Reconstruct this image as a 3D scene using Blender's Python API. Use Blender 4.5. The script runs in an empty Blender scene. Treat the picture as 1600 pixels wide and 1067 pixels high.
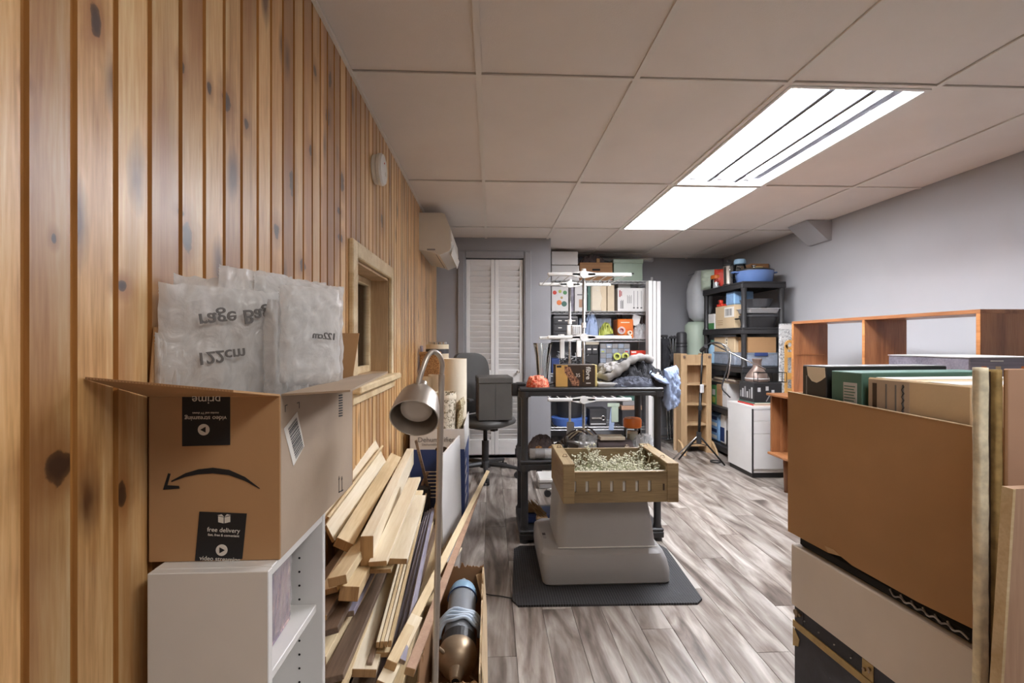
import bpy, bmesh, math, random
from mathutils import Vector, Matrix, noise
R = math.radians
PI = math.pi
random.seed(7)
scene = bpy.context.scene
col = scene.collection

# ------------------------------------------------------------------ camera
F, YAW, CZ = 745.0, 0.045, 1.15
cam_d = bpy.data.cameras.new('camera'); cam = bpy.data.objects.new('camera', cam_d); col.objects.link(cam)
cam.location = (0, 0, CZ); cam.rotation_euler = (PI/2, 0, -YAW)
cam_d.sensor_width = 36; cam_d.lens = 36*F/1600; cam_d.clip_start = 0.02
scene.camera = cam

# ------------------------------------------------------------------ light, exposure
world = bpy.data.worlds.new('world'); scene.world = world; world.use_nodes = True
world.node_tree.nodes['Background'].inputs[0].default_value = (0.9, 0.95, 1, 1)
world.node_tree.nodes['Background'].inputs[1].default_value = 0.0
scene.view_settings.view_transform = 'Standard'
scene.view_settings.look = 'None'
scene.view_settings.gamma = 1
scene.view_settings.use_curve_mapping = False
scene.view_settings.exposure = 1.42
TUBE_E, PANEL_E, REAR_FILL_E = 50.0, 10.0, 4.2

# ------------------------------------------------------------------ pixel -> world point at a known plane
cY, sY = math.cos(YAW), math.sin(YAW)
def ray(u, v):
    a = (u-800)/F
    return Vector((cY*a+sY, cY-sY*a, (533.5-v)/F))
CAM = Vector((0, 0, CZ))
def at_y(u, v, y): r = ray(u, v); return CAM+r*(y/r.y)
def at_x(u, v, x): r = ray(u, v); return CAM+r*(x/r.x)
def at_z(u, v, z): r = ray(u, v); return CAM+r*((z-CZ)/r.z)
def at_d(u, v, d): return CAM+ray(u, v)*d
def X_(u, y): return at_y(u, 0, y).x
def Z_(v, y, u=800): return at_y(u, v, y).z

# ------------------------------------------------------------------ materials
def lin(c):
    if isinstance(c, str): c = tuple(int(c[i:i+2], 16) for i in (0, 2, 4))
    o = []
    for q in c[:3]:
        q = q/255; o.append(q/12.92 if q <= .04045 else ((q+.055)/1.055)**2.4)
    return (*o, 1)
class NT:
    def __init__(s, name):
        s.m = bpy.data.materials.new(name); s.m.use_nodes = True
        s.t = s.m.node_tree; s.n = s.t.nodes; s.b = s.n['Principled BSDF']; s.out = s.n['Material Output']
    def N(s, typ, **kw):
        nd = s.n.new(typ)
        for k, v in kw.items():
            if k.startswith('i_'):
                key = k[2:]; key = int(key) if key.isdigit() else key.replace('_', ' ')
                nd.inputs[key].default_value = v
            else: setattr(nd, k, v)
        return nd
    def L(s, a, b): s.t.links.new(a, b)
    def math(s, op, a, b=None, c=None):
        nd = s.n.new('ShaderNodeMath'); nd.operation = op
        for i, q in enumerate((a, b, c)):
            if q is None: continue
            if isinstance(q, (int, float)): nd.inputs[i].default_value = q
            else: s.L(q, nd.inputs[i])
        return nd.outputs[0]
    def mix(s, fac, a, b, mode='MIX'):
        nd = s.n.new('ShaderNodeMix'); nd.data_type = 'RGBA'; nd.blend_type = mode
        for i, q in ((0, fac), (6, a), (7, b)):
            if isinstance(q, (int, float)): nd.inputs[i].default_value = q
            elif isinstance(q, tuple): nd.inputs[i].default_value = q
            else: s.L(q, nd.inputs[i])
        return nd.outputs[2]
    def ramp(s, fac, stops):
        nd = s.n.new('ShaderNodeValToRGB'); e = nd.color_ramp.elements
        while len(e) < len(stops): e.new(.5)
        for i, (p, c) in enumerate(stops): e[i].position = p; e[i].color = c
        s.L(fac, nd.inputs[0]); return nd.outputs[0]
    def bump(s, h, strength, dist=.002):
        nd = s.n.new('ShaderNodeBump'); nd.inputs['Strength'].default_value = strength; nd.inputs['Distance'].default_value = dist
        s.L(h, nd.inputs['Height']); s.L(nd.outputs[0], s.b.inputs['Normal'])
    def coords(s, scale=(1, 1, 1), rand=True):
        tc = s.n.new('ShaderNodeTexCoord'); v = tc.outputs['Object']
        if rand:
            oi = s.n.new('ShaderNodeObjectInfo')
            vm = s.n.new('ShaderNodeVectorMath'); vm.operation = 'MULTIPLY_ADD'
            s.L(oi.outputs['Random'], vm.inputs[0]); vm.inputs[1].default_value = (13.7, 21.3, 17.1); s.L(v, vm.inputs[2])
            v = vm.outputs[0]
        mp = s.n.new('ShaderNodeMapping'); mp.inputs['Scale'].default_value = scale; s.L(v, mp.inputs[0])
        return mp.outputs[0]
    def rnd(s): return s.n.new('ShaderNodeObjectInfo').outputs['Random']

def mk(name, c, rough=.5, metal=0, var=.08, scale=9, bump=0, bscale=120, spec=.5, coat=0, emit=0):
    t = NT(name); c = lin(c)
    co = t.coords()
    nz = t.N('ShaderNodeTexNoise', i_Scale=scale, i_Detail=4.0); t.L(co, nz.inputs[0])
    a = tuple(q*(1-var) for q in c[:3])+(1,); b = tuple(min(1, q*(1+var)) for q in c[:3])+(1,)
    t.L(t.ramp(nz.outputs[0], [(.3, a), (.7, b)]), t.b.inputs['Base Color'])
    t.b.inputs['Roughness'].default_value = rough; t.b.inputs['Metallic'].default_value = metal
    t.b.inputs['Specular IOR Level'].default_value = spec
    if coat: t.b.inputs['Coat Weight'].default_value = coat; t.b.inputs['Coat Roughness'].default_value = .1
    if bump:
        n2 = t.N('ShaderNodeTexNoise', i_Scale=bscale, i_Detail=3.0); t.L(co, n2.inputs[0]); t.bump(n2.outputs[0], bump)
    if emit:
        t.b.inputs['Emission Color'].default_value = c; t.b.inputs['Emission Strength'].default_value = emit
    return t.m

def wood(name, c1, c2, axis='X', grain=28, rough=.5, knots=0, rvar=.18, cdark=None, bump=.15, coat=0):
    t = NT(name)
    st = {'X': (.07, 1, 1), 'Y': (1, .07, 1), 'Z': (1, 1, .07)}[axis]
    co = t.coords(st)
    n1 = t.N('ShaderNodeTexNoise', i_Scale=grain*.35, i_Detail=3.0, i_Distortion=.8); t.L(co, n1.inputs[0])
    n2 = t.N('ShaderNodeTexNoise', i_Scale=grain*5, i_Detail=4.0, i_Distortion=.3); t.L(co, n2.inputs[0])
    f = t.math('ADD', t.math('MULTIPLY', n1.outputs[0], .65), t.math('MULTIPLY', n2.outputs[0], .35))
    c = t.ramp(f, [(.36, lin(c2)), (.6, lin(c1))])
    if knots:
        st2 = {'X': (.35, 1, 1), 'Y': (1, .35, 1), 'Z': (1, 1, .35)}[axis]
        co2 = t.coords(st2)
        vo = t.N('ShaderNodeTexVoronoi', i_Scale=knots); t.L(co2, vo.inputs['Vector'])
        nk = t.N('ShaderNodeTexNoise', i_Scale=40.0); t.L(co2, nk.inputs[0])
        d = t.math('ADD', vo.outputs['Distance'], t.math('MULTIPLY', nk.outputs[0], .06))
        k = t.ramp(d, [(.07, (1, 1, 1, 1)), (.15, (.35, .35, .35, 1)), (.26, (0, 0, 0, 1))])
        c = t.mix(k, c, lin(cdark or '4a2c16'))
    r = t.rnd()
    hs = t.N('ShaderNodeHueSaturation'); t.L(c, hs.inputs['Color'])
    t.L(t.math('ADD', t.math('MULTIPLY', r, rvar*2), 1-rvar), hs.inputs['Value'])
    t.L(hs.outputs[0], t.b.inputs['Base Color'])
    t.b.inputs['Roughness'].default_value = rough
    if coat: t.b.inputs['Coat Weight'].default_value = coat; t.b.inputs['Coat Roughness'].default_value = .25
    if bump: t.bump(n2.outputs[0], bump, .0006)
    return t.m

def film(name, c, alpha=.4, rough=.15, glossy=True):
    t = NT(name); co = t.coords()
    nz = t.N('ShaderNodeTexNoise', i_Scale=16.0, i_Detail=6.0, i_Distortion=2.2); t.L(co, nz.inputs[0])
    tr = t.N('ShaderNodeBsdfTransparent')
    t.b.inputs['Base Color'].default_value = lin(c); t.b.inputs['Roughness'].default_value = rough
    t.b.inputs['Specular IOR Level'].default_value = .9
    t.bump(nz.outputs[0], 1.0, .008)
    mx = t.N('ShaderNodeMixShader')
    t.L(t.math('ADD', t.math('MULTIPLY', nz.outputs[0], alpha*.8), alpha*.6), mx.inputs[0])
    tl = t.N('ShaderNodeBsdfTranslucent'); tl.inputs[0].default_value = lin(c); m2 = t.N('ShaderNodeMixShader'); m2.inputs[0].default_value = .4
    t.L(t.b.outputs[0], m2.inputs[1]); t.L(tl.outputs[0], m2.inputs[2])
    t.L(tr.outputs[0], mx.inputs[1]); t.L(m2.outputs[0], mx.inputs[2]); t.L(mx.outputs[0], t.out.inputs[0])
    return t.m
def clear_glass(name, tint=(248, 250, 250), a=.04):
    t = NT(name); tr = t.N('ShaderNodeBsdfTransparent'); tr.inputs[0].default_value = lin(tint)
    gl = t.N('ShaderNodeBsdfGlossy', i_Roughness=.04); fr = t.N('ShaderNodeFresnel', i_IOR=1.5)
    mx = t.N('ShaderNodeMixShader'); t.L(t.math('ADD', fr.outputs[0], a*.5), mx.inputs[0])
    t.L(tr.outputs[0], mx.inputs[1]); t.L(gl.outputs[0], mx.inputs[2]); t.L(mx.outputs[0], t.out.inputs[0])
    return t.m

# pine wall boards: warm varnish, fine grain, scattered knots and a few large ones at their places on the wall
def wall_pine():
    t = NT('varnished_knotty_pine'); co = t.coords((1, 1, .06))
    n1 = t.N('ShaderNodeTexNoise', i_Scale=16.0, i_Detail=3.0, i_Distortion=1.0); t.L(co, n1.inputs[0])
    n2 = t.N('ShaderNodeTexNoise', i_Scale=190.0, i_Detail=4.0, i_Distortion=.2); t.L(co, n2.inputs[0])
    f = t.math('ADD', t.math('MULTIPLY', n1.outputs[0], .6), t.math('MULTIPLY', n2.outputs[0], .4))
    c = t.ramp(f, [(.33, lin('b5824c')), (.5, lin('dcb078')), (.66, lin('ecce9c'))])
    n3 = t.N('ShaderNodeTexNoise', i_Scale=5.0, i_Detail=2.0, i_Distortion=.5); t.L(t.coords((1, 1, .16)), n3.inputs[0])
    hw = t.ramp(n3.outputs[0], [(.5, (0, 0, 0, 1)), (.60, (.65, .65, .65, 1))])
    c = t.mix(hw, c, lin('94592a'))
    co2 = t.coords((0, 1, .38))
    vo = t.N('ShaderNodeTexVoronoi', i_Scale=8.0); vo.feature = 'F1'; t.L(co2, vo.inputs['Vector'])
    nk = t.N('ShaderNodeTexNoise', i_Scale=30.0); t.L(co2, nk.inputs[0])
    d = t.math('ADD', vo.outputs['Distance'], t.math('MULTIPLY', nk.outputs[0], .16))
    k = t.ramp(d, [(.15, (1, 1, 1, 1)), (.2, (.6, .6, .6, 1)), (.3, (0, 0, 0, 1))])
    c = t.mix(k, c, lin('5e3a20'))
    geo = t.N('ShaderNodeNewGeometry'); sp = t.N('ShaderNodeSeparateXYZ'); t.L(geo.outputs['Position'], sp.inputs[0])
    nw = t.N('ShaderNodeTexNoise', i_Scale=45.0, i_Detail=4.0); t.L(geo.outputs['Position'], nw.inputs[0])
    KN = [(92, 728, 25, 27), (190, 446, 9, 10), (292, 372, 9, 24), (284, 104, 5, 11), (354, 158, 7, 19), (327, 138, 4, 10),
          (385, 195, 4, 9), (190, 770, 8, 22), (432, 360, 5, 12), (84, 372, 4, 9), (283, 333, 6, 7), (456, 285, 5, 22),
          (486, 236, 4, 9), (512, 182, 4, 14), (516, 125, 3, 12), (492, 110, 3, 8), (530, 330, 4, 6), (473, 415, 6, 9),
          (560, 385, 4, 10), (532, 372, 5, 7), (535, 285, 4, 16), (597, 345, 3, 11), (40, 130, 5, 9), (150, 30, 10, 26)]
    tot = None
    for (u, v, ru, rv) in KN:
        p = at_x(u, v, -.53); d_ = (p-CAM).dot(Vector((sY, cY, 0)))
        ry = ru/F*d_*math.sqrt(1+(p.y/.53)**2)*.75; rz = rv/F*d_
        a = t.math('DIVIDE', t.math('SUBTRACT', sp.outputs[1], p.y), ry)
        b = t.math('DIVIDE', t.math('SUBTRACT', sp.outputs[2], p.z), rz)
        q = t.math('SQRT', t.math('ADD', t.math('MULTIPLY', a, a), t.math('MULTIPLY', b, b)))
        tot = q if tot is None else t.math('MINIMUM', tot, q)
    tot = t.math('ADD', tot, t.math('MULTIPLY', t.math('SUBTRACT', nw.outputs[0], .5), 1.3))
    halo = t.ramp(t.math('MULTIPLY', tot, .2), [(.2, (.7, .7, .7, 1)), (.62, (0, 0, 0, 1))])
    c = t.mix(halo, c, lin('97602e'))
    core = t.ramp(tot, [(.5, (1, 1, 1, 1)), (.85, (.8, .8, .8, 1)), (1, (0, 0, 0, 1))])
    c = t.mix(core, c, lin('3e2414'))
    hs = t.N('ShaderNodeHueSaturation', i_Saturation=1.02); t.L(c, hs.inputs['Color'])
    t.L(t.math('ADD', t.math('MULTIPLY', t.rnd(), .34), .82), hs.inputs['Value'])
    t.L(hs.outputs[0], t.b.inputs['Base Color'])
    t.b.inputs['Roughness'].default_value = .42; t.b.inputs['Coat Weight'].default_value = 1.0; t.b.inputs['Coat Roughness'].default_value = .33
    t.bump(n2.outputs[0], .12, .0006)
    return t.m

def vinyl():
    t = NT('grey_oak_vinyl_plank'); co = t.coords((1, .16, 1))
    n1 = t.N('ShaderNodeTexNoise', i_Scale=7.0, i_Detail=5.0, i_Distortion=2.4); t.L(co, n1.inputs[0])
    n2 = t.N('ShaderNodeTexNoise', i_Scale=60.0, i_Detail=5.0, i_Distortion=.6); t.L(co, n2.inputs[0])
    f = t.math('ADD', t.math('MULTIPLY', n1.outputs[0], .8), t.math('MULTIPLY', n2.outputs[0], .2))
    c = t.ramp(f, [(.32, lin('50463e')), (.43, lin('7c7067')), (.55, lin('a0978e')), (.7, lin('c8c2bb'))])
    co3 = t.coords((1, .45, 1)); vo = t.N('ShaderNodeTexVoronoi', i_Scale=3.0); t.L(co3, vo.inputs['Vector'])
    nk = t.N('ShaderNodeTexNoise', i_Scale=9.0, i_Detail=3.0); t.L(co3, nk.inputs[0])
    d = t.math('ADD', vo.outputs['Distance'], t.math('MULTIPLY', nk.outputs[0], .2))
    k = t.ramp(d, [(.13, (.75, .75, .75, 1)), (.27, (0, 0, 0, 1))])
    c = t.mix(k, c, lin('5a4b42'))
    hs = t.N('ShaderNodeHueSaturation'); t.L(c, hs.inputs['Color']); t.L(t.math('ADD', t.math('MULTIPLY', t.rnd(), .3), .82), hs.inputs['Value'])
    t.L(hs.outputs[0], t.b.inputs['Base Color'])
    t.L(t.math('ADD', t.math('MULTIPLY', n2.outputs[0], .2), .28), t.b.inputs['Roughness'])
    t.bump(n2.outputs[0], .12, .0006)
    return t.m

def dotted_mat():
    t = NT('perforated_rubber'); co = t.coords((1, 1, 0), rand=False)
    vo = t.N('ShaderNodeTexVoronoi', i_Scale=85.0, i_Randomness=0.0); t.L(co, vo.inputs['Vector'])
    k = t.ramp(vo.outputs['Distance'], [(.3, lin('0c0c0d')), (.42, lin('3f3f42'))])
    t.L(k, t.b.inputs['Base Color']); t.b.inputs['Roughness'].default_value = .6
    t.bump(vo.outputs['Distance'], .8, .004)
    return t.m
def lavender():
    t = NT('lavender_print'); co = t.coords((1, 1, .35), rand=False)
    n = t.N('ShaderNodeTexNoise', i_Scale=120.0, i_Detail=3.0); t.L(co, n.inputs[0])
    n2 = t.N('ShaderNodeTexNoise', i_Scale=22.0, i_Detail=2.0); t.L(co, n2.inputs[0])
    f = t.math('ADD', t.math('MULTIPLY', n.outputs[0], .6), t.math('MULTIPLY', n2.outputs[0], .4))
    t.L(t.ramp(f, [(.38, lin('4a3f66')), (.48, lin('8b7692')), (.56, lin('c9a9a4')), (.66, lin('e2cfc4'))]), t.b.inputs['Base Color'])
    t.b.inputs['Roughness'].default_value = .3
    return t.m
def speckle(name, c1, c2, scale, rough=.5, p=(.45, .55), stretch=(1, 1, 1)):
    t = NT(name); co = t.coords(stretch)
    n = t.N('ShaderNodeTexNoise', i_Scale=float(scale), i_Detail=4.0, i_Distortion=.8); t.L(co, n.inputs[0])
    t.L(t.ramp(n.outputs[0], [(p[0], lin(c1)), (p[1], lin(c2))]), t.b.inputs['Base Color'])
    t.b.inputs['Roughness'].default_value = rough; t.bump(n.outputs[0], .2)
    return t.m

MT = {}
def define_materials():
    d = MT
    d['pine'] = wall_pine()
    d['groove'] = wood('pine_groove_stain', 'bd8648', 'a06c34', 'Z', rough=.5, rvar=.1)
    d['vinyl'] = vinyl()
    d['tile'] = mk('ceiling_tile', 'e8e0d9', .95, var=.03, scale=3, bump=.35, bscale=240)
    d['tbar'] = mk('ceiling_grid_bar', 'e6e0d8', .6, var=.02)
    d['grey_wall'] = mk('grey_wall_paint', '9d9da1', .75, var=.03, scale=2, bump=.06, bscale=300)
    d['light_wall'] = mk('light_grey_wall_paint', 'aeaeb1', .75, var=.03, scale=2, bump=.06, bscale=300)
    d['grey_trim'] = mk('grey_trim_paint', '9a9a9d', .45, var=.03)
    d['white_paint'] = mk('white_door_paint', 'e8e6e4', .45, var=.02)
    d['white'] = mk('white_plastic', 'e4e2dd', .4, var=.02)
    d['ac_white'] = mk('air_conditioner_plastic', 'dcd7cd', .35, var=.02)
    d['mel'] = mk('white_melamine', 'e3e1de', .35, var=.02)
    d['card'] = mk('brown_cardboard', 'ab845b', .85, var=.06, scale=5, bump=.12, bscale=90)
    d['card_in'] = mk('cardboard_inside', 'b99a74', .9, var=.06, bump=.1)
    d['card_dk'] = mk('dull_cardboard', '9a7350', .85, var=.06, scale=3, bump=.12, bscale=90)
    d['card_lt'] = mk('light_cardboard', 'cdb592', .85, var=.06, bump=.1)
    d['card_grey'] = mk('grey_side_cardboard', 'b3a08c', .85, var=.05, bump=.1)
    d['card_edge'] = mk('cut_cardboard_edge', 'd8c3a2', .9, var=.15, scale=80)
    d['black_print'] = mk('black_print', '1b1d22', .6, var=.02)
    d['white_print'] = mk('white_print', 'e8e4dc', .6, var=.02)
    d['grey_print'] = mk('grey_print', '6f6d6c', .5, var=.05)
    d['blue_print'] = mk('blue_print', '2c3f72', .55, var=.04)
    d['red_print'] = mk('red_print', 'b3332c', .55, var=.05)
    d['lumber'] = wood('pale_lumber', 'f0e4cc', 'dccaa8', 'X', knots=2.2, cdark='8a6a48', rvar=.08)
    d['lumber2'] = wood('yellow_lumber', 'e6d2ac', 'cbb084', 'X', knots=2.5, cdark='7d5c3b', rvar=.1)
    d['endgrain'] = wood('lumber_end_grain', 'b08a5c', '8b663e', 'Z', grain=60, rvar=.12)
    d['walnut'] = wood('brown_stained_trim', '8a7462', '665242', 'X', rvar=.15)
    d['greytrim'] = wood('grey_purple_trim', '9d97a4', '6d6876', 'X', rvar=.15)
    d['teak'] = wood('teak_veneer', '9f6a43', '774826', 'Z', grain=34, rough=.38, rvar=.05, coat=.2)
    d['teak_h'] = wood('teak_veneer_long', '9f6a43', '774826', 'Y', grain=34, rough=.38, rvar=.05, coat=.2)
    d['teak_edge'] = wood('teak_edge', 'b57c4c', '925a2c', 'Y', grain=40, rough=.4, rvar=.04)
    d['pine_raw'] = wood('raw_pine', 'c6a781', 'a98962', 'Z', knots=2.0, cdark='75502d', rvar=.07)
    d['plank_tan'] = wood('tan_plank', 'bfa486', 'a78c6e', 'Z', knots=1.6, rvar=.04)
    d['crate'] = wood('weathered_crate_wood', '97825f', '705c3e', 'X', knots=1.6, cdark='4c3a24', rvar=.07)
    d['crate_y'] = wood('weathered_crate_wood_side', '97825f', '705c3e', 'Y', knots=1.6, cdark='4c3a24', rvar=.07)
    d['black_pl'] = mk('black_resin', '2e2d2e', .42, var=.08, bump=.08, bscale=200)
    d['black_m'] = mk('black_metal', '1d1d1e', .4, metal=.4, var=.05)
    d['dark'] = mk('dark_grey_plastic', '3c3b3d', .5, var=.08)
    d['black_cloth'] = mk('black_cloth', '28282c', .9, var=.2, scale=20, bump=.4, bscale=80)
    d['grey_cloth'] = mk('grey_cloth', '86827e', .9, var=.15, scale=20, bump=.4, bscale=80)
    d['blue_cloth'] = mk('pale_blue_cloth', '9fb0d0', .85, var=.1, scale=14, bump=.3, bscale=60)
    d['denim'] = mk('dark_denim', '4a4d58', .9, var=.2, scale=40, bump=.3)
    d['leather'] = mk('grey_leather', '56534f', .5, var=.08, bump=.2, bscale=150)
    d['chair_f'] = mk('chair_vinyl', '4b4947', .5, var=.06, bump=.15, bscale=150)
    d['dark_steel'] = mk('dark_steel', '77777a', .3, metal=.9, var=.05)
    d['steel'] = mk('brushed_steel', 'c4bcb2', .38, metal=.85, var=.06, scale=30)
    d['chrome'] = mk('chrome_wire', 'c9c9c9', .22, metal=1, var=.04)
    d['bronze'] = mk('tarnished_bronze', 'a08c74', .42, metal=.55, var=.2, scale=20)
    d['light_grey'] = mk('light_grey_plastic', 'c0bfbf', .42, var=.02)
    d['mid_grey'] = mk('mid_grey_plastic', '8f8d8d', .45, var=.04)
    d['grey_body'] = mk('grey_cylinder_plastic', '85898e', .4, var=.04)
    d['blue_pl'] = mk('pale_blue_plastic', '8fb0c8', .4, var=.04)
    d['blue_pot'] = mk('blue_enamel', '6f8fca', .2, var=.03, coat=.5)
    d['blue_deep'] = mk('blue_plastic', '5a7fce', .4, var=.05)
    d['blue_box'] = mk('blue_wrapped_pack', '8bb3dc', .45, var=.1, scale=30)
    d['teal'] = mk('teal_card', '4f7468', .6, var=.05)
    d['green'] = mk('green_plastic', '4f8a52', .5, var=.1)
    d['green_tote'] = mk('frosted_green_tote', '8a9a88', .4, var=.05)
    d['lime'] = mk('lime_plastic', 'bcc25a', .5, var=.1)
    d['orange'] = mk('orange_plastic', 'e0762a', .4, var=.05)
    d['red'] = mk('red_plastic', 'd8402c', .45, var=.08)
    d['redmesh'] = speckle('red_mesh_net', 'cf4426', 'f0a080', 90, .6)
    d['yellow'] = mk('yellow_card', 'e3d08a', .6, var=.06)
    d['tan_card'] = mk('tan_food_carton', 'd3a75e', .55, var=.08)
    d['brown_card'] = mk('dark_brown_carton', '3a2a1e', .5, var=.05)
    d['oats'] = speckle('oat_bar_picture', '5c3626', 'b98564', 120, .5)
    d['gold'] = mk('brass_strip', 'b39a66', .5, metal=.3, var=.15, scale=40)
    d['trunk'] = mk('trunk_fibre', '34343c', .6, var=.15, scale=30, bump=.2)
    d['cream'] = mk('cream_paper', 'e6dac4', .7, var=.05)
    d['beige'] = mk('beige_board', 'd8c6a8', .7, var=.05)
    d['white_card'] = mk('white_carton', 'dedbd8', .6, var=.03)
    d['offwhite_card'] = mk('off_white_board', 'ddd4ca', .7, var=.05, scale=4)
    d['frost'] = film('frosted_bin_plastic', 'c4cede', .8, .35)
    d['film'] = film('clear_bag_film', 'fbfbfb', .6, .1)
    d['film2'] = film('thin_clear_bag', 'dedede', .42, .12)
    d['sack'] = mk('white_sack', 'c2c5c8', .5, var=.06, scale=6, bump=.3, bscale=14)
    d['sack_g'] = mk('pale_green_sack', 'b4c2b0', .5, var=.05, scale=6, bump=.3, bscale=14)
    d['glass'] = clear_glass('clear_glass')
    d['rubber'] = dotted_mat()
    d['lav'] = lavender()
    d['floral'] = speckle('floral_ribbon_pattern', '8b7f66', 'e0d6c2', 60, .7, (.42, .5))
    d['jute'] = speckle('coarse_jute', '8d7c5c', 'cdbf9f', 130, .9)
    d['lattice'] = speckle('wicker_weave', '7a4f26', 'b98a55', 150, .8)
    d['straw'] = mk('dried_white_flowers', 'd6d4bf', .9, var=.2, scale=60)
    d['moss'] = mk('dried_green_stems', '9a9c7c', .9, var=.25, scale=60)
    d['bristle'] = mk('straw_bristle', '8a6a42', .9, var=.2)
    d['foam'] = mk('cream_fibre_foam', 'e2dac0', .95, var=.25, scale=40, bump=.9, bscale=60)
    d['foam_dk'] = mk('tan_fibre_foam', 'a08656', .95, var=.3, scale=40, bump=.9, bscale=60)
    d['pinkcard'] = mk('pinkish_cardboard', 'b8937a', .85, var=.05, bump=.1)
    d['pinkwood'] = wood('pinkish_plywood', 'bb9a80', 'a2806a', 'Z', rvar=.03)
    d['mosaic'] = speckle('mosaic_panel', '8a8a8c', 'd6d6d4', 70, .7, (.4, .52))
    d['golden'] = mk('golden_wood', 'd09c55', .5, var=.1)
    d['felt'] = mk('brown_felt', '5a4f4f', .95, var=.1, bump=.3)
    d['brown_pot'] = mk('brown_glazed_metal', '7d6a60', .35, metal=.3, var=.08)
    d['bulb'] = mk('frosted_bulb_face', 'd8cfc4', .5, var=.04)
    d['dark_in'] = mk('black_void', '0c0c0d', .8, var=.1)
    d['tube'] = mk('fluorescent_tube', 'f7f9ff', .5, var=0, emit=TUBE_E)
    d['panel'] = mk('lit_diffuser', 'f7f9ff', .5, var=0, emit=PANEL_E)
    d['rear_fill_panel'] = mk('rear_fill_diffuser', 'fbf8f4', .5, var=0, emit=REAR_FILL_E)  # glow of the added fill light behind the camera
    d['card_warm'] = mk('delivery_cardboard', 'bf966b', .85, var=.05, scale=5, bump=.12, bscale=90)
    d['house'] = mk('litter_house_plastic', '9c9a99', .42, var=.02)
    d['wire'] = mk('zinc_wire', 'bdbdbd', .35, metal=.35, var=.03)
    d['hose'] = mk('pale_hose', 'c9d8e8', .5, var=.05)
    d['strip'] = mk('painted_shade_grey', '4c4c50', .5, var=0)  # dark colour stands in for dimmer bands inside the tube fixture
    d['refl'] = mk('fixture_reflector', 'c9cbd0', .5, var=0)
define_materials()

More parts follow.
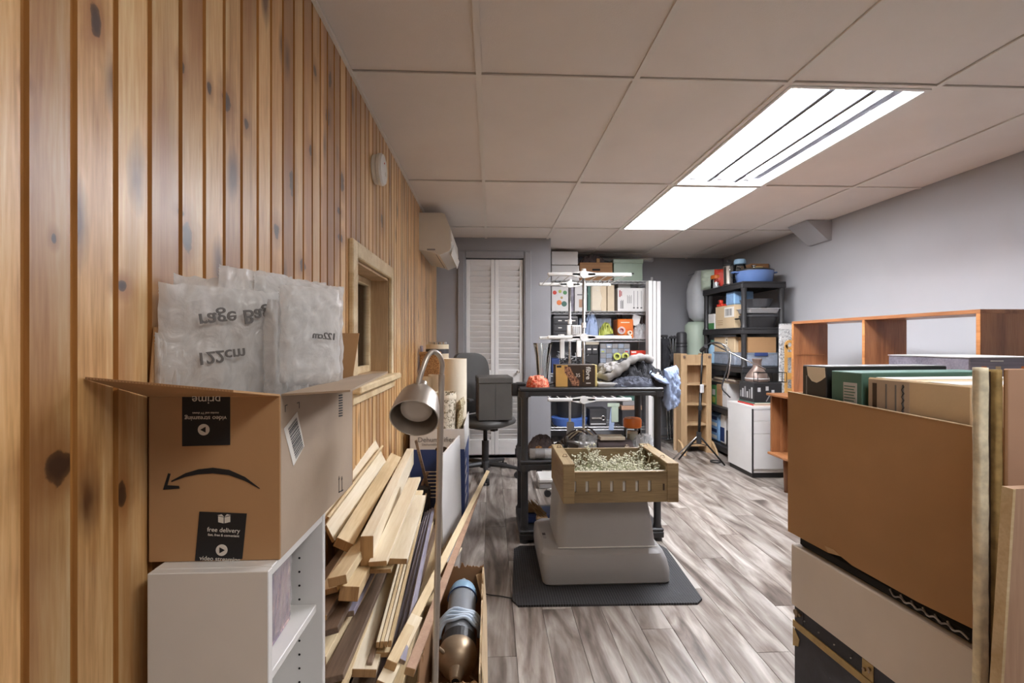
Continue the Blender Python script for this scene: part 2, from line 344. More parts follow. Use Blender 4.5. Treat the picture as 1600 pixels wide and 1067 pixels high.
# ------------------------------------------------------------------ mesh helpers
W = {}
class MB:
    def __init__(s, M=None): s.v = []; s.f = []; s.mi = []; s.k = 0; s.M = M or Matrix()
    def add(s, vs, fs):
        o = len(s.v); s.v += [s.M @ Vector(q) for q in vs]
        for f in fs: s.f.append([i+o for i in f]); s.mi.append(s.k)
        return s
    def box(s, x0, y0, z0, x1, y1, z1, b=0, seg=1):
        x0, x1 = min(x0, x1), max(x0, x1); y0, y1 = min(y0, y1), max(y0, y1); z0, z1 = min(z0, z1), max(z0, z1)
        vs = [(x, y, z) for z in (z0, z1) for y in (y0, y1) for x in (x0, x1)]
        fs = [(0, 2, 3, 1), (4, 5, 7, 6), (0, 1, 5, 4), (2, 6, 7, 3), (0, 4, 6, 2), (1, 3, 7, 5)]
        if b <= 0: return s.add(vs, fs)
        b = min(b, (x1-x0)*.45, (y1-y0)*.45, (z1-z0)*.45)
        bm = bmesh.new(); V = [bm.verts.new(q) for q in vs]
        for f in fs: bm.faces.new([V[i] for i in f])
        bmesh.ops.bevel(bm, geom=list(bm.edges), offset=b, segments=seg, profile=.5, affect='EDGES')
        bm.verts.index_update()
        s.add([tuple(q.co) for q in bm.verts], [[q.index for q in f.verts] for f in bm.faces]); bm.free(); return s
    def poly(s, pts, vec):            # extrude a 3D polygon along vec
        n = len(pts); vec = Vector(vec); vs = [Vector(p) for p in pts]+[Vector(p)+vec for p in pts]
        fs = [list(range(n))[::-1], list(range(n, 2*n))]+[(i, (i+1) % n, n+(i+1) % n, n+i) for i in range(n)]
        return s.add(vs, fs)
    def ring(s, c, ax, r, n, ph=0):
        ax = Vector(ax).normalized(); a = ax.orthogonal().normalized(); b = ax.cross(a); c = Vector(c)
        return [c+a*r*math.cos(2*PI*i/n+ph)+b*r*math.sin(2*PI*i/n+ph) for i in range(n)]
    def cyl(s, p, q, r, r2=None, n=16, cap=True):
        p = Vector(p); q = Vector(q); r2 = r if r2 is None else r2; ax = q-p
        vs = s.ring(p, ax, r, n)+s.ring(q, ax, r2, n)
        fs = [(i, (i+1) % n, n+(i+1) % n, n+i) for i in range(n)]
        if cap: fs += [list(range(n))[::-1], list(range(n, 2*n))]
        return s.add(vs, fs)
    def tube(s, pts, r, n=8, closed=False):
        pts = [Vector(p) for p in pts]; m = len(pts); rr = r if isinstance(r, (list, tuple)) else [r]*m
        T = []
        for i in range(m):
            a = pts[(i-1) % m] if (closed or i > 0) else pts[i]; b = pts[(i+1) % m] if (closed or i < m-1) else pts[i]
            T.append((b-a).normalized())
        N = T[0].orthogonal().normalized(); vs = []
        for i in range(m):
            N = (N-T[i]*N.dot(T[i])).normalized(); B = T[i].cross(N)
            vs += [pts[i]+N*rr[i]*math.cos(2*PI*j/n)+B*rr[i]*math.sin(2*PI*j/n) for j in range(n)]
        fs = []
        for i in range(m if closed else m-1):
            k = (i+1) % m
            fs += [(i*n+j, i*n+(j+1) % n, k*n+(j+1) % n, k*n+j) for j in range(n)]
        if not closed: fs += [list(range(n))[::-1], list(range((m-1)*n, m*n))]
        return s.add(vs, fs)
    def lathe(s, prof, n=24, c=(0, 0, 0), wob=None):   # prof [(r,z)], about local z through c
        c = Vector(c); m = len(prof); vs = []
        for (r, z) in prof:
            for j in range(n):
                a = 2*PI*j/n; k = wob(a, z) if wob else 1
                vs.append(c+Vector((r*k*math.cos(a), r*k*math.sin(a), z)))
        fs = [(i*n+j, i*n+(j+1) % n, (i+1)*n+(j+1) % n, (i+1)*n+j) for i in range(m-1) for j in range(n)]
        if prof[0][0] > 1e-4: fs.append(list(range(n))[::-1])
        if prof[-1][0] > 1e-4: fs.append(list(range((m-1)*n, m*n)))
        return s.add(vs, fs)
    def grid(s, fn, nu, nv, closeu=False):
        vs = [fn(i/(nu if closeu else nu-1), j/(nv-1)) for j in range(nv) for i in range(nu)]
        fs = [(j*nu+i, j*nu+(i+1) % nu, (j+1)*nu+(i+1) % nu, (j+1)*nu+i) for j in range(nv-1) for i in range(nu if closeu else nu-1)]
        return s.add(vs, fs)
    def build(s, name, mats, parent=None, smooth=False, label=None):
        if not isinstance(mats, (list, tuple)): mats = [mats]
        P = W[parent.name] if parent else Matrix()
        Pi = P.inverted(); vs = [Pi @ q for q in s.v]
        lo = Vector([min(q[i] for q in vs) for i in range(3)]); hi = Vector([max(q[i] for q in vs) for i in range(3)])
        c = Vector(((lo.x+hi.x)/2, (lo.y+hi.y)/2, lo.z))
        me = bpy.data.meshes.new(name); me.from_pydata([tuple(q-c) for q in vs], [], s.f)
        for m in mats: me.materials.append(MT[m] if isinstance(m, str) else m)
        me.polygons.foreach_set('material_index', s.mi)
        if smooth: me.shade_smooth() if smooth is True else me.set_sharp_from_angle(angle=smooth)
        if smooth and smooth is not True: pass
        me.update()
        o = bpy.data.objects.new(name, me); col.objects.link(o)
        o.location = c
        if parent: o.parent = parent
        W[o.name] = P @ Matrix.Translation(c)
        if label: o['label'] = label
        return o
def tag(o, label, cat, group=None, kind=None):
    o['label'] = label; o['category'] = cat
    if group: o['group'] = group
    if kind: o['kind'] = kind
    return o
def struct(o): o['kind'] = 'structure'; return o
def thing(name, label, cat, loc=(0, 0, 0), rz=0, group=None, kind=None, tilt=None):
    o = bpy.data.objects.new(name, None); col.objects.link(o); o.empty_display_size = .05
    o.location = loc; o.rotation_euler = (0, 0, rz)
    Mx = Matrix.Translation(loc) @ Matrix.Rotation(rz, 4, 'Z')
    if tilt is not None:
        Mx = Mx @ tilt; o.rotation_euler = Mx.to_euler()
    W[o.name] = Mx
    if kind: o['kind'] = kind
    else: tag(o, label, cat, group)
    return o
def mw(o): return W[o.name]
def copy_tree(o, loc=None, rz=None, label=None, parent=None):
    kids = list(o.children); c = o.copy(); col.objects.link(c); c.parent = parent
    if loc is not None: c.location = loc
    if rz is not None: c.rotation_euler = (0, 0, rz)
    if label: c['label'] = label
    for k in kids: copy_tree(k, parent=c)
    return c
def part_copy(o, loc, parent, rot=None):
    c = o.copy(); col.objects.link(c); c.parent = parent; c.location = loc
    if rot is not None: c.rotation_euler = rot
    return c

def frame(o, ux, uy):          # matrix whose local x, y lie on a face, z is its outward normal
    ux = Vector(ux).normalized(); uy = Vector(uy).normalized(); uz = ux.cross(uy)
    return Matrix.Translation(Vector(o)) @ Matrix((ux, uy, uz)).transposed().to_4x4()
def text_mb(txt, size, M, mb=None, align='CENTER', depth=.0004, bold=0, sx=1):
    cu = bpy.data.curves.new('t', 'FONT'); cu.body = txt; cu.size = size; cu.align_x = align; cu.align_y = 'CENTER'
    cu.extrude = depth; cu.resolution_u = 3; cu.offset = bold
    ob = bpy.data.objects.new('t', cu); col.objects.link(ob)
    bpy.context.view_layer.update()
    dg = bpy.context.evaluated_depsgraph_get(); me = bpy.data.meshes.new_from_object(ob.evaluated_get(dg))
    mb = mb or MB()
    old = mb.M; mb.M = old @ M @ Matrix.Diagonal((sx, 1, 1, 1))
    mb.add([tuple(q.co) for q in me.vertices], [list(p.vertices) for p in me.polygons]); mb.M = old
    bpy.data.objects.remove(ob); bpy.data.curves.remove(cu); bpy.data.meshes.remove(me)
    return mb
def fbm(p, o=3): return noise.fractal(Vector(p), 1.0, 2.0, o)

def pillow(mb, c, U, V, t, wr=.1, n=14, seed=0, fold=6, pw=4):   # puffed or wrinkled bag: c centre, U,V half vectors
    c = Vector(c); U = Vector(U); V = Vector(V); N = U.cross(V).normalized(); L = max(U.length, V.length)
    for sgn in (1, -1):
        def fn(a, b):
            x, y = 2*a-1, 2*b-1
            e = (1-abs(x)**pw)*(1-abs(y)**pw)
            w = fbm((x*fold*.5+seed, y*fold*.5, seed*1.7+sgn*0), 3)*wr*L
            k = 1-.04*abs(fbm((x*3, y*3, seed+5)))
            return c+U*x*k+V*y*k+N*(sgn*t*math.sqrt(max(e, 0))*(1+.25*fbm((x*fold+seed, y*fold, 3+sgn)))+w)
        if sgn == 1: mb.grid(fn, n, n)
        else: mb.grid(lambda a, b: fn(1-a, b), n, n)
    return mb
def heap(mb, c, rx, ry, h, seed=0, rough=.35, n=30, freq=7.0, flat=.5):
    c = Vector(c)
    def fn(a, b):
        th = 2*PI*a; rr = b
        k = 1+.12*fbm((math.cos(th)*1.3+seed, math.sin(th)*1.3, seed))
        x, y = rr*k*math.cos(th), rr*k*math.sin(th)
        ridge = 1-abs(fbm((x*freq*.3+seed, y*freq*.5, seed*3.1), 4))*2
        z = h*((1-rr**2.6)**flat)*(.78+rough*(ridge-.5)) if rr < 1 else 0
        return c+Vector((x*rx, y*ry, max(z, 0)))
    mb.grid(fn, n*2, n//2+2, closeu=True)
    # close the base
    mb.add([c+Vector((rx*math.cos(2*PI*i/12)*.85, ry*math.sin(2*PI*i/12)*.85, .001)) for i in range(12)], [list(range(12))[::-1]])
    return mb
# ================================================================== THE ROOM
XL, XR, YF, YC, XC, ZT, YN = -.53, 2.87, 5.76, 4.71, .597, 2.17, -1.3
# floor: a slab with individual planks on it
floor = struct(MB().box(XL-.3, YN-.1, -.1, XR+.1, YF+.1, -.008).build('floor', 'dark'))
PWD, PLN = .127, 1.22
pmb = {}
def plank(x0, x1, y0, y1):
    key = (round(x1-x0, 4), round(y1-y0, 4))
    if key in pmb: o = part_copy(pmb[key], (0, 0, 0), floor)
    else:
        o = MB(Matrix.Translation(W['floor'].translation)).box(0, 0, 0, x1-x0-.0012, y1-y0-.0015, .008, b=.001).build('plank', 'vinyl', floor); pmb[key] = o
    w = W['floor'].translation
    o.location = (x0+(x1-x0)/2-w.x, y0+(y1-y0)/2-w.y, -.008-w.z)
i = 0; x = XL-.01
while x < XR:
    x1 = min(x+PWD, XR+.005); off = (i*.377) % 1*PLN; y = YN-off
    while y < YF:
        y1 = y+PLN
        a, b_ = max(y, YN), min(y1, YF+.005)
        if x > XC+.0-PWD or a < YC+.01:
            if x < XC-.02: b_ = min(b_, YC+.01)
            if b_-a > .05: plank(x, x1, a, b_)
        y = y1
    x = x1; i += 1

# left wall: slab with an opening, then one tongue-and-groove board after another
WY0, WY1, WZ0, WZ1 = 1.865, 2.50, .985, 1.475
m = MB(); xa, xb = XL-.16, XL-.013
m.box(xa, YN-.1, 0, xb, WY0, ZT+.1); m.box(xa, WY1, 0, xb, YF+.1, ZT+.1)
m.box(xa, WY0, 0, xb, WY1, WZ0); m.box(xa, WY0, WZ1, xb, WY1, ZT+.1)
wl = struct(m.build('wall_left', 'groove'))
ys = [.563, .627, .695, .762, .836, .904, .970, 1.036, 1.107]
bnd = [ys[0]-.068*k for k in range(28, 0, -1)]+ys
while bnd[-1] < YC-.02: bnd.append(bnd[-1]+.0675+random.uniform(-.003, .003))
bmeshes = {}
def board(y0, y1, z0, z1):
    wd = round((y1-y0)/.002)*.002; key = (wd, round(z0, 3), round(z1, 3))
    c = W[wl.name].translation
    if key not in bmeshes:
        g, t = .010, .013; w2 = wd/2
        m = MB(); prof = [(-t, -w2), (-.0052, -w2), (-.0052, -w2+g*.85), (0, -w2+g), (0, w2-.0008), (-.001, w2), (-t, w2)]
        vs = [(XL+px_, py_, z) for z in (z0, z1) for (px_, py_) in prof]; n = len(prof)
        fs = [list(range(n))[::-1], list(range(n, 2*n))]+[(i, (i+1) % n, n+(i+1) % n, n+i) for i in range(n)]
        m.add(vs, fs); m.mi = [0, 0, 0, 1, 1, 0, 0, 0, 0]
        o = m.build('board', ['wallpine', 'groove'], wl); bmeshes[key] = o; o.location.y = (y0+y1)/2-c.y
    else:
        b0 = bmeshes[key]; part_copy(b0, (b0.location.x, (y0+y1)/2-c.y, b0.location.z), wl)
MT['wallpine'] = MT['pine']
for a, b_ in zip(bnd, bnd[1:]):
    if b_ > WY0+.005 and a < WY1-.005:
        board(a, b_, 0, WZ0-.005); board(a, b_, WZ1+.005, ZT)
    else: board(a, b_, 0, ZT)
struct(MB().box(XL, YN, ZT-.012, XL+.012, YC, ZT).build('trim_1', 'tbar'))

# window in the pine wall
win = thing('window_1', '', '', (XL, (WY0+WY1)/2, WZ0), kind='structure')
tw = .062
for nm, (y0, z0, y1, z1) in (('casing', (WY0-tw, WZ0-.02, WY0, WZ1+tw)), ('casing', (WY1, WZ0-.02, WY1+tw*.7, WZ1+tw)), ('casing', (WY0, WZ1, WY1, WZ1+tw))):
    MB().box(XL, y0, z0, XL+.02, y1, z1, b=.004).build(nm, 'winwood' if 'winwood' in MT else 'lumber2', win)
MB().box(XL-.01, WY0-tw-.02, WZ0-.03, XL+.055, WY1+tw, WZ0, b=.006).build('sill', 'lumber2', win)
MB().box(XL, WY0-tw-.01, WZ0-.075, XL+.022, WY1+tw*.8, WZ0-.03, b=.004).build('apron', 'lumber2', win)
for (y0, z0, y1, z1) in ((WY0, WZ0, WY0+.012, WZ1), (WY1-.012, WZ0, WY1, WZ1), (WY0+.012, WZ1-.012, WY1-.012, WZ1), (WY0+.012, WZ0, WY1-.012, WZ0+.012)):
    MB().box(XL-.13, y0, z0, XL, y1, z1).build('jamb', 'pine_raw', win)
fr = None
for (y0, z0, y1, z1) in ((WY0+.012, WZ0+.012, WY0+.045, WZ1-.012), (WY1-.045, WZ0+.012, WY1-.012, WZ1-.012), (WY0+.045, WZ1-.045, WY1-.045, WZ1-.012), (WY0+.045, WZ0+.012, WY1-.045, WZ0+.045), (2.17, WZ0+.045, 2.195, WZ1-.045)):
    MB().box(XL-.115, y0, z0, XL-.085, y1, z1, b=.003).build('sash', 'lumber2', win)
MB().box(XL-.102, WY0+.04, WZ0+.04, XL-.098, WY1-.04, WZ1-.04).build('pane', 'glass', win)
MB().box(XL-.158, WY0+.0, WZ0+.0, XL-.15, WY1, WZ1).build('backing', 'lumber2', win)
for k in range(5):
    MB().box(XL-.15, WY0+.06+k*.115, WZ0, XL-.14, WY0+.15+k*.115, WZ1, b=.003).build('back_board', 'lumber2', win)

# ceiling: tiles on a grid
ceil = struct(MB().box(XL-.2, YN-.1, ZT+.13, XR+.1, YF+.1, ZT+.2).build('ceiling', 'grey_trim'))
gx = [XL, -.045, .565, 1.175, 1.785, 2.395, XR]; gy = [YN, -.61, .61, 1.83, 3.05, 4.27, 5.49, YF]
LIGHTS = {(3, 3): 'open', (3, 4): 'panel', (2, 1): 'rear'}
tmesh = {}; cc = W['ceiling'].translation
for i in range(len(gx)-1):
    for j in range(len(gy)-1):
        if (i, j) in LIGHTS: continue
        w_, l_ = gx[i+1]-gx[i]-.014, gy[j+1]-gy[j]-.014; key = (round(w_, 3), round(l_, 3))
        tx, ty = (gx[i]+gx[i+1])/2, (gy[j]+gy[j+1])/2
        if key not in tmesh:
            tmesh[key] = MB(Matrix.Translation((tx, ty, ZT+.004))).box(-w_/2, -l_/2, 0, w_/2, l_/2, .012, b=.003).build('ceiling_tile', 'tile', ceil)
            o = tmesh[key]
        else: o = part_copy(tmesh[key], (tx-cc.x, ty-cc.y, ZT+.004-cc.z), ceil)
        o.rotation_euler = (random.uniform(-.0012, .0012), random.uniform(-.0018, .0018), 0)
def bar(x0, y0, x1, y1):
    mb = MB(); mb.box(x0, y0, ZT-.004, x1, y1, ZT+.002); 
    if x1-x0 > y1-y0: mb.box(x0, (y0+y1)/2-.001, ZT+.002, x1, (y0+y1)/2+.001, ZT+.04)
    else: mb.box((x0+x1)/2-.001, y0, ZT+.002, (x0+x1)/2+.001, y1, ZT+.04)
    mb.build('grid_bar', 'tbar', ceil)
for x in gx[1:-1]: bar(x-.011, YN, x+.011, YF)
for j, y in enumerate(gy[1:-1]):
    for i in range(len(gx)-1): bar(gx[i]+.011, y-.009, gx[i+1]-.011, y+.009)

# other walls
g = 'grey_wall'
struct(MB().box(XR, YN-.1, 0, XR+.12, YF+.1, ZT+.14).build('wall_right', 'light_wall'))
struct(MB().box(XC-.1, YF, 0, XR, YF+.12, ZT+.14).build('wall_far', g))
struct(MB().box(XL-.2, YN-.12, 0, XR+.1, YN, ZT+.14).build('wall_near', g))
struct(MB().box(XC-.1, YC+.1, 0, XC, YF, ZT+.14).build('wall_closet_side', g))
DX0, DX1, DZ = X_(727.5, YC), X_(818, YC), Z_(403.5, YC, 775)
m = MB(); m.box(XL-.1, YC, 0, DX0, YC+.1, ZT+.14); m.box(DX1, YC, 0, XC, YC+.1, ZT+.14); m.box(DX0, YC, DZ, DX1, YC+.1, ZT+.14)
m.box(DX0, YC+.099, 0, DX1, YC+.13, DZ)
struct(m.build('wall_closet_front', g))
# casing round the closet door, grey like the wall
tr = thing('trim_2', '', '', (DX0, YC, 0), kind='structure')
for (x0, z0, x1, z1) in ((DX0-.075, 0, DX0, DZ+.075), (DX1, 0, DX1+.075, DZ+.075), (DX0, DZ, DX1, DZ+.075)):
    mb = MB(); mb.box(x0, YC-.014, z0, x1, YC, z1, b=.004)
    if x1-x0 < .2: mb.box(x0+(.012 if x0 > 0 else 0), YC-.022, z0, x0+(.075 if x0 > 0 else .06), YC-.012, z1-.012, b=.004)
    else: mb.box(x0+.001, YC-.0225, z0+.012, x1-.001, YC-.012, z1-.012, b=.004)
    mb.build('casing', 'grey_trim', tr)
struct(MB().box(XL+.005, YC-.012, 0, DX0-.077, YC, .09, b=.004).build('baseboard_closet', 'grey_trim'))
struct(MB().box(XC, YF-.012, 0, XR, YF, .09, b=.004).build('baseboard_far', 'grey_trim'))
struct(MB().box(XR-.012, YN, 0, XR, YF-.012, .09, b=.004).build('baseboard_right', 'grey_trim'))
# bifold louvred leaves
slat0 = None
for n_, (x0, x1) in enumerate(((DX0+.004, (DX0+DX1)/2-.002), ((DX0+DX1)/2+.002, DX1-.004))):
    d = thing('door_%d' % (n_+1), '', '', ((x0+x1)/2, YC+.03, .02), kind='structure')
    y0, y1 = YC+.012, YC+.042
    st = .036; zt = DZ-.01; zb = .03; zm0, zm1 = Z_(606, YC), Z_(578, YC)
    for (a, b_) in ((x0, x0+st), (x1-st, x1)): MB().box(a, y0, zb, b_, y1, zt, b=.003).build('stile', 'white_paint', d)
    for (a, b_) in ((zt-.06, zt), (zm0, zm1), (zb, Z_(687, YC))): MB().box(x0+st, y0, a, x1-st, y1, b_, b=.003).build('rail', 'white_paint', d)
    for (a, b_) in ((zm1, zt-.06), (Z_(687, YC), zm0)):
        n = round((b_-a)/.053); p = (b_-a)/n
        for k in range(n):
            zc = a+(k+.5)*p
            if slat0 is None:
                Ms = Matrix.Translation(((x0+x1)/2, (y0+y1)/2, zc)) @ Matrix.Rotation(R(-62), 4, 'X')
                slat0 = MB(Ms).box(-(x1-x0)/2+st, -.031, -.0035, (x1-x0)/2-st, .031, .0035, b=.002).build('slat', 'white_paint', d)
                slz = slat0.location.z-(zc-W[d.name].translation.z)
            else: part_copy(slat0, (slat0.location.x if n_ == 0 else slat0.location.x, slat0.location.y, zc-W[d.name].translation.z+slz), d)
    if n_ == 1:
        kp = at_y(809, 581, y0)
        MB(Matrix.Translation((kp.x, y0, kp.z)) @ Matrix.Rotation(R(90), 4, 'X')).lathe([(.006, 0), (.006, .012), (.016, .02), (.016, .028), (.006, .034)], 14).build('knob', 'steel', d, smooth=True)
# wedge-shaped boxing where the right wall meets the ceiling
p1 = Vector((XR-.215, 3.90, ZT)); 
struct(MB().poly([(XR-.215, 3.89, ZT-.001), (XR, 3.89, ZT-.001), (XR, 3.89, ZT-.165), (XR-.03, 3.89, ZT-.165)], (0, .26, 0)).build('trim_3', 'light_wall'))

# ------------------------------------------------------------------ ceiling lights
def tray(x0, y0, x1, y1, nm, lab, kind):
    t = thing(nm, lab, 'ceiling light', ((x0+x1)/2, (y0+y1)/2, ZT), group=None)
    mb = MB(); z0 = ZT-.002; h = .095
    # pan walls and top
    mb.box(x0, y0, z0, x0+.012, y1, z0+h+.02); mb.box(x1-.012, y0, z0, x1, y1, z0+h+.02)
    mb.box(x0, y0, z0, x1, y0+.012, z0+h+.02); mb.box(x0, y1-.012, z0, x1, y1, z0+h+.02)
    mb.box(x0, y0, z0+h, x1, y1, z0+h+.02)
    mb.build('housing', 'refl', t)
    MB().box(x0, y0, z0-.006, x0+.016, y1, z0).build('frame_rail', 'white', t); MB().box(x1-.016, y0, z0-.006, x1, y1, z0).build('frame_rail', 'white', t)
    MB().box(x0+.016, y0, z0-.006, x1-.016, y0+.016, z0).build('frame_rail', 'white', t); MB().box(x0+.016, y1-.016, z0-.006, x1-.016, y1, z0).build('frame_rail', 'white', t)
    if kind == 'open':
        w_ = (x1-x0-.06)/3
        for k in range(3):
            xc = x0+.03+w_*(k+.5)
            MB().poly([(xc-w_*.5, y0+.03, z0+.02), (xc-w_*.5+.004, y0+.03, z0+.02), (xc-.02, y0+.03, z0+h-.002), (xc-.03, y0+.03, z0+h-.002)], (0, y1-y0-.06, 0)).build('reflector_fin', 'refl', t)
            if k: MB().box(xc-w_*.5-.012, y0+.04, z0+.004, xc-w_*.5+.014, y1-.04, z0+.016, b=.003).build('painted_shade_strip', 'strip', t)  # added strip; its dark colour imitates a dim band between tubes
            if k == 2: MB().box(xc+.03, y0+.04, z0+.030, xc+.075, y1-.04, z0+.036, b=.002).build('painted_shade_strip', 'strip', t)
            MB().cyl((xc, y0+.05, z0+.052), (xc, y1-.05, z0+.052), .0155, n=12).build('tube', 'tube', t)
            for yy, s_ in ((y0+.012, 1), (y1-.012, -1)):
                MB().box(xc-.018, yy, z0+.03, xc+.018, yy+s_*.038, z0+h, b=.004).build('lamp_holder', 'white', t)
    else:
        MB().box(x0+.014, y0+.014, z0+.001, x1-.014, y1-.014, z0+.006).build('diffuser', 'panel' if kind == 'panel' else 'rear_fill_panel', t)
    return t
tray(gx[3]+.012, gy[3]+.01, gx[4]-.012, gy[4]-.01, 'ceiling_light', 'open recessed ceiling light with three bare fluorescent tubes, no cover', 'open')
tray(gx[3]+.012, gy[4]+.01, gx[4]-.012, gy[5]-.01, 'ceiling_light', 'recessed ceiling light with flat glowing white cover, beyond the open tube fixture', 'panel')
tray(gx[2]+.012, gy[1]+.01, gx[3]-.012, gy[2]-.01, 'ceiling_light', 'covered ceiling fill light added unseen behind the viewpoint', 'rear')  # out-of-view fill light, added to brighten faces turned to the camera
# slim strip fitting against the far wall under the ceiling
a = at_y(905, 398, YF-.05); b_ = at_y(1008, 398, YF-.05)
st = thing('strip_light', 'slim pale strip fitting along top of far wall above the stored cartons', 'light', ((a.x+b_.x)/2, YF-.05, ZT-.06))
MB().box(a.x, YF-.06, ZT-.05, b_.x+.1, YF, ZT-.0, b=.006).build('strip_body', 'refl', st)
MB().box(a.x+.03, YF-.075, ZT-.04, b_.x+.07, YF-.058, ZT-.012, b=.005).build('strip_cover', 'white', st)

# ------------------------------------------------------------------ fittings on the pine wall
t = thing('smoke_alarm', 'round white alarm mounted high on the pine board wall', 'alarm', (XL, 2.2, Z_(265, 2.2, 590)))
Mx = mw(t) @ Matrix.Rotation(R(90), 4, 'Y')
MB(Mx).lathe([(.062, 0), (.066, .004), (.066, .018), (.06, .02)], 28).build('base', 'white', t, smooth=R(40))
MB(Mx).lathe([(.058, .018), (.070, .022), (.072, .036), (.066, .045), (.04, .048), (0, .048)], 28).build('cover', 'white', t, smooth=R(40))
MB(Mx).lathe([(.010, .047), (.010, .051), (0, .052)], 12, c=(.018, .012, 0)).build('button', 'white_print', t)
MB(Mx).lathe([(.004, .047), (.004, .05), (0, .05)], 8, c=(-.025, -.01, 0)).build('indicator', 'red', t)

AY0, AY1 = 3.56, 4.32
t = thing('air_conditioner', 'white wall-mounted split air conditioner near the far end of pine wall', 'air conditioner', (XL, (AY0+AY1)/2, 1.83))
def arc(cx, cz, r, a0, a1, n): return [(cx+r*math.cos(R(a0+(a1-a0)*k/n)), cz+r*math.sin(R(a0+(a1-a0)*k/n))) for k in range(n+1)]
zt_, zb_ = 2.105, 1.822
prof = [(0, zb_+.01), (0, zt_)]+arc(.165, zt_-.035, .035, 90, 15, 5)+[(.232, 1.98), (.236, 1.90)]+arc(.20, 1.85, .036, 0, -60, 4)+[(.15, zb_-.03), (.11, zb_-.012)]
MB().poly([(XL+x_, AY0, z_) for (x_, z_) in prof], (0, AY1-AY0, 0)).build('body', 'ac_white', t, smooth=R(30))
fp = [(.196, 2.085), (.235, 1.985), (.241, 1.90), (.236, 1.895), (.229, 1.985), (.19, 2.08)]
MB().poly([(XL+x_, AY0+.02, z_) for (x_, z_) in fp], (0, AY1-AY0-.04, 0)).build('front_panel', 'ac_white', t)
MB().poly([(XL+x_, AY0+.05, z_) for (x_, z_) in ((.225, 1.835), (.215, 1.826), (.12, 1.803), (.12, 1.81), (.212, 1.834))], (0, AY1-AY0-.1, 0)).build('outlet', 'black_print', t)
MB().poly([(XL+x_, AY0+.05, z_) for (x_, z_) in ((.246, 1.86), (.252, 1.862), (.235, 1.80), (.229, 1.80))], (0, AY1-AY0-.1, 0)).build('vane', 'ac_white', t)
MB().box(XL+.06, AY0-.0015, 1.826, XL+.12, AY0+.001, 1.838).build('seam', 'mid_grey', t)
for k in range(3): MB().box(XL+.243, AY0+.1, 1.885-k*.009, XL+.2445, AY0+.14, 1.889-k*.009).build('mark', 'mid_grey', t)
# ================================================================== LEFT FOREGROUND
def bevbox(nm, mat_, parent, x0, y0, z0, x1, y1, z1, b=.003, M=None, label=None):
    return MB(M).box(x0, y0, z0, x1, y1, z1, b=b).build(nm, mat_, parent, label=label)
# --- narrow white bookcase against the pine wall
BX0, BX1, BY0, BY1, BZ = -.503, -.329, .722, .966, .81
t = thing('bookcase', 'narrow white bookcase with peg holes under the open delivery box', 'bookcase', ((BX0+BX1)/2, (BY0+BY1)/2, 0))
bevbox('side_panel', 'mel', t, BX0, BY0, 0, BX1, BY0+.014, BZ-.0005, .0012)
sp_ = bevbox('side_panel', 'mel', t, BX0, BY1-.014, 0, BX1, BY1, BZ-.0005, .0012)
bevbox('top_panel', 'mel', t, BX0, BY0+.0142, BZ-.014, BX1-.001, BY1-.0142, BZ, .0012)
bevbox('back_panel', 'mel', t, BX0, BY0+.0142, 0, BX0+.004, BY1-.0142, BZ-.014, 0)
sz = .635
for z in (sz, .36, .06): bevbox('shelf', 'mel', t, BX0+.005, BY0+.0145, z-.014, BX1-.012, BY1-.0145, z, .0012)
mb = MB()
for k in range(26):
    z = .78-k*.027
    if any(abs(z-q+.007) < .014 for q in (sz, .36, .06)): continue
    for x in (BX1-.045,): mb.cyl((x, BY1-.0142, z), (x, BY1-.0148, z), .0022, n=8)
ph_ = mb.build('peg_holes', 'dark_in', sp_); ph_['kind'] = 'stuff'

# --- zip bag with lavender picture on its shelf
t = thing('picture_bag', 'clear zip bag holding a lavender field picture on the white bookcase shelf', 'bag', (-.40, .84, sz))
a = Vector((-.362, .742, sz+.001)); b_ = Vector((-.370, .90, sz+.001)); u_ = (b_-a).normalized(); w_ = (b_-a).length
MB(frame(a, u_, (0, 0, 1))).box(0, 0, -.016, w_, .118, 0, b=.002).build('picture_pack', 'lav', t)
mb = MB()
pillow(mb, (a+b_)/2+Vector((-.004, 0, .083)), u_*w_*.54, (0, .0, .082), .012, wr=.035, seed=3, n=16)
mb.build('film_sleeve', 'film2', t, smooth=True)
MB(frame(a, u_, (0, 0, 1))).box(0, .150, .001, w_*1.02, .153, .003).build('zip_strip', 'film', t)

# --- delivery box on the bookcase
x0, x1, y0, y1, z0, z1 = -.525, -.327, .757, 1.150, .8105, 1.065
t = thing('delivery_box', 'open brown delivery box with black curved arrow and tape on white bookcase', 'box', ((x0+x1)/2, (y0+y1)/2, z0))
c_ = .003
bevbox('front_wall', 'card_warm', t, x0, y0, z0, x1, y0+c_, z1, .001)
sw = bevbox('side_wall', 'card_grey', t, x1-c_, y0+c_, z0, x1, y1-c_, z1, .001)
bevbox('side_wall', 'card_warm', t, x0, y0+c_, z0, x0+c_, y1-c_, z1, .001)
bevbox('back_wall', 'card_warm', t, x0, y1-c_, z0, x1, y1, z1, .001)
bevbox('bottom', 'card_warm', t, x0+c_, y0+c_, z0, x1-c_, y1-c_, z0+c_, 0)
def flap(pts, nrm, mats=('card_warm',)):
    MB().poly(pts, Vector(nrm)*.003).build('flap', list(mats), t)
nf = [(x0, y0, z1), (x1, y0, z1), (-.339, y0-.112, z1+.018), (x0-.002, y0-.112, z1+.036)]
flap(nf, (0, 0, 1))
flap([(x1, y0+.004, z1), (-.214, y0-.018, z1+.008), (-.232, y1-.06, z1+.014), (x1, y1, z1)], (0, 0, 1), ('card_grey',))
flap([(x0, y0, z1), (x0, y1-.02, z1), (x0-.001, y1-.03, z1+.105), (x0-.001, y0+.012, z1+.108)], (1, 0, 0))
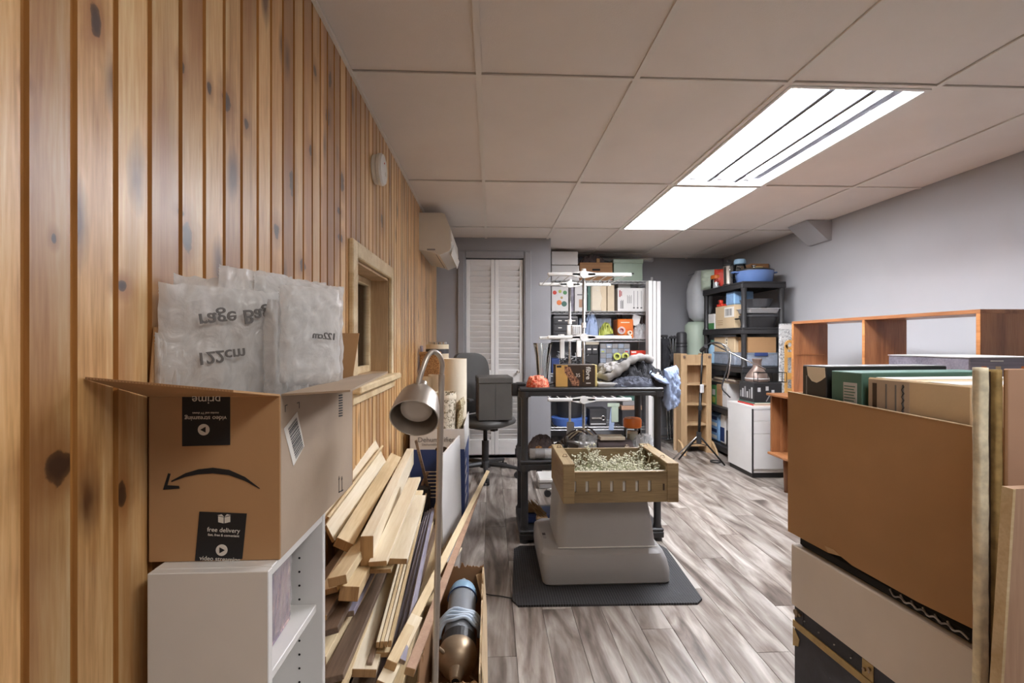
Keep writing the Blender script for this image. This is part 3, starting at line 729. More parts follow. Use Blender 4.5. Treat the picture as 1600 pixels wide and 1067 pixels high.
flap([(x0+.004, y1-.003, z1), (x1, y1-.003, z1), (x1+.012, y1+.01, z1+.105), (x0+.004, y1+.01, z1+.105)], (0, 1, 0))
# fluted raw edge of the near flap
mb = MB(); P0, P1 = Vector(nf[3]), Vector(nf[2]); n = 46
for k in range(n):
    a = P0.lerp(P1, k/n); b_ = P0.lerp(P1, (k+.55)/n)
    mb.add([a+Vector((0, -.0006, .0004)), b_+Vector((0, -.0006, .0004)), (a+b_)/2+Vector((0, -.0006, .0028))], [(0, 1, 2)])
mb.build('fluted_edge', 'card_dk', t)
# print: curved arrow, tape, symbols (front face normal is -Y)
Mf = frame((x0, y0-.0003, z0), (1, 0, 0), (0, 0, 1)); fw, fh = x1-x0, z1-z0
def fpos(u, v): p = at_y(u, v, y0); return (p.x-x0, p.z-z0)
mb = MB(Mf)
cx = [fpos(268, 752), fpos(290, 742), fpos(310, 737), fpos(333, 735), fpos(358, 738), fpos(383, 748), fpos(406, 763)]
wd = [.0012, .0032, .0043, .005, .0046, .0034, .0006]
top = [Vector((p[0], p[1]+w_*.9, 0)) for p, w_ in zip(cx, wd)]; bot = [Vector((p[0], p[1]-w_*.9, 0)) for p, w_ in zip(cx, wd)]
for k in range(6): mb.poly([bot[k], bot[k+1], top[k+1], top[k]], (0, 0, .0004))
hd = [fpos(255, 765), fpos(263, 739), fpos(267, 740), fpos(262, 758), fpos(280, 759), fpos(281, 763)]
mb.poly([(p[0], p[1], 0) for p in hd], (0, 0, .0004))
mb.build('printed_arrow', 'black_print', t)
def tape(quad, nm='tape'):
    pts = [(*fpos(*q), .0002) for q in quad]; return MB(Mf).poly(pts, (0, 0, .0004)).build(nm, 'black_print', t, label='black printed tape strip')
ta = tape([(285, 697), (360, 695), (360, 620), (285, 620)]); tb = tape([(305, 876), (379, 873), (386, 802), (312, 799)])
def tx(s, u, v, size, ang=0, par=None, mat_='white_print', sx=1, bold=0):
    p = fpos(u, v); M_ = Mf @ Matrix.Translation((p[0], p[1], .0007)) @ Matrix.Rotation(R(ang), 4, 'Z')
    text_mb(s, size, M_, sx=sx, bold=bold).build('lettering', mat_, par or t)
tx('video streaming', 322, 653, .0098, 180, ta); tx('movies and TV shows', 322, 645, .0045, 180, ta); tx('prime', 323, 624, .0185, 180, ta)
tx('free delivery', 350, 828, .0098, -4, tb); tx('fast, free & convenient', 350, 836, .0052, -4, tb); tx('video streaming', 344, 873, .0095, -4, tb)
def playicon(u, v, par, flip=1):
    p = fpos(u, v); M_ = Mf @ Matrix.Translation((p[0], p[1], .0006))
    MB(M_).cyl((0, 0, 0), (0, 0, .0005), .0088, n=24).build('play_disc', 'white_print', par)
    MB(M_).poly([(-.003*flip, .0045, .0005), (-.003*flip, -.0045, .0005), (.005*flip, 0, .0005)], (0, 0, .0004)).build('play_triangle', 'black_print', par)
playicon(319, 671, ta, -1); playicon(347, 859, tb)
p = fpos(351, 809); M_ = Mf @ Matrix.Translation((p[0], p[1], .0006))
mb = MB(M_); mb.poly([(-.009, .003, 0), (-.001, .001, 0), (-.001, -.008, 0), (-.009, -.006, 0)], (0, 0, .0005)); mb.poly([(.009, .003, 0), (.0005, .001, 0), (.0005, -.008, 0), (.009, -.006, 0)], (0, 0, .0005))
mb.poly([(-.010, .0045, 0), (-.004, .006, 0), (-.0005, .002, 0)], (0, 0, .0005)); mb.poly([(.010, .0045, 0), (.004, .006, 0), (.0005, .002, 0)], (0, 0, .0005)); mb.build('parcel_icon', 'white_print', tb)
# shipping label and marks on the side face (+X)
def spos(u, v): p = at_x(u, v, x1); return (p.y, p.z)
Ms = Matrix((( 0, 0, 1, x1+.0003), (1, 0, 0, 0), (0, 1, 0, 0), (0, 0, 0, 1)))
q = [spos(443, 670), spos(464, 643), spos(475, 697), spos(458, 728)]
lb = MB(Ms).poly([(*p, 0) for p in q][::-1], (0, 0, .0004)).build('shipping_label', 'white_print', sw)
o_, e1, e2 = Vector((*q[0], 0)), Vector((*q[1], 0))-Vector((*q[0], 0)), Vector((*q[3], 0))-Vector((*q[0], 0))
mb = MB(Ms); random.seed(3); a = .1
while a < .92:
    w_ = random.choice((.012, .02, .03))
    P_ = [o_+e1*.22+e2*a, o_+e1*.86+e2*a, o_+e1*.86+e2*(a+w_), o_+e1*.22+e2*(a+w_)]
    mb.poly([p+Vector((0, 0, .0004)) for p in P_][::-1], (0, 0, .0003)); a += w_+random.choice((.015, .025))
mb.build('barcode', 'black_print', lb)
mb = MB(Ms)
for (u, v, du) in ((531, 628, 9),):
    for k in range(9):
        p0 = spos(529, 617+k*4); p1 = spos(535, 616+k*4); mb.poly([(p0[0], p0[1], 0), (p1[0], p1[1], 0), (p1[0], p1[1]-.003, 0), (p0[0], p0[1]-.003, 0)][::-1], (0, 0, .0003))
mb.build('barcode', 'black_print', sw)
mb = MB(Ms)
for u in (529.5, 534):
    a0 = spos(u, 768); a1 = spos(u, 745); mb.poly([(a0[0]-.001, a0[1], 0), (a0[0]+.001, a0[1], 0), (a1[0]+.001, a1[1], 0), (a1[0]-.001, a1[1], 0)], (0, 0, .0004))
    mb.poly([(a1[0]-.004, a1[1]-.006, 0), (a1[0]+.004, a1[1]-.006, 0), (a1[0], a1[1]+.002, 0)], (0, 0, .0004))
a0 = spos(529, 770); a1 = spos(536, 766); mb.poly([(a0[0], a0[1], 0), (a1[0], a1[1], 0), (a1[0], a1[1]+.002, 0), (a0[0], a0[1]+.002, 0)], (0, 0, .0004))
for (u, v, sg) in ((445, 633, 1), (467, 628, -1)):
    a0 = spos(u, v); mb.box(a0[0], a0[1], 0, a0[0]+.0012, a0[1]-.011, .0004); mb.box(a0[0], a0[1], 0, a0[0]+sg*.009, a0[1]-.0012, .0004)
mb.build('printed_symbols', 'black_print', sw)

# --- zip bags standing in the box
def zipbag(P0, P1, ztop, zbot, seed, lab, grp, th=.012, mat_='film', lean=(0, 0), text=None, wr=.06):
    P0 = Vector(P0); P1 = Vector(P1); c = (P0+P1)/2
    bt = thing('storage_bag', lab, 'bag', (c.x, c.y, zbot), 0, grp)
    U = (P1-P0)/2; U = Vector((U.x, U.y, 0)); h = (ztop-zbot)/2; V = Vector((lean[0], lean[1], h))
    mb = MB(); pillow(mb, (c.x+lean[0], c.y+lean[1], zbot+h), U, V, th, wr=wr, n=26, seed=seed, fold=7, pw=8)
    mb.build('film', mat_, bt, smooth=True)
    mb = MB(); N = U.cross(V).normalized()
    for dz in (.006, .012, .017):
        for s_ in (1,):
            pts = []
            for k in range(14):
                x = 2*k/13-1; w_ = fbm((x*3.5+seed, (1-dz*2)*3.5, seed*1.7), 3)*wr*max(U.length, V.length)
                pts.append(Vector((c.x+lean[0]*2, c.y+lean[1]*2, ztop-dz))+U*x*.985+N*(w_-.0035))
            mb.tube(pts, .0011, n=5)
    mb.build('zip_strip', 'film', bt)
    for (s, fx, fz, size, ang) in (text or []):
        M_ = frame(c+U*fx+Vector((lean[0]*(1+fz), lean[1]*(1+fz), 0))+N*-.0+Vector((0, 0, zbot+h+h*fz-c.z))+(-N if N.y > 0 else N)*(th+.008), U, (lean[0]*.5, lean[1]*.5, 1)) @ Matrix.Rotation(R(ang), 4, 'Z') @ Matrix.Diagonal((1, -1, 1, 1))
        text_mb(s, size, M_, depth=.001, bold=size*.012).build('lettering', 'grey_print', bt)
    return bt
zb = .90
g1 = 'spare clear zip bags bunched in the delivery box'
gl = 'clear zip bag packed behind the printed one in open delivery box'
zipbag((-.517, .765, 0), (-.395, .91, 0), 1.243, zb, 11, 'large clear storage bag with grey upside-down lettering, left half of box', None, .014,
       text=[('rage Bag', .12, .70, .034, 8), ('122cm', -.12, .32, .028, 6)])
zipbag((-.515, .80, 0), (-.40, .95, 0), 1.262, zb, 23, gl, g1, .01)
zipbag((-.47, .84, 0), (-.40, .99, 0), 1.283, zb, 31, gl, g1, .01)
zipbag((-.43, .89, 0), (-.345, 1.03, 0), 1.275, zb, 37, gl, g1, .01)
zipbag((-.402, .86, 0), (-.350, .915, 0), 1.225, zb, 41, 'folded clear bag at middle of box, leaning right with creased film', None, .016, lean=(.004, 0), wr=.1)
zipbag((-.372, .86, 0), (-.298, .955, 0), 1.252, 1.068, 47, 'frosty white storage bag at right corner of open delivery box', None, .016, text=[('122cm', .2, .0, .018, 175)])
zipbag((-.385, .92, 0), (-.31, 1.02, 0), 1.265, 1.068, 53, 'clear bag behind the frosty one at right corner of delivery box', None, .01)
zipbag((-.522, .765, 0), (-.488, .80, 0), 1.165, zb, 59, 'small folded clear bag at far left of open delivery box', None, .009)

# --- arc floor lamp
def axis_matrix(o, zdir):
    z = Vector(zdir).normalized(); x = z.orthogonal().normalized(); y = z.cross(x)
    return Matrix.Translation(Vector(o)) @ Matrix((x, y, z)).transposed().to_4x4()
D_ = 1.15
pb = at_d(680, 1067, D_); pt = at_d(690, 585, D_); dr = (pt-pb)/(pt.z-pb.z); foot = pb-dr*pb.z
t = thing('floor_lamp', 'brushed steel gooseneck floor lamp standing beside the lumber pile', 'lamp', (foot.x, foot.y, 0))
MB(Matrix.Translation((foot.x, foot.y, 0))).lathe([(.11, 0), (.11, .012), (.10, .018), (.01, .022)], 36).build('base', 'steel', t, smooth=R(40))
MB().cyl((foot.x, foot.y, .02), pt, .0076, n=16).build('pole', 'steel', t, smooth=R(50))
pts = [pt, at_d(691, 572, D_), at_d(689, 561, D_-.01), at_d(683, 552, D_-.02), at_d(675, 550, D_-.03), at_d(668, 557, D_-.045), at_d(662, 572, D_-.06), at_d(656, 590, D_-.07), at_d(653, 603, D_-.075)]
def smooth_pts(P, n=4):
    out = []; P = [Vector(p) for p in P]
    for i in range(len(P)-1):
        p0, p1, p2, p3 = P[max(i-1, 0)], P[i], P[i+1], P[min(i+2, len(P)-1)]
        for k in range(n):
            s = k/n; out.append(.5*((2*p1)+(-p0+p2)*s+(2*p0-5*p1+4*p2-p3)*s*s+(-p0+3*p1-3*p2+p3)*s**3))
    return out+[P[-1]]
MB().tube(smooth_pts(pts), .0062, n=12).build('gooseneck', 'steel', t, smooth=True)
hc = at_d(647, 654, 1.045); neck = at_d(655, 606, 1.085); ax = (hc-neck).normalized()
ax = (ax+Vector((0, -.62, .02))).normalized(); L_ = .088
top_ = hc-ax*L_; Mh = axis_matrix(top_, ax)
MB(Mh).lathe([(.012, -.012), (.016, -.008), (.018, 0), (.034, .008), (.044, .022), (.0495, .045), (.053, .070), (.0545, .088), (.052, .088), (.049, .066), (.045, .044), (.038, .022), (.02, .010), (0, .010)], 40).build('shade', 'steel', t, smooth=R(50))
MB(Mh).lathe([(.0, .012), (.02, .02), (.033, .045), (.036, .058), (.034, .064), (.02, .067), (0, .068)], 28).build('bulb', 'bulb', t, smooth=R(60))
MB(Mh).cyl((0, 0, -.03), (0, 0, -.008), .011, n=14).build('socket_neck', 'steel', t, smooth=R(40))
# switch knuckle and flex
MB().cyl(neck+Vector((-.008, 0, .002)), neck+Vector((.012, 0, .002)), .006, n=12).build('knuckle', 'chrome', t)
fl = [(foot.x+.011+.004*math.sin(k*1.3), foot.y+.006, .03+k*.08) for k in range(9)]
MB().tube(smooth_pts(fl, 3), .0028, n=6).build('flex', 'black_pl', t, smooth=True)

# ================================================================== LUMBER PILE
def beam(nm, p, q, w, h, mat_, lab, roll=0, grp=None, end='endgrain', b=.0012, cat='board'):
    p = Vector(p); q = Vector(q); x = (q-p).normalized(); y = Vector((0, 0, 1)).cross(x).normalized(); z = x.cross(y)
    Mx = Matrix.Translation(p) @ Matrix((x, y, z)).transposed().to_4x4() @ Matrix.Rotation(R(roll), 4, 'X')
    L = (q-p).length
    me_b = MB(); me_b.box(0, -w/2, -h/2, L, w/2, h/2, b=b)
    for i, f in enumerate(me_b.f):
        xs = [me_b.v[k].x for k in f]
        if max(xs)-min(xs) < b*2.2: me_b.mi[i] = 1
    me = bpy.data.meshes.new(nm); me.from_pydata([tuple(v) for v in me_b.v], [], me_b.f)
    me.materials.append(MT[mat_]); me.materials.append(MT[end]); me.polygons.foreach_set('material_index', me_b.mi)
    o = bpy.data.objects.new(nm, me); col.objects.link(o); o.matrix_world = Mx; W[o.name] = Mx.copy()
    tag(o, lab, cat, grp); return o
L2, L1 = 'lumber2', 'lumber'
def DD(u, v, d): return at_d(u, v, d)
# wide boards leaning on the pine wall
beam('lumber_board', DD(508, 822, 1.50), DD(594, 706, 2.20), .118, .010, L1, 'widest pale board tilted against the pine wall, above the lumber pile', roll=66)
off_ = Vector((-.012, -.02, -.010))
beam('lumber_board', DD(508, 824, 1.50)+off_, DD(594, 708, 2.20)+off_, .120, .009, L2, 'yellowish board tucked directly under the widest tilted pale board', roll=-60)
beam('lumber_stud', DD(536, 852, 1.45), DD(617, 715, 2.35), .054, .030, L2, 'short yellow stud lying beside the widest tilted board', roll=26)
beam('lumber_stud', DD(573, 861, 1.38), DD(641, 713, 2.62), .037, .086, L1, 'pale stud on its edge with square brown sawn end, middle of pile')
beam('lumber_board', DD(590, 881, 1.36), DD(648, 748, 2.05), .052, .014, L1, 'pale flat board just right of the stud standing on edge', roll=-3)
beam('lumber_board', DD(584, 893, 1.40), DD(645, 768, 2.3), .10, .012, L2, 'broad yellow board under the edge-standing stud')
beam('lumber_board', DD(620, 877, 1.42), DD(655, 776, 2.2), .060, .016, L1, 'pale board with wavy edge beside the bundle of thin mouldings', roll=4)
beam('lumber_stud', DD(527, 908, 1.20), DD(590, 815, 1.75), .046, .022, L2, 'near yellow stud crossing low toward the bookcase side', roll=-10)
beam('lumber_stud', DD(545, 928, 1.22), DD(600, 825, 1.9), .048, .036, L2, 'stubby yellow stud end below the wide tilted boards', roll=6)
beam('lumber_board', DD(512, 925, 1.25), DD(575, 820, 1.8), .05, .014, L1, 'short pale board end poking past bookcase side', roll=-12)
# walnut and dark trims
beam('trim_board', DD(508, 990, 1.12), DD(575, 860, 1.75), .060, .014, 'walnut', 'brown stained trim board nearest the white bookcase', roll=-12, end='walnut')
beam('trim_board', DD(520, 1062, 1.05), DD(600, 885, 1.75), .046, .014, 'walnut', 'long brown stained trim board leading to frame bottom', roll=-8, end='walnut')
beam('trim_board', DD(541, 960, 1.25), DD(593, 862, 1.8), .040, .014, 'greytrim', 'short grey-brown trim board wedged between the brown ones', roll=-4, end='walnut')
beam('trim_board', DD(505, 1075, 1.05), DD(560, 915, 1.6), .05, .012, 'walnut', 'low dark trim board under the brown stained ones', roll=-8, end='walnut')
beam('trim_board', DD(534, 1080, 1.02), DD(607, 890, 1.78), .012, .014, L2, 'thin yellow strip running beside the long brown trim board', end='endgrain')
beam('lumber_board', DD(560, 1052, 1.10), DD(628, 850, 2.1), .080, .018, L1, 'long pale board with brown end reaching nearly to frame bottom', roll=6)
# bundle of slim mouldings
gm = 'slim pale mouldings bundled side by side'
for k in range(4):
    p = DD(590+k*6.3, 1008-k*.6, 1.17); q = DD(650+k*5.2, 782-k*3, 2.45)
    beam('moulding', p, q, .0085, .014+.002*(k % 2), L2 if k % 2 else L1, 'slim pale moulding in the tight bundle below the wavy-edged board', roll=4, grp=gm)
beam('moulding', DD(597, 1012, 1.175)-Vector((0, 0, .018)), DD(655, 792, 2.45)-Vector((0, 0, .018)), .036, .012, L2, 'flat base strip carrying the bundle of slim mouldings', roll=4)
beam('moulding', DD(577, 1040, 1.12), DD(652, 800, 2.4), .012, .014, 'walnut', 'single brown moulding left of the pale bundle', end='walnut')
gg = 'grey-purple vinyl trims right of moulding bundle'
for k in range(4):
    p = DD(586+k*14, 1075-k*18, 1.13); q = DD(666+k*3.5, 795-k*2, 2.45)
    beam('vinyl_trim', p-Vector((0, 0, .02)), q-Vector((0, 0, .02)), .016, .010, 'greytrim', 'grey-purple vinyl trim strip running along right of the pale moulding bundle', grp=gg, end='walnut', roll=10*k)
# long rails reaching past the lamp to the chair
e1, e2 = DD(610, 1040, 1.10), DD(762, 737, 3.70)
beam('long_rail', e1, e2, .026, .020, L2, 'long yellow rail passing behind lamp pole to the chair base', roll=20)
beam('long_rail', DD(640, 1050, 1.12), DD(756, 748, 3.55), .024, .018, 'pinkwood', 'long pinkish rail just below the long yellow rail', roll=14)
beam('long_rail', DD(598, 1072, 1.06), DD(650, 965, 1.32), .034, .016, L1, 'short rounded pale rail lying over the long yellow rail, near frame bottom', roll=20)
beam('rail_offcut', DD(668, 930, 1.75), DD(719, 857, 2.3), .020, .012, L1, 'short pale offcut between the long rails and torn carton')
beam('long_rail', DD(642, 925, 1.65), DD(689, 768, 3.0), .02, .016, L2, 'thin yellow rail ending beside the white panel')
# low bed of boards that carries the pile
for k, (x, z, y0_, y1_, w_) in enumerate(((-.44, .03, 1.05, 3.0, .12), (-.31, .03, 1.05, 2.9, .11), (-.42, .09, 1.02, 2.8, .14), (-.27, .085, 1.1, 2.75, .10), (-.43, .15, 1.02, 2.6, .13), (-.30, .14, 1.08, 2.5, .09), (-.455, .22, 1.02, 2.5, .12), (-.33, .20, 1.05, 2.4, .10), (-.46, .30, 1.05, 2.4, .11), (-.44, .38, 1.15, 2.4, .10), (-.45, .45, 1.2, 2.3, .09))):
    beam('bed_board', (x, y0_, z), (x+.01, y1_, z+.01), w_, .045, 'walnut' if k % 3 == 1 else 'lumber2', 'rough board low in the lumber pile under the leaning boards', grp='rough boards at the base of the pile')
# dark strut and black blocks at the far end of the pile
t = thing('easel', 'folded dark wooden easel legs propped behind the lumber pile', 'easel', (-.40, 2.6, .0))
for (a, b_) in (((650, 688, 2.55), (671, 772, 2.62)), ((668, 738, 2.7), (655, 770, 2.6))):
    pa, pb_ = DD(*a), DD(*b_); dd = (pb_-pa)*1.5
    mb = MB(); mb.tube([pa, pb_], .010, n=4); mb.build('leg', 'walnut', t)
MB().box(-.45, 2.58, 0, -.33, 2.64, .36, b=.004).build('stand', 'black_pl', t)

# --- torn carton with the cylinder
cx0, cx1, cy0, cy1, ch = -.205, -.028, 1.30, 1.93, .245
t = thing('torn_carton', 'torn open carton on floor right of the lamp pole', 'carton', ((cx0+cx1)/2, (cy0+cy1)/2, 0))
MB().box(cx0, cy0, 0, cx1, cy1, .004).build('bottom', 'card_dk', t)
def ragged(nm, P0, P1, h, nrm, mat_, seed, amp=.015, n=30):
    P0 = Vector(P0); P1 = Vector(P1); mb = MB(); nrm = Vector(nrm)*.004; bot = []; top = []
    for k in range(n+1):
        p = P0.lerp(P1, k/n); bot.append(p); top.append(p+Vector((0, 0, h+fbm((k*.35+seed, seed, 1), 4)*amp*2)))
    for k in range(n): mb.poly([bot[k], bot[k+1], top[k+1], top[k]], nrm)
    return mb.build(nm, mat_, t)
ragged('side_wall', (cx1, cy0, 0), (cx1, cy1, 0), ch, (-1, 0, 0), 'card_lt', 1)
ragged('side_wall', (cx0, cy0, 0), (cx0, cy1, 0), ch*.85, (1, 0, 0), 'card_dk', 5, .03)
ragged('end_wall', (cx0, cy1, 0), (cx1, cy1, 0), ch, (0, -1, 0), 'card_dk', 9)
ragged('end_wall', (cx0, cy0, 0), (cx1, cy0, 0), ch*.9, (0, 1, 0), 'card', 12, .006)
MB().poly([(cx1, cy0+.06, ch-.01), (cx1, cy1-.02, ch), (cx1+.012, cy1-.05, ch-.15), (cx1+.02, cy0+.03, ch-.17)], (.002, 0, .002)).build('hanging_flap', 'card_lt', t)
MB().poly([(cx0+.005, cy0, ch*.9), (cx1-.03, cy0, ch*.9), (cx1-.005, cy0-.04, ch*.9-.03), (cx1-.05, cy0-.055, ch*.9+.0), (cx0+.02, cy0-.05, ch*.9-.006)], (0, -.001, .003)).build('near_flap', 'card', t)
MB().cyl((cx0+.05, cy0-.03, ch*.9+.0015), (cx0+.05, cy0-.03, ch*.9+.0035), .006, n=10).build('flap_stain', 'brown_card', t)
MB().poly([(cx1-.004, cy1-.16, ch-.06), (cx1-.004, cy1-.02, ch-.02), (cx1-.03, cy1-.02, ch-.03)], (0, 0, .003)).build('inner_flap', 'card_in', t)
# cylinder with a bronze bell lying in it, bell toward the viewer
pA = at_d(702, 1018, 1.48); pB = at_d(710, 908, 1.80)
ax = (pB-pA).normalized()
pA = Vector((-.106, 1.46, .128)); ax = Vector((.0, .93, .14)).normalized()
t = thing('cylinder_lamp', 'grey metal cylinder with bronze bell end lying in the torn carton', 'cylinder', (pA.x, pA.y, .02))
Mc = axis_matrix(pA, ax)
MB(Mc).lathe([(.012, -.018), (.016, -.016), (.019, 0), (.022, .004), (.024, .02), (.050, .035), (.062, .055), (.064, .085), (.060, .10), (.0, .10)], 36).build('bell', 'bronze', t, smooth=R(35))
MB(Mc).lathe([(.0, -.0185), (.0115, -.0183), (.0115, -.0175)], 16).build('bore', 'dark_in', t)
MB(Mc).lathe([(.058, .10), (.058, .14), (.052, .15)], 30).build('collar', 'black_pl', t)
MB(Mc).lathe([(.051, .14), (.051, .36), (.049, .365)], 30).build('tube_body', 'grey_body', t, smooth=R(35))
MB(Mc).lathe([(.053, .345), (.053, .375), (.045, .40), (.018, .425), (.014, .43)], 30).build('cap', 'blue_pl', t, smooth=R(35))
MB(Mc).cyl((0, 0, .425), (0, 0, .46), .008, n=12).build('nozzle', 'light_grey', t)
MB(Mc).tube([(.054*math.cos(2*PI*k/24), .054*math.sin(2*PI*k/24), .345) for k in range(24)], .002, n=6, closed=True).build('band', 'blue_print', t)
MB(Mc).cyl((0, -.08, .05), (0, .08, .05), .006, n=10).build('side_pin', 'bronze', t)
mb = MB()
for k in range(4):
    pts = []
    for j in range(20):
        a = PI*(j/19)*1.1-.15; pts.append(Mc @ (Vector((0, 0, .165+k*.011+.006*math.sin(j+k)))+Vector((.064, 0, 0))*0)+Vector((math.cos(a)*(.066+.003*k), 0, math.sin(a)*(.062+.002*k))))
    mb.tube(pts, .006, n=8)
tt = mb.build('coiled_hose', 'hose', None, smooth=True)
tag(tt, 'pale blue hose loops draped over the grey cylinder in torn carton', 'hose')
o = MB().tube(smooth_pts([(-.17, 1.45, .01), (-.165, 1.44, .12), (-.16, 1.43, .19)], 3), .003, n=6).build('wire', 'light_grey'); tag(o, 'thin grey wire standing up inside the torn carton', 'wire')
o = MB().tube(smooth_pts([(-.04, 2.18, .004), (.0, 2.16, .004), (.04, 2.15, .004), (.09, 2.13, .004), (.13, 2.12, .004)], 4), .0025, n=6).build('floor_cable', 'black_pl', None, smooth=True)
o.location.z = .001; tag(o, 'thin black cable on floor between torn carton and rubber mat', 'cable')
# ================================================================== CARTON OF ROLLS, PANEL, CHAIR
Mx0 = (-.325, 3.19)
t = thing('appliance_carton', 'tall white and blue dehumidifier carton packed with paper rolls, by the office chair', 'carton', (-.325, 3.19, 0))
ca, cb, cc_, cd = -.485, -.158, 2.90, 3.48; H = .62
for (nm, b4, n4) in (('front_wall', (ca, cc_, 0, cb, cc_+.005, H), 'f'), ('back_wall', (ca, cd-.005, 0, cb, cd, H-.01), 'b'), ('side_wall', (ca, cc_+.005, 0, ca+.005, cd-.005, H), 'l'), ('side_wall', (cb-.005, cc_+.005, 0, cb, cd-.005, H+.02), 'r')):
    w_ = MB().box(*b4).build(nm, 'white_card', t)
    if n4 == 'f': fwall = w_
    if n4 == 'r': rwall = w_
zb_hi = Z_(702, cc_, 700)
MB().box(ca+.001, cc_-.0012, .03, cb-.0, cc_, zb_hi).build('blue_band', 'blue_print', fwall)
MB().box(cb, cc_, .03, cb+.0012, cd-.04, zb_hi-.02).build('blue_band', 'blue_print', rwall)
Mf2 = frame((0, cc_-.002, 0), (1, 0, 0), (0, 0, 1))
p = at_y(692, 687, cc_); text_mb('Dehumidifier', .042, Mf2 @ Matrix.Translation((p.x-.04, p.z, 0))).build('lettering', 'grey_print', fwall)
text_mb('Déshumidificateur', .018, Mf2 @ Matrix.Translation((p.x-.06, p.z-.028, 0))).build('lettering', 'grey_print', fwall)
p = at_y(690, 697, cc_)
MB(Mf2 @ Matrix.Translation((p.x+.0, p.z-.018, .0)) @ Matrix.Diagonal((1, .42, 1, 1))).cyl((0, 0, 0), (0, 0, .001), .038, n=24).build('hand_hole', 'brown_card', fwall)
for k in range(8):
    MB().box(-.40, cc_-.0022, .36-k*.022, -.40+.08+.05*((k*37) % 5)/4, cc_-.0012, .366-k*.022).build('text_line', 'white_print', fwall)
for k in range(5):
    MB().box(cb+.0012, 2.98, .38-k*.06, cb+.002, 3.1+.05*(k % 3), .40-k*.06).build('text_line', 'white_print', rwall)
def roll(x, y, r, z0, z1, mat_, lab, nm='paper_roll', cat='roll', inner=True, slim=1.0, n=28):
    t_ = thing(nm, lab, cat, (x, y, z0))
    MB(mw(t_)).lathe([(r*slim, 0), (r, (z1-z0)), (r*.96, (z1-z0)), (r*.93, (z1-z0)-.03)], n).build('outer_wrap', mat_, t_, smooth=R(40))
    if inner: MB(mw(t_)).lathe([(r*.93, (z1-z0)-.05), (r*.93, (z1-z0)-.02), (0, (z1-z0)-.02)], n).build('inner_roll', 'card_in', t_)
    return t_
zz = .03
p = at_y(718, 560, 3.25); roll(-.243, 3.28, .080, .01, Z_(560, 3.28), 'cream', 'large smooth cream paper roll rising highest at right of the white and blue carton')
t2 = roll(-.290, 3.06, .070, .01, Z_(612, 3.06), 'floral', 'floral ribbon-patterned roll in front of the smooth cream roll', slim=.8)
MB(mw(t2)).lathe([(.0715, Z_(625, 3.06)-.0), (.073, Z_(622, 3.06)), (.0715, Z_(618, 3.06))], 28).build('rim_band', 'cream', t2)
o = thing('jute_sack', 'coarse beige jute cloth stuffed at right rear corner of the carton', 'cloth', (-.20, 3.12, .4))
mb = MB(); pillow(mb, (-.200, 3.13, .66), (-.0, .10, 0), (.012, 0, .12), .018, wr=.12, n=18, seed=61); mb.build('folds', 'jute', o, smooth=True)
roll(-.395, 3.36, .040, .01, Z_(585, 3.36), 'cream', 'slim ivory paper roll at the left of the floral patterned roll')
roll(-.44, 3.33, .038, .01, Z_(588, 3.33), 'beige', 'slim beige paper roll at far left inside the carton')
t3 = roll(-.40, 3.62, .085, .0, Z_(538, 3.62), 'beige', 'tall printed tin-like roll with crimped silver top behind the carton')
t3['category'] = 'roll'
mb = MB(mw(t3))
for k in range(12):
    a = 2*PI*k/12; mb.box(.055*math.cos(a)-.012, .055*math.sin(a)-.012, Z_(538, 3.62)-.015, .055*math.cos(a)+.012, .055*math.sin(a)+.012, Z_(538, 3.62)+.02, b=.004)
o = mb.build('crimped_foil', 'chrome', t3); o['kind'] = 'stuff'
MB(mw(t3)).lathe([(.0865, Z_(552, 3.62)), (.0865, Z_(545, 3.62))], 28).build('dark_band', 'dark', t3)
Mt = Matrix.Translation((-.437, 3.545, .0)) @ Matrix.Rotation(R(4), 4, 'Y')
t = thing('wicker_basket', 'brown woven lattice basket standing between the pine wall and tall roll', 'basket', (-.44, 3.0+.52, 0))
MB(mw(t)).box(-.075, -.03, 0, .075, .0, 1.06, b=.01).build('woven_side', 'lattice', t)
MB(mw(t)).box(-.08, -.036, 1.05, .08, .006, 1.075, b=.006).build('rim', 'lattice', t)
o = MB().box(-.515, 3.5, 0, -.495, 3.53, Z_(540, 3.5), b=.004).build('dark_rod', 'greytrim'); tag(o, 'dark grey upright rod against the pine wall beside the wicker basket', 'rod')

# white panel leaning on the carton
P_ = [(-.262, 2.42), (-.166+.0, 2.895)]
mb = MB(); a = Vector((-.235, 2.40, 0)); b_ = Vector((-.172, 2.88, 0))
mb.poly([a, b_, b_+Vector((-.012, 0, .585)), a+Vector((-.012, 0, .572))], (-.008, .001, 0))
o = mb.build('foam_board', 'white_card'); tag(o, 'smooth white panel standing upright behind the lamp pole, against the blue carton', 'panel')

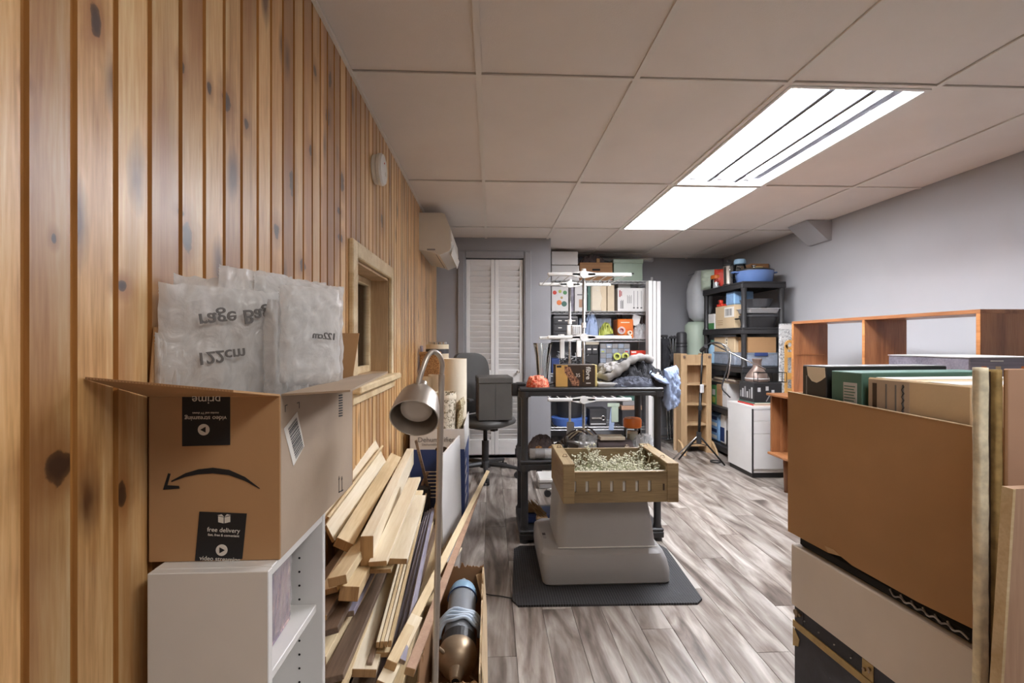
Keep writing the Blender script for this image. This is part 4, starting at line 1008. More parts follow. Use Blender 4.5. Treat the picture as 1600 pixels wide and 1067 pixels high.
# --- office chair
cx_, cy_ = -.045, 4.10
t = thing('office_chair', 'grey vinyl office chair on casters in front of louvred closet doors', 'chair', (cx_, cy_, 0), R(52))
M0 = mw(t)
MB(M0).lathe([(.05, .075), (.05, .115), (.03, .13), (.03, .30)], 20).build('column_sleeve', 'black_pl', t, smooth=R(40))
MB(M0).cyl((0, 0, .30), (0, 0, .42), .018, n=14).build('gas_column', 'black_m', t)
cast = None
for k in range(5):
    a = R(-68+72*k); d_ = Vector((math.cos(a), math.sin(a), 0)); q = Vector((-d_.y, d_.x, 0))
    mb = MB(M0); mb.tube([d_*.04+Vector((0, 0, .105)), d_*.16+Vector((0, 0, .098)), d_*.29+Vector((0, 0, .078))], [.026, .020, .014], n=8); mb.build('leg', 'black_pl', t)
    cs = MB(M0); c0 = d_*.285
    cs.cyl(c0+q*.008+Vector((0, 0, .028)), c0+q*.026+Vector((0, 0, .028)), .027, n=16); cs.cyl(c0-q*.026+Vector((0, 0, .028)), c0-q*.008+Vector((0, 0, .028)), .027, n=16)
    cs.cyl(c0-q*.008+Vector((0, 0, .03)), c0+q*.008+Vector((0, 0, .03)), .012, n=10)
    cs.cyl(c0+Vector((0, 0, .035)), c0+Vector((0, 0, .085)), .008, n=8); cs.build('caster', 'black_pl', t)
MB(M0).box(-.10, -.09, .405, .10, .10, .435, b=.008).build('seat_plate', 'black_m', t)
MB(M0).lathe([(.0, .43), (.20, .432), (.245, .45), (.255, .47), (.248, .49), (.20, .505), (0, .50)], 40, wob=lambda a, z: 1+.05*math.cos(4*a)*-1).build('seat', 'chair_f', t, smooth=True)
MB(M0).box(.06, -.05, .37, .12, .0, .42, b=.006).build('tilt_knob', 'black_pl', t)
def back(a, b):
    x = (2*a-1); th = b*2*PI
    return None
mb = MB(M0); prof = []
bw, bh, bc = .24, .27, .78
for sgn in (0,):
    pts = []
    n = 36
    for k in range(n):
        a = 2*PI*k/n; ca_, sa_ = math.cos(a), math.sin(a)
        x = bw*math.copysign(abs(ca_)**.55, ca_); z = bh*math.copysign(abs(sa_)**.55, sa_); pts.append((x, z))
    rings = [(0, .0, .0), (.9, .0, .0), (1, .012, .0), (1, .042, 0), (.9, .056, 0), (0, .06, 0)]
    vs = []; 
    for (s_, dy, _) in rings:
        for (x, z) in pts: vs.append((x*s_, .19+dy+.10*((x*s_)/.24)**2*-.6, bc+z*s_+.0))
    fs = [(i*n+j, i*n+(j+1) % n, (i+1)*n+(j+1) % n, (i+1)*n+j) for i in range(len(rings)-1) for j in range(n)]
    mb.add(vs, fs)
mb.build('backrest', 'chair_f', t, smooth=R(50))
MB(M0).tube(smooth_pts([(0, .05, .42), (0, .20, .43), (0, .27, .5), (0, .265, .7)], 4), .018, n=8).build('back_bar', 'black_m', t)
for sg in (-1, 1):
    MB(M0).tube(smooth_pts([(sg*.20, .05, .44), (sg*.265, .05, .50), (sg*.27, .06, .66)], 4), .014, n=8).build('arm_post', 'black_pl', t)
    MB(M0).box(sg*.27-.03, -.08, .66, sg*.27+.03, .16, .69, b=.012, seg=2).build('armrest', 'black_pl', t)
# --- folded-lid leather box on the seat
t = thing('leather_box', 'grey leather box with folded lid sitting on office chair seat', 'box', (cx_+.085, cy_-.07, .506), R(6))
M0 = mw(t)
MB(M0).box(-.155, -.15, 0, .125, .12, .335, b=.006).build('body', 'leather', t)
MB(M0).box(-.16, -.158, .30, .13, .125, .355, b=.008).build('lid', 'leather', t)
MB(M0).box(-.016, -.1515, .01, -.013, -.15, .30).build('seam', 'dark', t)
MB(M0).box(-.157, -.14, .006, -.155, .11, .298).build('side_panel', 'brown_pot', t)

# ================================================================== MAT, LITTER HOUSE, CRATE
mp = [(803, 860), (812, 855), (1030, 853), (1042, 860), (1097, 938), (1090, 945), (810, 949), (800, 940)]
pts = [at_z(u, v, 0) for u, v in mp]
mb = MB(); mb.poly([(p.x, p.y, 0.0005) for p in pts][::-1], (0, 0, .009)); 
o = mb.build('rubber_mat', 'rubber'); tag(o, 'black perforated rubber mat on floor under the pale grey litter house', 'mat')
def rounded_block(mb, rings, n=10, seg=3):   # rings: (z, x0, x1, y0, y1, r)
    vs = []; m = 4*(seg+1)
    for (z, x0, x1, y0, y1, r) in rings:
        for (cx, cy, a0) in ((x1-r, y1-r, 0), (x0+r, y1-r, 90), (x0+r, y0+r, 180), (x1-r, y0+r, 270)):
            for k in range(seg+1):
                a = R(a0+90*k/seg); vs.append((cx+r*math.cos(a), cy+r*math.sin(a), z))
    fs = [(i*m+j, i*m+(j+1) % m, (i+1)*m+(j+1) % m, (i+1)*m+j) for i in range(len(rings)-1) for j in range(m)]
    fs += [list(range(m))[::-1], list(range((len(rings)-1)*m, len(rings)*m))]
    mb.add(vs, fs); return mb
t = thing('litter_house', 'pale grey two-piece plastic litter house under the wooden crate', 'litter box', (.54, 2.42, .0095))
z0 = .0095
mb = MB(); rounded_block(mb, [(z0, .255, .842, 2.215, 2.64, .03), (z0+.01, .245, .852, 2.205, 2.65, .035), (z0+.06, .237, .850, 2.20, 2.655, .04), (.12, .236, .838, 2.198, 2.655, .045), (.155, .24, .822, 2.205, 2.65, .045), (.170, .252, .805, 2.222, 2.635, .045), (.172, .262, .79, 2.24, 2.62, .04)], seg=5)
mb.build('base', 'house', t, smooth=R(35))
mb = MB(); rounded_block(mb, [(.1725, .318, .795, 2.232, 2.61, .05), (.19, .318, .792, 2.235, 2.61, .05), (.30, .323, .778, 2.245, 2.60, .05), (.38, .328, .762, 2.255, 2.595, .045), (.408, .335, .748, 2.268, 2.585, .04), (.415, .35, .735, 2.285, 2.57, .03)], seg=5)
mb.build('hood', 'house', t, smooth=R(35))
mb = MB(); mb.tube([(.318+.0, 2.2335, .178), (.793, 2.2335, .178)], .0025, n=6); mb.build('seam_bead', 'white', t)
p = at_z(851, 842, .171)
MB().box(.262, 2.36, .1722, .278, 2.39, .1732).build('latch_label', 'mid_grey', t)
MB().box(.262, 2.40, .1722, .278, 2.425, .1735).build('latch', 'dark', t)
# crate
x0, x1, y0, y1, z0, z1 = .328, .858, 2.14, 2.56, .4162, .588
t = thing('wooden_crate', 'weathered wooden crate of dried white flowers on top of the litter house', 'crate', ((x0+x1)/2, (y0+y1)/2, z0))
sd = .052
# side walls: thick boards
for (a, b_) in ((x0, x0+.020), (x1-.020, x1)):
    MB().box(a, y0+.03, z0, b_, y1-.03, z1-.004, b=.002).build('side_board', 'crate_y', t)
for (a, b_) in ((x0, x0+sd), (x1-sd, x1)):
    MB().box(a-.001, y0, z1-.004, b_+.001, y1, z1+.008, b=.002).build('top_rail', 'crate_y', t)
    for (c1, c2) in ((y0, y0+.03), (y1-.03, y1)): MB().box(a, c1, z0, b_, c2, z1-.004, b=.002).build('corner_post', 'crate', t)
# near board with slots: built around seven openings
bz0, bz1 = z0+.002, z1-.034; hs = [X_(u, y0+.005) for u in (898, 917.5, 936.5, 956, 975.5, 995.5, 1015)]; sz0, sz1 = z0+.050, z0+.100
fb = MB(); xs = x0+sd; segs = []
for hx in hs: segs.append((xs, hx-.0075)); xs = hx+.0075
segs.append((xs, x1-sd))
for (a, b_) in segs: fb.box(a, y0+.004, sz0, b_, y0+.016, sz1)
fb.box(x0+sd, y0+.004, bz0, x1-sd, y0+.016, sz0); fb.box(x0+sd, y0+.004, sz1, x1-sd, y0+.016, bz1)
fb.build('front_board', 'crate', t)
MB().box(x0+sd, y0+.0035, bz1-.0, x1-sd, y0+.0175, bz1+.004, b=.001).build('front_edge', 'crate', t)
MB().box(x0+sd, y1-.016, z0+.002, x1-sd, y1-.004, z1-.012, b=.002).build('back_board', 'crate', t)
MB().box(x0+.02, y0+.017, z0+.001, x1-.02, y1-.017, z0+.01).build('bottom_board', 'crate', t)
for (xx, yy) in ((x1-.04, y0+.10), (x1-.04, y1-.07), (x0+.03, y0+.14), (x0+.03, y1-.08), (x1-.12, y1-.012)):
    mb = MB(Matrix.Translation((xx, yy, z1+.008 if xx != x1-.12 else z1-.01))); mb.box(-.013, -.004, 0, .013, .004, .003, b=.001); mb.tube([(-.010, 0, .003), (-.006, 0, .012), (.006, 0, .012), (.010, 0, .003)], .0018, n=5); mb.build('staple_bracket', 'bronze', t)
MB().box(x1-sd-.02, y0+.0025, z0+.055, x1-sd-.012, y0+.0035, z0+.085).build('dark_chip', 'brown_card', t)
MB().box(x0+sd+.001, y0+.0165, z0+.012, x1-sd-.001, y0+.0185, bz1-.002).build('paper_lining', 'white_print', t)
MB().box(x0+sd, y0+.0178, bz1-.004, x1-sd, y0+.021, bz1+.005).build('paper_edge', 'white_print', t)
# flowers
random.seed(5)
fl = thing('dried_flowers', 'tangle of dried white flowers and stems filling the wooden crate', 'flowers', (.59, 2.35, z0+.0105))
mb = MB(); heap(mb, (.59, 2.35, z0+.0105), .235, .175, .10, seed=8, rough=.6, n=26, freq=11, flat=.35); mb.build('moss_bed', 'moss', fl, smooth=False)
m1 = MB(); m2 = MB()
for k in range(520):
    x = random.uniform(x0+.05, x1-.05); y = random.uniform(y0+.03, y1-.03)
    hgt = .085+.035*fbm((x*12, y*12, 2)); pk = 1+1.0*max(0, 1-abs(x-.50)/.07)*(y > 2.35)*.8+1.5*max(0, 1-abs(x-.77)/.02)
    zz0 = z0+.03; hh = hgt*random.uniform(.8, 1.15)*min(pk, 1.5)
    a = random.uniform(0, 2*PI); dx, dy = .03*math.cos(a), .03*math.sin(a)
    tgt = m1 if k % 3 else m2
    tgt.tube([(x, y, zz0), (x+dx*.5, y+dy*.5, zz0+hh*.7), (x+dx, y+dy, zz0+hh)], [.0012, .0012, .0008], n=3)
    if k % 3:
        for j in range(3): m1.box(*(lambda c: (c[0]-.004, c[1]-.003, c[2]-.003, c[0]+.004, c[1]+.003, c[2]+.003))((x+dx+random.uniform(-.012, .012), y+dy+random.uniform(-.01, .01), zz0+hh+random.uniform(-.012, .006))), b=.0015)
o = m1.build('flower_heads', 'straw', fl); o['kind'] = 'stuff'; o = m2.build('stems', 'moss', fl); o['kind'] = 'stuff'

# ================================================================== BLACK UTILITY SHELF
x0, x1, y0, y1 = .165, .998, 2.70, 3.13
TS, MS, BS = .885, .472, .075
t = thing('utility_shelf', 'three-tier black resin shelf behind the crate and litter house', 'shelf', ((x0+x1)/2, (y0+y1)/2, 0))
for z, th in ((TS, .046), (MS, .055), (BS, .055)):
    mb = MB(); mb.box(x0, y0, z-.022, x1, y1, z, b=.006)
    for (a, b_, c1, d1) in ((x0, y0, x1, y0+.018), (x0, y1-.018, x1, y1), (x0, y0+.018, x0+.018, y1-.018), (x1-.018, y0+.018, x1, y1-.018)): mb.box(a, b_, z-th, c1, d1, z-.02, b=.004)
    for k in range(1, 5): mb.box(x0+.02, y0+k*(y1-y0)/5-.005, z-th*.6, x1-.02, y0+k*(y1-y0)/5+.005, z-.021)
    o = mb.build('shelf_tier', 'black_pl', t, smooth=R(30))
lg = None
for (x, y) in ((x0+.03, y0+.03), (x1-.03, y0+.03), (x0+.03, y1-.03), (x1-.03, y1-.03)):
    for (za, zb__) in ((.012, BS-.05), (BS, MS-.055), (MS, TS-.046)):
        MB().lathe([(.026, za), (.021, za+.02), (.021, zb__-.02), (.026, zb__)], 14, c=(x, y, 0)).build('leg', 'black_pl', t, smooth=R(40))
    MB().cyl((x, y, 0), (x, y, .03), .028, n=14).build('foot', 'black_pl', t)
    for z, th in ((TS, .046), (MS, .055)): MB().cyl((x, y, z-th-.006), (x, y, z-.02), .036, n=16).build('corner_socket', 'black_pl', t)
# clamp at left corner of the top tier
t = thing('clamp', 'black spring clamp gripping the left corner of shelf top', 'clamp', (x0-.005, 2.86, TS-.03))
MB().box(x0-.012, 2.83, TS+.001, x0+.045, 2.89, TS+.018, b=.004).build('upper_jaw', 'black_pl', t)
MB().box(x0-.040, 2.83, TS-.06, x0-.0015, 2.88, TS+.016, b=.005).build('handle', 'black_pl', t)

# --- things on the top tier
z = TS+.0005
gv = thing('glass_vase', 'tall flared clear glass vase at left end of black shelf top', 'vase', (X_(848, 2.98), 2.98, z)); h = Z_(536, 2.98)-z
MB(mw(gv)).lathe([(0, 0), (.032, 0), (.034, .01), (.036, h*.3), (.046, h*.7), (.060, h), (.0575, h), (.043, h*.7), (.033, h*.3), (.030, .03), (0, .03)], 30).build('vase_body', 'glass', gv, smooth=R(40))
mb = MB(mw(gv))
for k in range(6):
    a = 2*PI*k/6; mb.tube([(.035*math.cos(a), .035*math.sin(a), .03), (.046*math.cos(a+.3), .046*math.sin(a+.3), h*.65), (.059*math.cos(a+.4), .059*math.sin(a+.4), h*.97)], .0012, n=5)
o = mb.build('cut_flutes', 'white_print', gv); o['kind'] = 'stuff'
nb = thing('bulb_net', 'orange-red net bag of bulbs on black shelf top', 'net bag', (X_(841, 2.78), 2.78, z))
mb = MB(); heap(mb, (X_(841, 2.78), 2.78, z), .070, .05, .075, seed=4, rough=.3, n=26, freq=9, flat=.45); mb.build('net', 'redmesh', nb, smooth=True)
random.seed(9)
for k in range(9):
    a = random.uniform(0, 6.28); r = random.uniform(.01, .045); c = Vector((X_(841, 2.78)+r*math.cos(a), 2.78+r*.6*math.sin(a), z+.03+random.uniform(0, .022)))
    MB(Matrix.Translation(c)).lathe([(0, -.02), (.014, -.014), (.019, 0), (.013, .015), (0, .021)], 10).build('bulb', 'redmesh', nb, smooth=True)
MB().tube([at_y(858, 601, 2.78), at_y(866, 599, 2.78), at_y(870, 601, 2.78)], .004, n=6).build('tie', 'black_pl', nb)

# food carton
x0_, x1_ = X_(867, 2.80), X_(930, 2.76); zt = Z_(570, 2.78); zb = TS+.0008
t = thing('food_carton', 'tan and dark brown food carton with oat bar picture on black shelf', 'carton', ((x0_+x1_)/2, 2.82, zb))
MB().box(x0_, 2.76, zb, x1_, 2.88, zt, b=.002).build('carton_body', 'brown_card', t)
Mc2 = frame((x0_, 2.7595, zb), (1, 0, 0), (0, 0, 1)); w_, h_ = x1_-x0_, zt-zb
MB(Mc2).box(0, .001, 0, w_*.30, h_-.001, .0006).build('tan_panel', 'tan_card', t)
MB(Mc2).box(w_*.02, h_*.88, .0006, w_*.14, h_*.97, .001).build('black_patch', 'black_print', t)
MB(Mc2).poly([(w_*.22, h_*.95, .0006), (w_*.36, h_*.90, .0006), (w_*.44, h_*.6, .0006), (w_*.60, h_*.25, .0006), (w_*.58, h_*.03, .0006), (w_*.42, h_*.04, .0006), (w_*.36, h_*.3, .0006), (w_*.22, h_*.65, .0006)][::-1], (0, 0, .0006)).build('bar_picture', 'oats', t)
text_mb('fibre 1', h_*.30, Mc2 @ Matrix.Translation((w_*.82, h_*.5, .0008)) @ Matrix.Rotation(R(-90), 4, 'Z'), bold=.0006, sx=1.05).build('lettering', 'white_print', t)
text_mb('soft baked bars', h_*.09, Mc2 @ Matrix.Translation((w_*.70, h_*.5, .0008)) @ Matrix.Rotation(R(-90), 4, 'Z')).build('lettering', 'tan_card', t)
text_mb('35', h_*.22, Mc2 @ Matrix.Translation((w_*.56, h_*.52, .0008))).build('lettering', 'white_print', t)
MB().box(x1_, 2.7615, zb+.001, x1_+.012, 2.8785, zt-.001, b=.001).build('yellow_end', 'yellow', t)
# laptop slab
o = thing('tablet_case', 'flat pale grey slab case lying beside the food carton', 'case', (X_(955, 2.80), 2.80, z))
MB().box(X_(934, 2.76), 2.75, z, X_(973, 2.76), 2.88, z+.024, b=.007, seg=2).build('shell', 'light_grey', o, smooth=R(40)); MB().box(X_(935, 2.76), 2.749, z+.011, X_(972, 2.76), 2.7503, z+.013).build('seam', 'dark', o)

# --- heap of clothes
cl = thing('dark_jacket', 'crumpled black jacket heaped on right half of black shelf top', 'clothing', (X_(990, 2.93), 2.93, z))
mb = MB(); heap(mb, (X_(985, 2.93), 2.93, z), .19, .155, .15, seed=12, rough=.65, n=64, freq=9); mb.build('folds', 'black_cloth', cl, smooth=True)
mb = MB(); heap(mb, (X_(1018, 2.84), 2.84, z+.0), .11, .09, .10, seed=21, rough=.6, n=50, freq=9); mb.build('sleeve', 'black_cloth', cl, smooth=True)
o = thing('grey_sweater', 'light grey knit sweater twisted over the black jacket heap', 'clothing', (X_(958, 2.86), 2.86, z+.05))
mb = MB(); mb.tube(smooth_pts([at_y(937, 583, 2.84), at_y(950, 590, 2.79), at_y(968, 578, 2.79), at_y(985, 564, 2.82), at_y(1003, 558, 2.86), at_y(1018, 563, 2.88)], 5), [.018+.010*abs(math.sin(k*.9)) for k in range(26)], n=14)
for v in mb.v: v += Vector((0, 0, .006*fbm((v.x*16, v.y*16, v.z*16))))
mb.build('sleeve', 'grey_cloth', o, smooth=True)
mb = MB(); pillow(mb, at_y(955, 574, 2.87), (.075, 0, .015), (0, .08, .012), .022, wr=.16, n=30, seed=14); mb.build('body', 'grey_cloth', o, smooth=True)
o = thing('dark_jeans', 'dark denim folds under the jacket at front right of shelf top', 'clothing', (X_(1000, 2.76), 2.77, z))
mb = MB(); heap(mb, (X_(990, 2.78), 2.78, z), .14, .055, .055, seed=31, rough=.7, n=56, freq=12); mb.build('folds', 'denim', o, smooth=True)
MB(axis_matrix(at_y(1026, 586, 2.745), (0, -1, .4))).box(-.02, -.006, 0, .02, .006, .002, b=.0008).build('care_label', 'cream', o)
o = thing('blue_shirt', 'pale blue shirt draped down over right edge of black shelf', 'clothing', (1.03, 2.86, .70))
def drape(a, b):
    y = 2.76+.22*a; s = b*1.0
    if s < .3: x, zz_ = .90+.13*(s/.3), TS+.055-.03*(s/.3)**2+.01
    else:
        k = (s-.3)/.7; x, zz_ = 1.03+.028*math.sin(k*2.2)+.012*k, TS+.03-.20*k*(1-.25*abs(a-.45))
    w_ = .018*fbm((a*6, b*2.2, 4.2), 3)+.010*fbm((a*14, b*6, 1.2), 2)
    return Vector((x+w_*1.1, y+.03*(b-.3)*fbm((b*3, 0, 9)), zz_+w_*(.6 if s < .35 else .1)))
mb = MB(); pillow(mb, at_y(1049, 606, 2.80)+Vector((.0, 0, 0)), (.046, .03, .01), (-.004, .0, .125), .034, wr=.12, n=40, seed=17, fold=5); mb.build('hanging_part', 'blue_cloth', o, smooth=True)
mb = MB(); pillow(mb, at_y(1030, 590, 2.80), (.055, .02, -.02), (-.01, .06, .02), .016, wr=.12, n=30, seed=19, fold=5); mb.build('tucked_part', 'blue_cloth', o, smooth=True)
# --- things on the middle tier
z = MS+.0005; yM = 2.80
def cluster(nm, lab, cat, c, r3, mat_, seed, part='folds', **k):
    t_ = thing(nm, lab, cat, c); mb = MB(); heap(mb, c, r3[0], r3[1], r3[2], seed=seed, **k); mb.build(part, mat_, t_, smooth=True); return t_
t = cluster('mesh_pouch', 'dark mesh pouch with brown contents at left of middle shelf tier', 'pouch', (X_(848, yM), yM+.07, z), (.09, .07, .115), 'felt', 41, rough=.5, freq=7)
for k in range(4): MB(Matrix.Translation((X_(832+10*k, yM), yM-.0, z+.03+.012*(k % 2)))).lathe([(0, -.02), (.02, -.012), (.024, 0), (.018, .015), (0, .022)], 12).build('pebble', 'lattice' if k % 2 else 'dark', t, smooth=True)
o = thing('clear_bottle', 'clear plastic packet with grey printed label lying on middle shelf tier', 'packet', (X_(848, 2.74), 2.74, z))
MB().cyl((X_(828, 2.74), 2.745, z+.030), (X_(872, 2.74), 2.745, z+.030), .029, n=18).build('packet_body', 'film', o, smooth=True)
MB().cyl((X_(836, 2.74), 2.745, z+.0301), (X_(851, 2.74), 2.745, z+.0301), .0297, n=18).build('label_wrap', 'mid_grey', o, smooth=R(40))
o = thing('tube_bundle', 'bundle of dark grey hoses strapped together on middle shelf tier', 'hose bundle', (X_(900, 2.85), 2.86, z))
for k in range(9):
    a0 = at_y(862+3*k, 698-2*k, 2.92-.015*k); a1 = at_y(882+k, 690+k, 2.84); a2 = at_y(903+4*k, 694+k*1.5, 2.80); a3 = at_y(912+4.5*k, 708-k, 2.78)
    a3.z = max(a3.z, z+.012)
    MB().tube(smooth_pts([a0, a1, a2, a3], 4), .008, n=6).build('hose', 'felt' if k % 2 else 'mid_grey', o, smooth=True)
MB(axis_matrix(at_y(884, 694, 2.84), (1, 0, -.2))).lathe([(.026, -.008), (.030, 0), (.026, .008)], 14).build('strap', 'black_pl', o)
for k in range(5): MB().tube(smooth_pts([at_y(880+3*k, 686, 2.88), at_y(890+7*k, 676-2*k, 2.86), at_y(900+9*k, 672+3*k, 2.85)], 3), .005, n=6).build('hose_end', 'cream' if k % 2 else 'felt', o)
o = MB().box(X_(886, 2.97), 2.96, z, X_(897, 2.97), 2.99, Z_(660, 2.97), b=.006).build('grey_plate', 'light_grey'); tag(o, 'narrow pale grey upright plate behind the hose bundle', 'plate')
o = thing('parts_bag', 'clear plastic bag of small parts at center of middle shelf tier', 'bag', (X_(918, 2.80), 2.79, z))
mb = MB(); pillow(mb, (X_(918, 2.79), 2.79, z+.062), (.055, 0, 0), (.01, .02, .062), .03, wr=.2, n=22, seed=71); mb.build('film', 'film2', o, smooth=True)
for k in range(6): MB(Matrix.Translation((X_(908+5*k, 2.79), 2.80, z+.014+.01*(k % 3)))).box(-.009, -.008, -.008, .009, .008, .008, b=.003).build('small_part', ['white_print', 'brown_pot', 'dark'][k % 3], o)
o = thing('felt_roll', 'rolled brown felt blanket lying on middle shelf tier', 'roll', (X_(960, 2.80), 2.83, z))
mb = MB(); ya = X_(934, 2.8); yb = X_(988, 2.8)
mb.grid(lambda a, b: Vector((ya+(yb-ya)*b, 2.83+(.052+.004*fbm((a*3, b*4, 1)))*math.cos(2*PI*a), z+.046+(.044+.004*fbm((a*3+4, b*4, 1)))*math.sin(2*PI*a))), 24, 14, closeu=True)
mb.add([Vector((x_, 2.83+.05*math.cos(2*PI*k/14), z+.046+.042*math.sin(2*PI*k/14))) for x_ in (ya,) for k in range(14)], [list(range(14))]); mb.add([Vector((yb, 2.83+.05*math.cos(2*PI*k/14), z+.046+.042*math.sin(2*PI*k/14))) for k in range(14)], [list(range(14))])
mb.build('roll_body', 'felt', o, smooth=R(50))
mb = MB(); mb.tube([Vector((ya-.002, 2.83+.038*(1-k/30)*math.cos(k*.6), z+.046+.034*(1-k/30)*math.sin(k*.6))) for k in range(28)], .003, n=4); mb.build('spiral_edge', 'brown_card', o)
o = MB().box(X_(934, 2.86), 2.79, z+.0925, X_(972, 2.86), 2.88, z+.112, b=.002).build('cream_card', 'cream'); tag(o, 'flat cream card pack lying on top of the brown felt roll', 'card')
j = thing('storage_jar', 'clear jar with orange lid on middle shelf tier', 'jar', (X_(988, 2.98), 2.98, z)); h = Z_(668, 2.98)-z+.0
MB(mw(j)).lathe([(0, 0), (.050, 0), (.054, .01), (.054, h-.02), (.046, h), (.044, h), (.050, h-.02), (.050, .012), (0, .012)], 26).build('jar_body', 'glass', j, smooth=R(40))
MB(mw(j)).lathe([(0, .0135), (.048, .0135), (.048, h*.72), (.02, h*.8), (0, h*.78)], 20, wob=lambda a, z_: 1+.03*math.sin(5*a)).build('contents', 'cream', j)
MB(mw(j)).lathe([(.049, h-.004), (.056, h), (.057, h+.045), (.050, h+.055), (0, h+.056)], 26).build('lid', 'orange', j, smooth=R(40))
o = thing('crinkled_bag', 'crinkled clear plastic bag at right end of middle shelf tier', 'bag', (X_(1008, 2.82), 2.82, z))
mb = MB(); heap(mb, (X_(1006, 2.82), 2.82, z), .085, .07, .105, seed=77, rough=.9, n=40, freq=10); mb.build('film', 'film', o, smooth=True)
# --- bottom tier
z = BS+.0005
o = thing('hand_brush', 'straw hand brush with bristles up on bottom shelf tier', 'brush', (X_(842, 2.80), 2.80, z))
MB().box(X_(838, 2.78), 2.76, z+.02, X_(856, 2.78), 2.84, z+.05, b=.006).build('brush_block', 'pine_raw', o)
mb = MB(); random.seed(2)
for k in range(70):
    a = Vector((X_(848, 2.78)+random.uniform(-.03, .03), 2.80+random.uniform(-.03, .03), z+.05)); b_ = at_y(828+random.uniform(-6, 12), 785+random.uniform(-5, 8), 2.80+random.uniform(-.03, .03)); mb.tube([a, a.lerp(b_, .5)+Vector((0, 0, .005)), b_], .0016, n=3)
q = mb.build('bristles', 'bristle', o); q['kind'] = 'stuff'
o = thing('blue_tray', 'dark blue plastic tray with sponge on bottom shelf tier at left', 'tray', (X_(836, 2.85), 2.86, z))
MB().box(X_(822, 2.82), 2.80, z, X_(866, 2.82), 2.96, z+.05, b=.01).build('tray_body', 'blue_print', o); MB().box(X_(822, 2.84), 2.83, z+.051, X_(838, 2.84), 2.9, z+.09, b=.012, seg=2).build('sponge', 'bristle', o)
o = thing('white_case', 'small white plastic case on the floor seen under the middle shelf tier', 'case', (X_(854, 3.75), 3.8, 0))
MB().box(X_(842, 3.7), 3.7, 0, X_(868, 3.7), 3.9, .045, b=.008).build('case_base', 'light_grey', o); MB().box(X_(841, 3.7), 3.69, .0455, X_(869, 3.7), 3.91, .085, b=.012).build('case_lid', 'white', o)
# ================================================================== TOWER DRYING RACK
yA, yB = 3.52, 4.14; px_ = X_(912, yA)
t = thing('drying_rack', 'white folding tower drying rack with wire tiers in front of storage rack', 'drying rack', (px_, (yA+yB)/2, 0))
ztop = Z_(424, yA)
for y in (yA, yB):
    MB().cyl((px_, y, .10), (px_, y, ztop+(.0 if y == yA else -.01)), .0115, n=12).build('pole', 'chrome', t, smooth=True)
    MB().cyl((px_, y, ztop), (px_, y, ztop+.022), .016, n=14).build('pole_cap', 'white', t)
    mb = MB(); mb.tube(smooth_pts([(px_-.27, y, .045), (px_-.1, y, .09), (px_, y, .12), (px_+.1, y, .09), (px_+.27, y, .045)], 4), .012, n=8); mb.build('foot_bar', 'white', t, smooth=True)
    for sg in (-.27, .27): MB().cyl((px_+sg, y-.012, .025), (px_+sg, y+.012, .025), .025, n=16).build('wheel', 'dark', t)
for z in (Z_(428, yA), Z_(527, yA), Z_(625, yA), Z_(722, yA)):
    lw = .27; rw = .37
    for y in (yA, yB):
        mb = MB(); mb.cyl((px_, y-.016, z), (px_, y+.016, z), .030, n=20); mb.build('hub', 'white', t, smooth=R(40))
        for (a, b_) in ((-lw, -.02), (.02, rw-.01)):
            mb = MB(); mb.box(px_+a, y-.011, z-.013, px_+b_, y+.011, z+.013, b=.006); s_ = -1 if a < 0 else 1
            mb.poly([(px_+s_*.02, y-.011, z+.022), (px_+s_*.02, y-.011, z-.026), (px_+s_*.085, y-.011, z-.013), (px_+s_*.085, y-.011, z+.012)][::s_*-1], (0, .022, 0)); mb.build('arm', 'white', t)
    for k in range(9):
        x = px_-lw+.03+k*(lw+rw-.06)/8
        if abs(x-px_) < .03: continue
        MB().cyl((x, yA, z), (x, yB, z), .0035, n=6).build('rung', 'white', t)
# sliding collars and folded wings on the second tier
zc = Z_(512, yA)
for y, dz in ((yA, 0), (yB, .05)): MB().cyl((px_, y, zc+dz), (px_, y, zc+dz+.04), .017, n=14).build('collar', 'white', t)
for (u, v0, v1) in ((878, 522, 560), (889, 508, 524), (904, 521, 558)): MB().box(X_(u-3.5, yB-.1), yB-.12, Z_(v1, yB-.1), X_(u+3.5, yB-.1), yB-.10, Z_(v0, yB-.1), b=.004).build('folded_wing', 'white', t)
o = thing('peg_box', 'ribbed white peg holder clipped between the poles of drying rack', 'holder', (X_(901, 3.9), 3.9, Z_(523, 3.9)))
MB().box(X_(893, 3.9), 3.88, Z_(523, 3.9), X_(911, 3.9), 3.93, Z_(508, 3.9), b=.003).build('holder_body', 'white', o)
for k in range(5): MB().box(X_(895+3.2*k, 3.9), 3.872, Z_(521, 3.9), X_(896.2+3.2*k, 3.9), 3.8795, Z_(510, 3.9)).build('rib', 'light_grey', o)

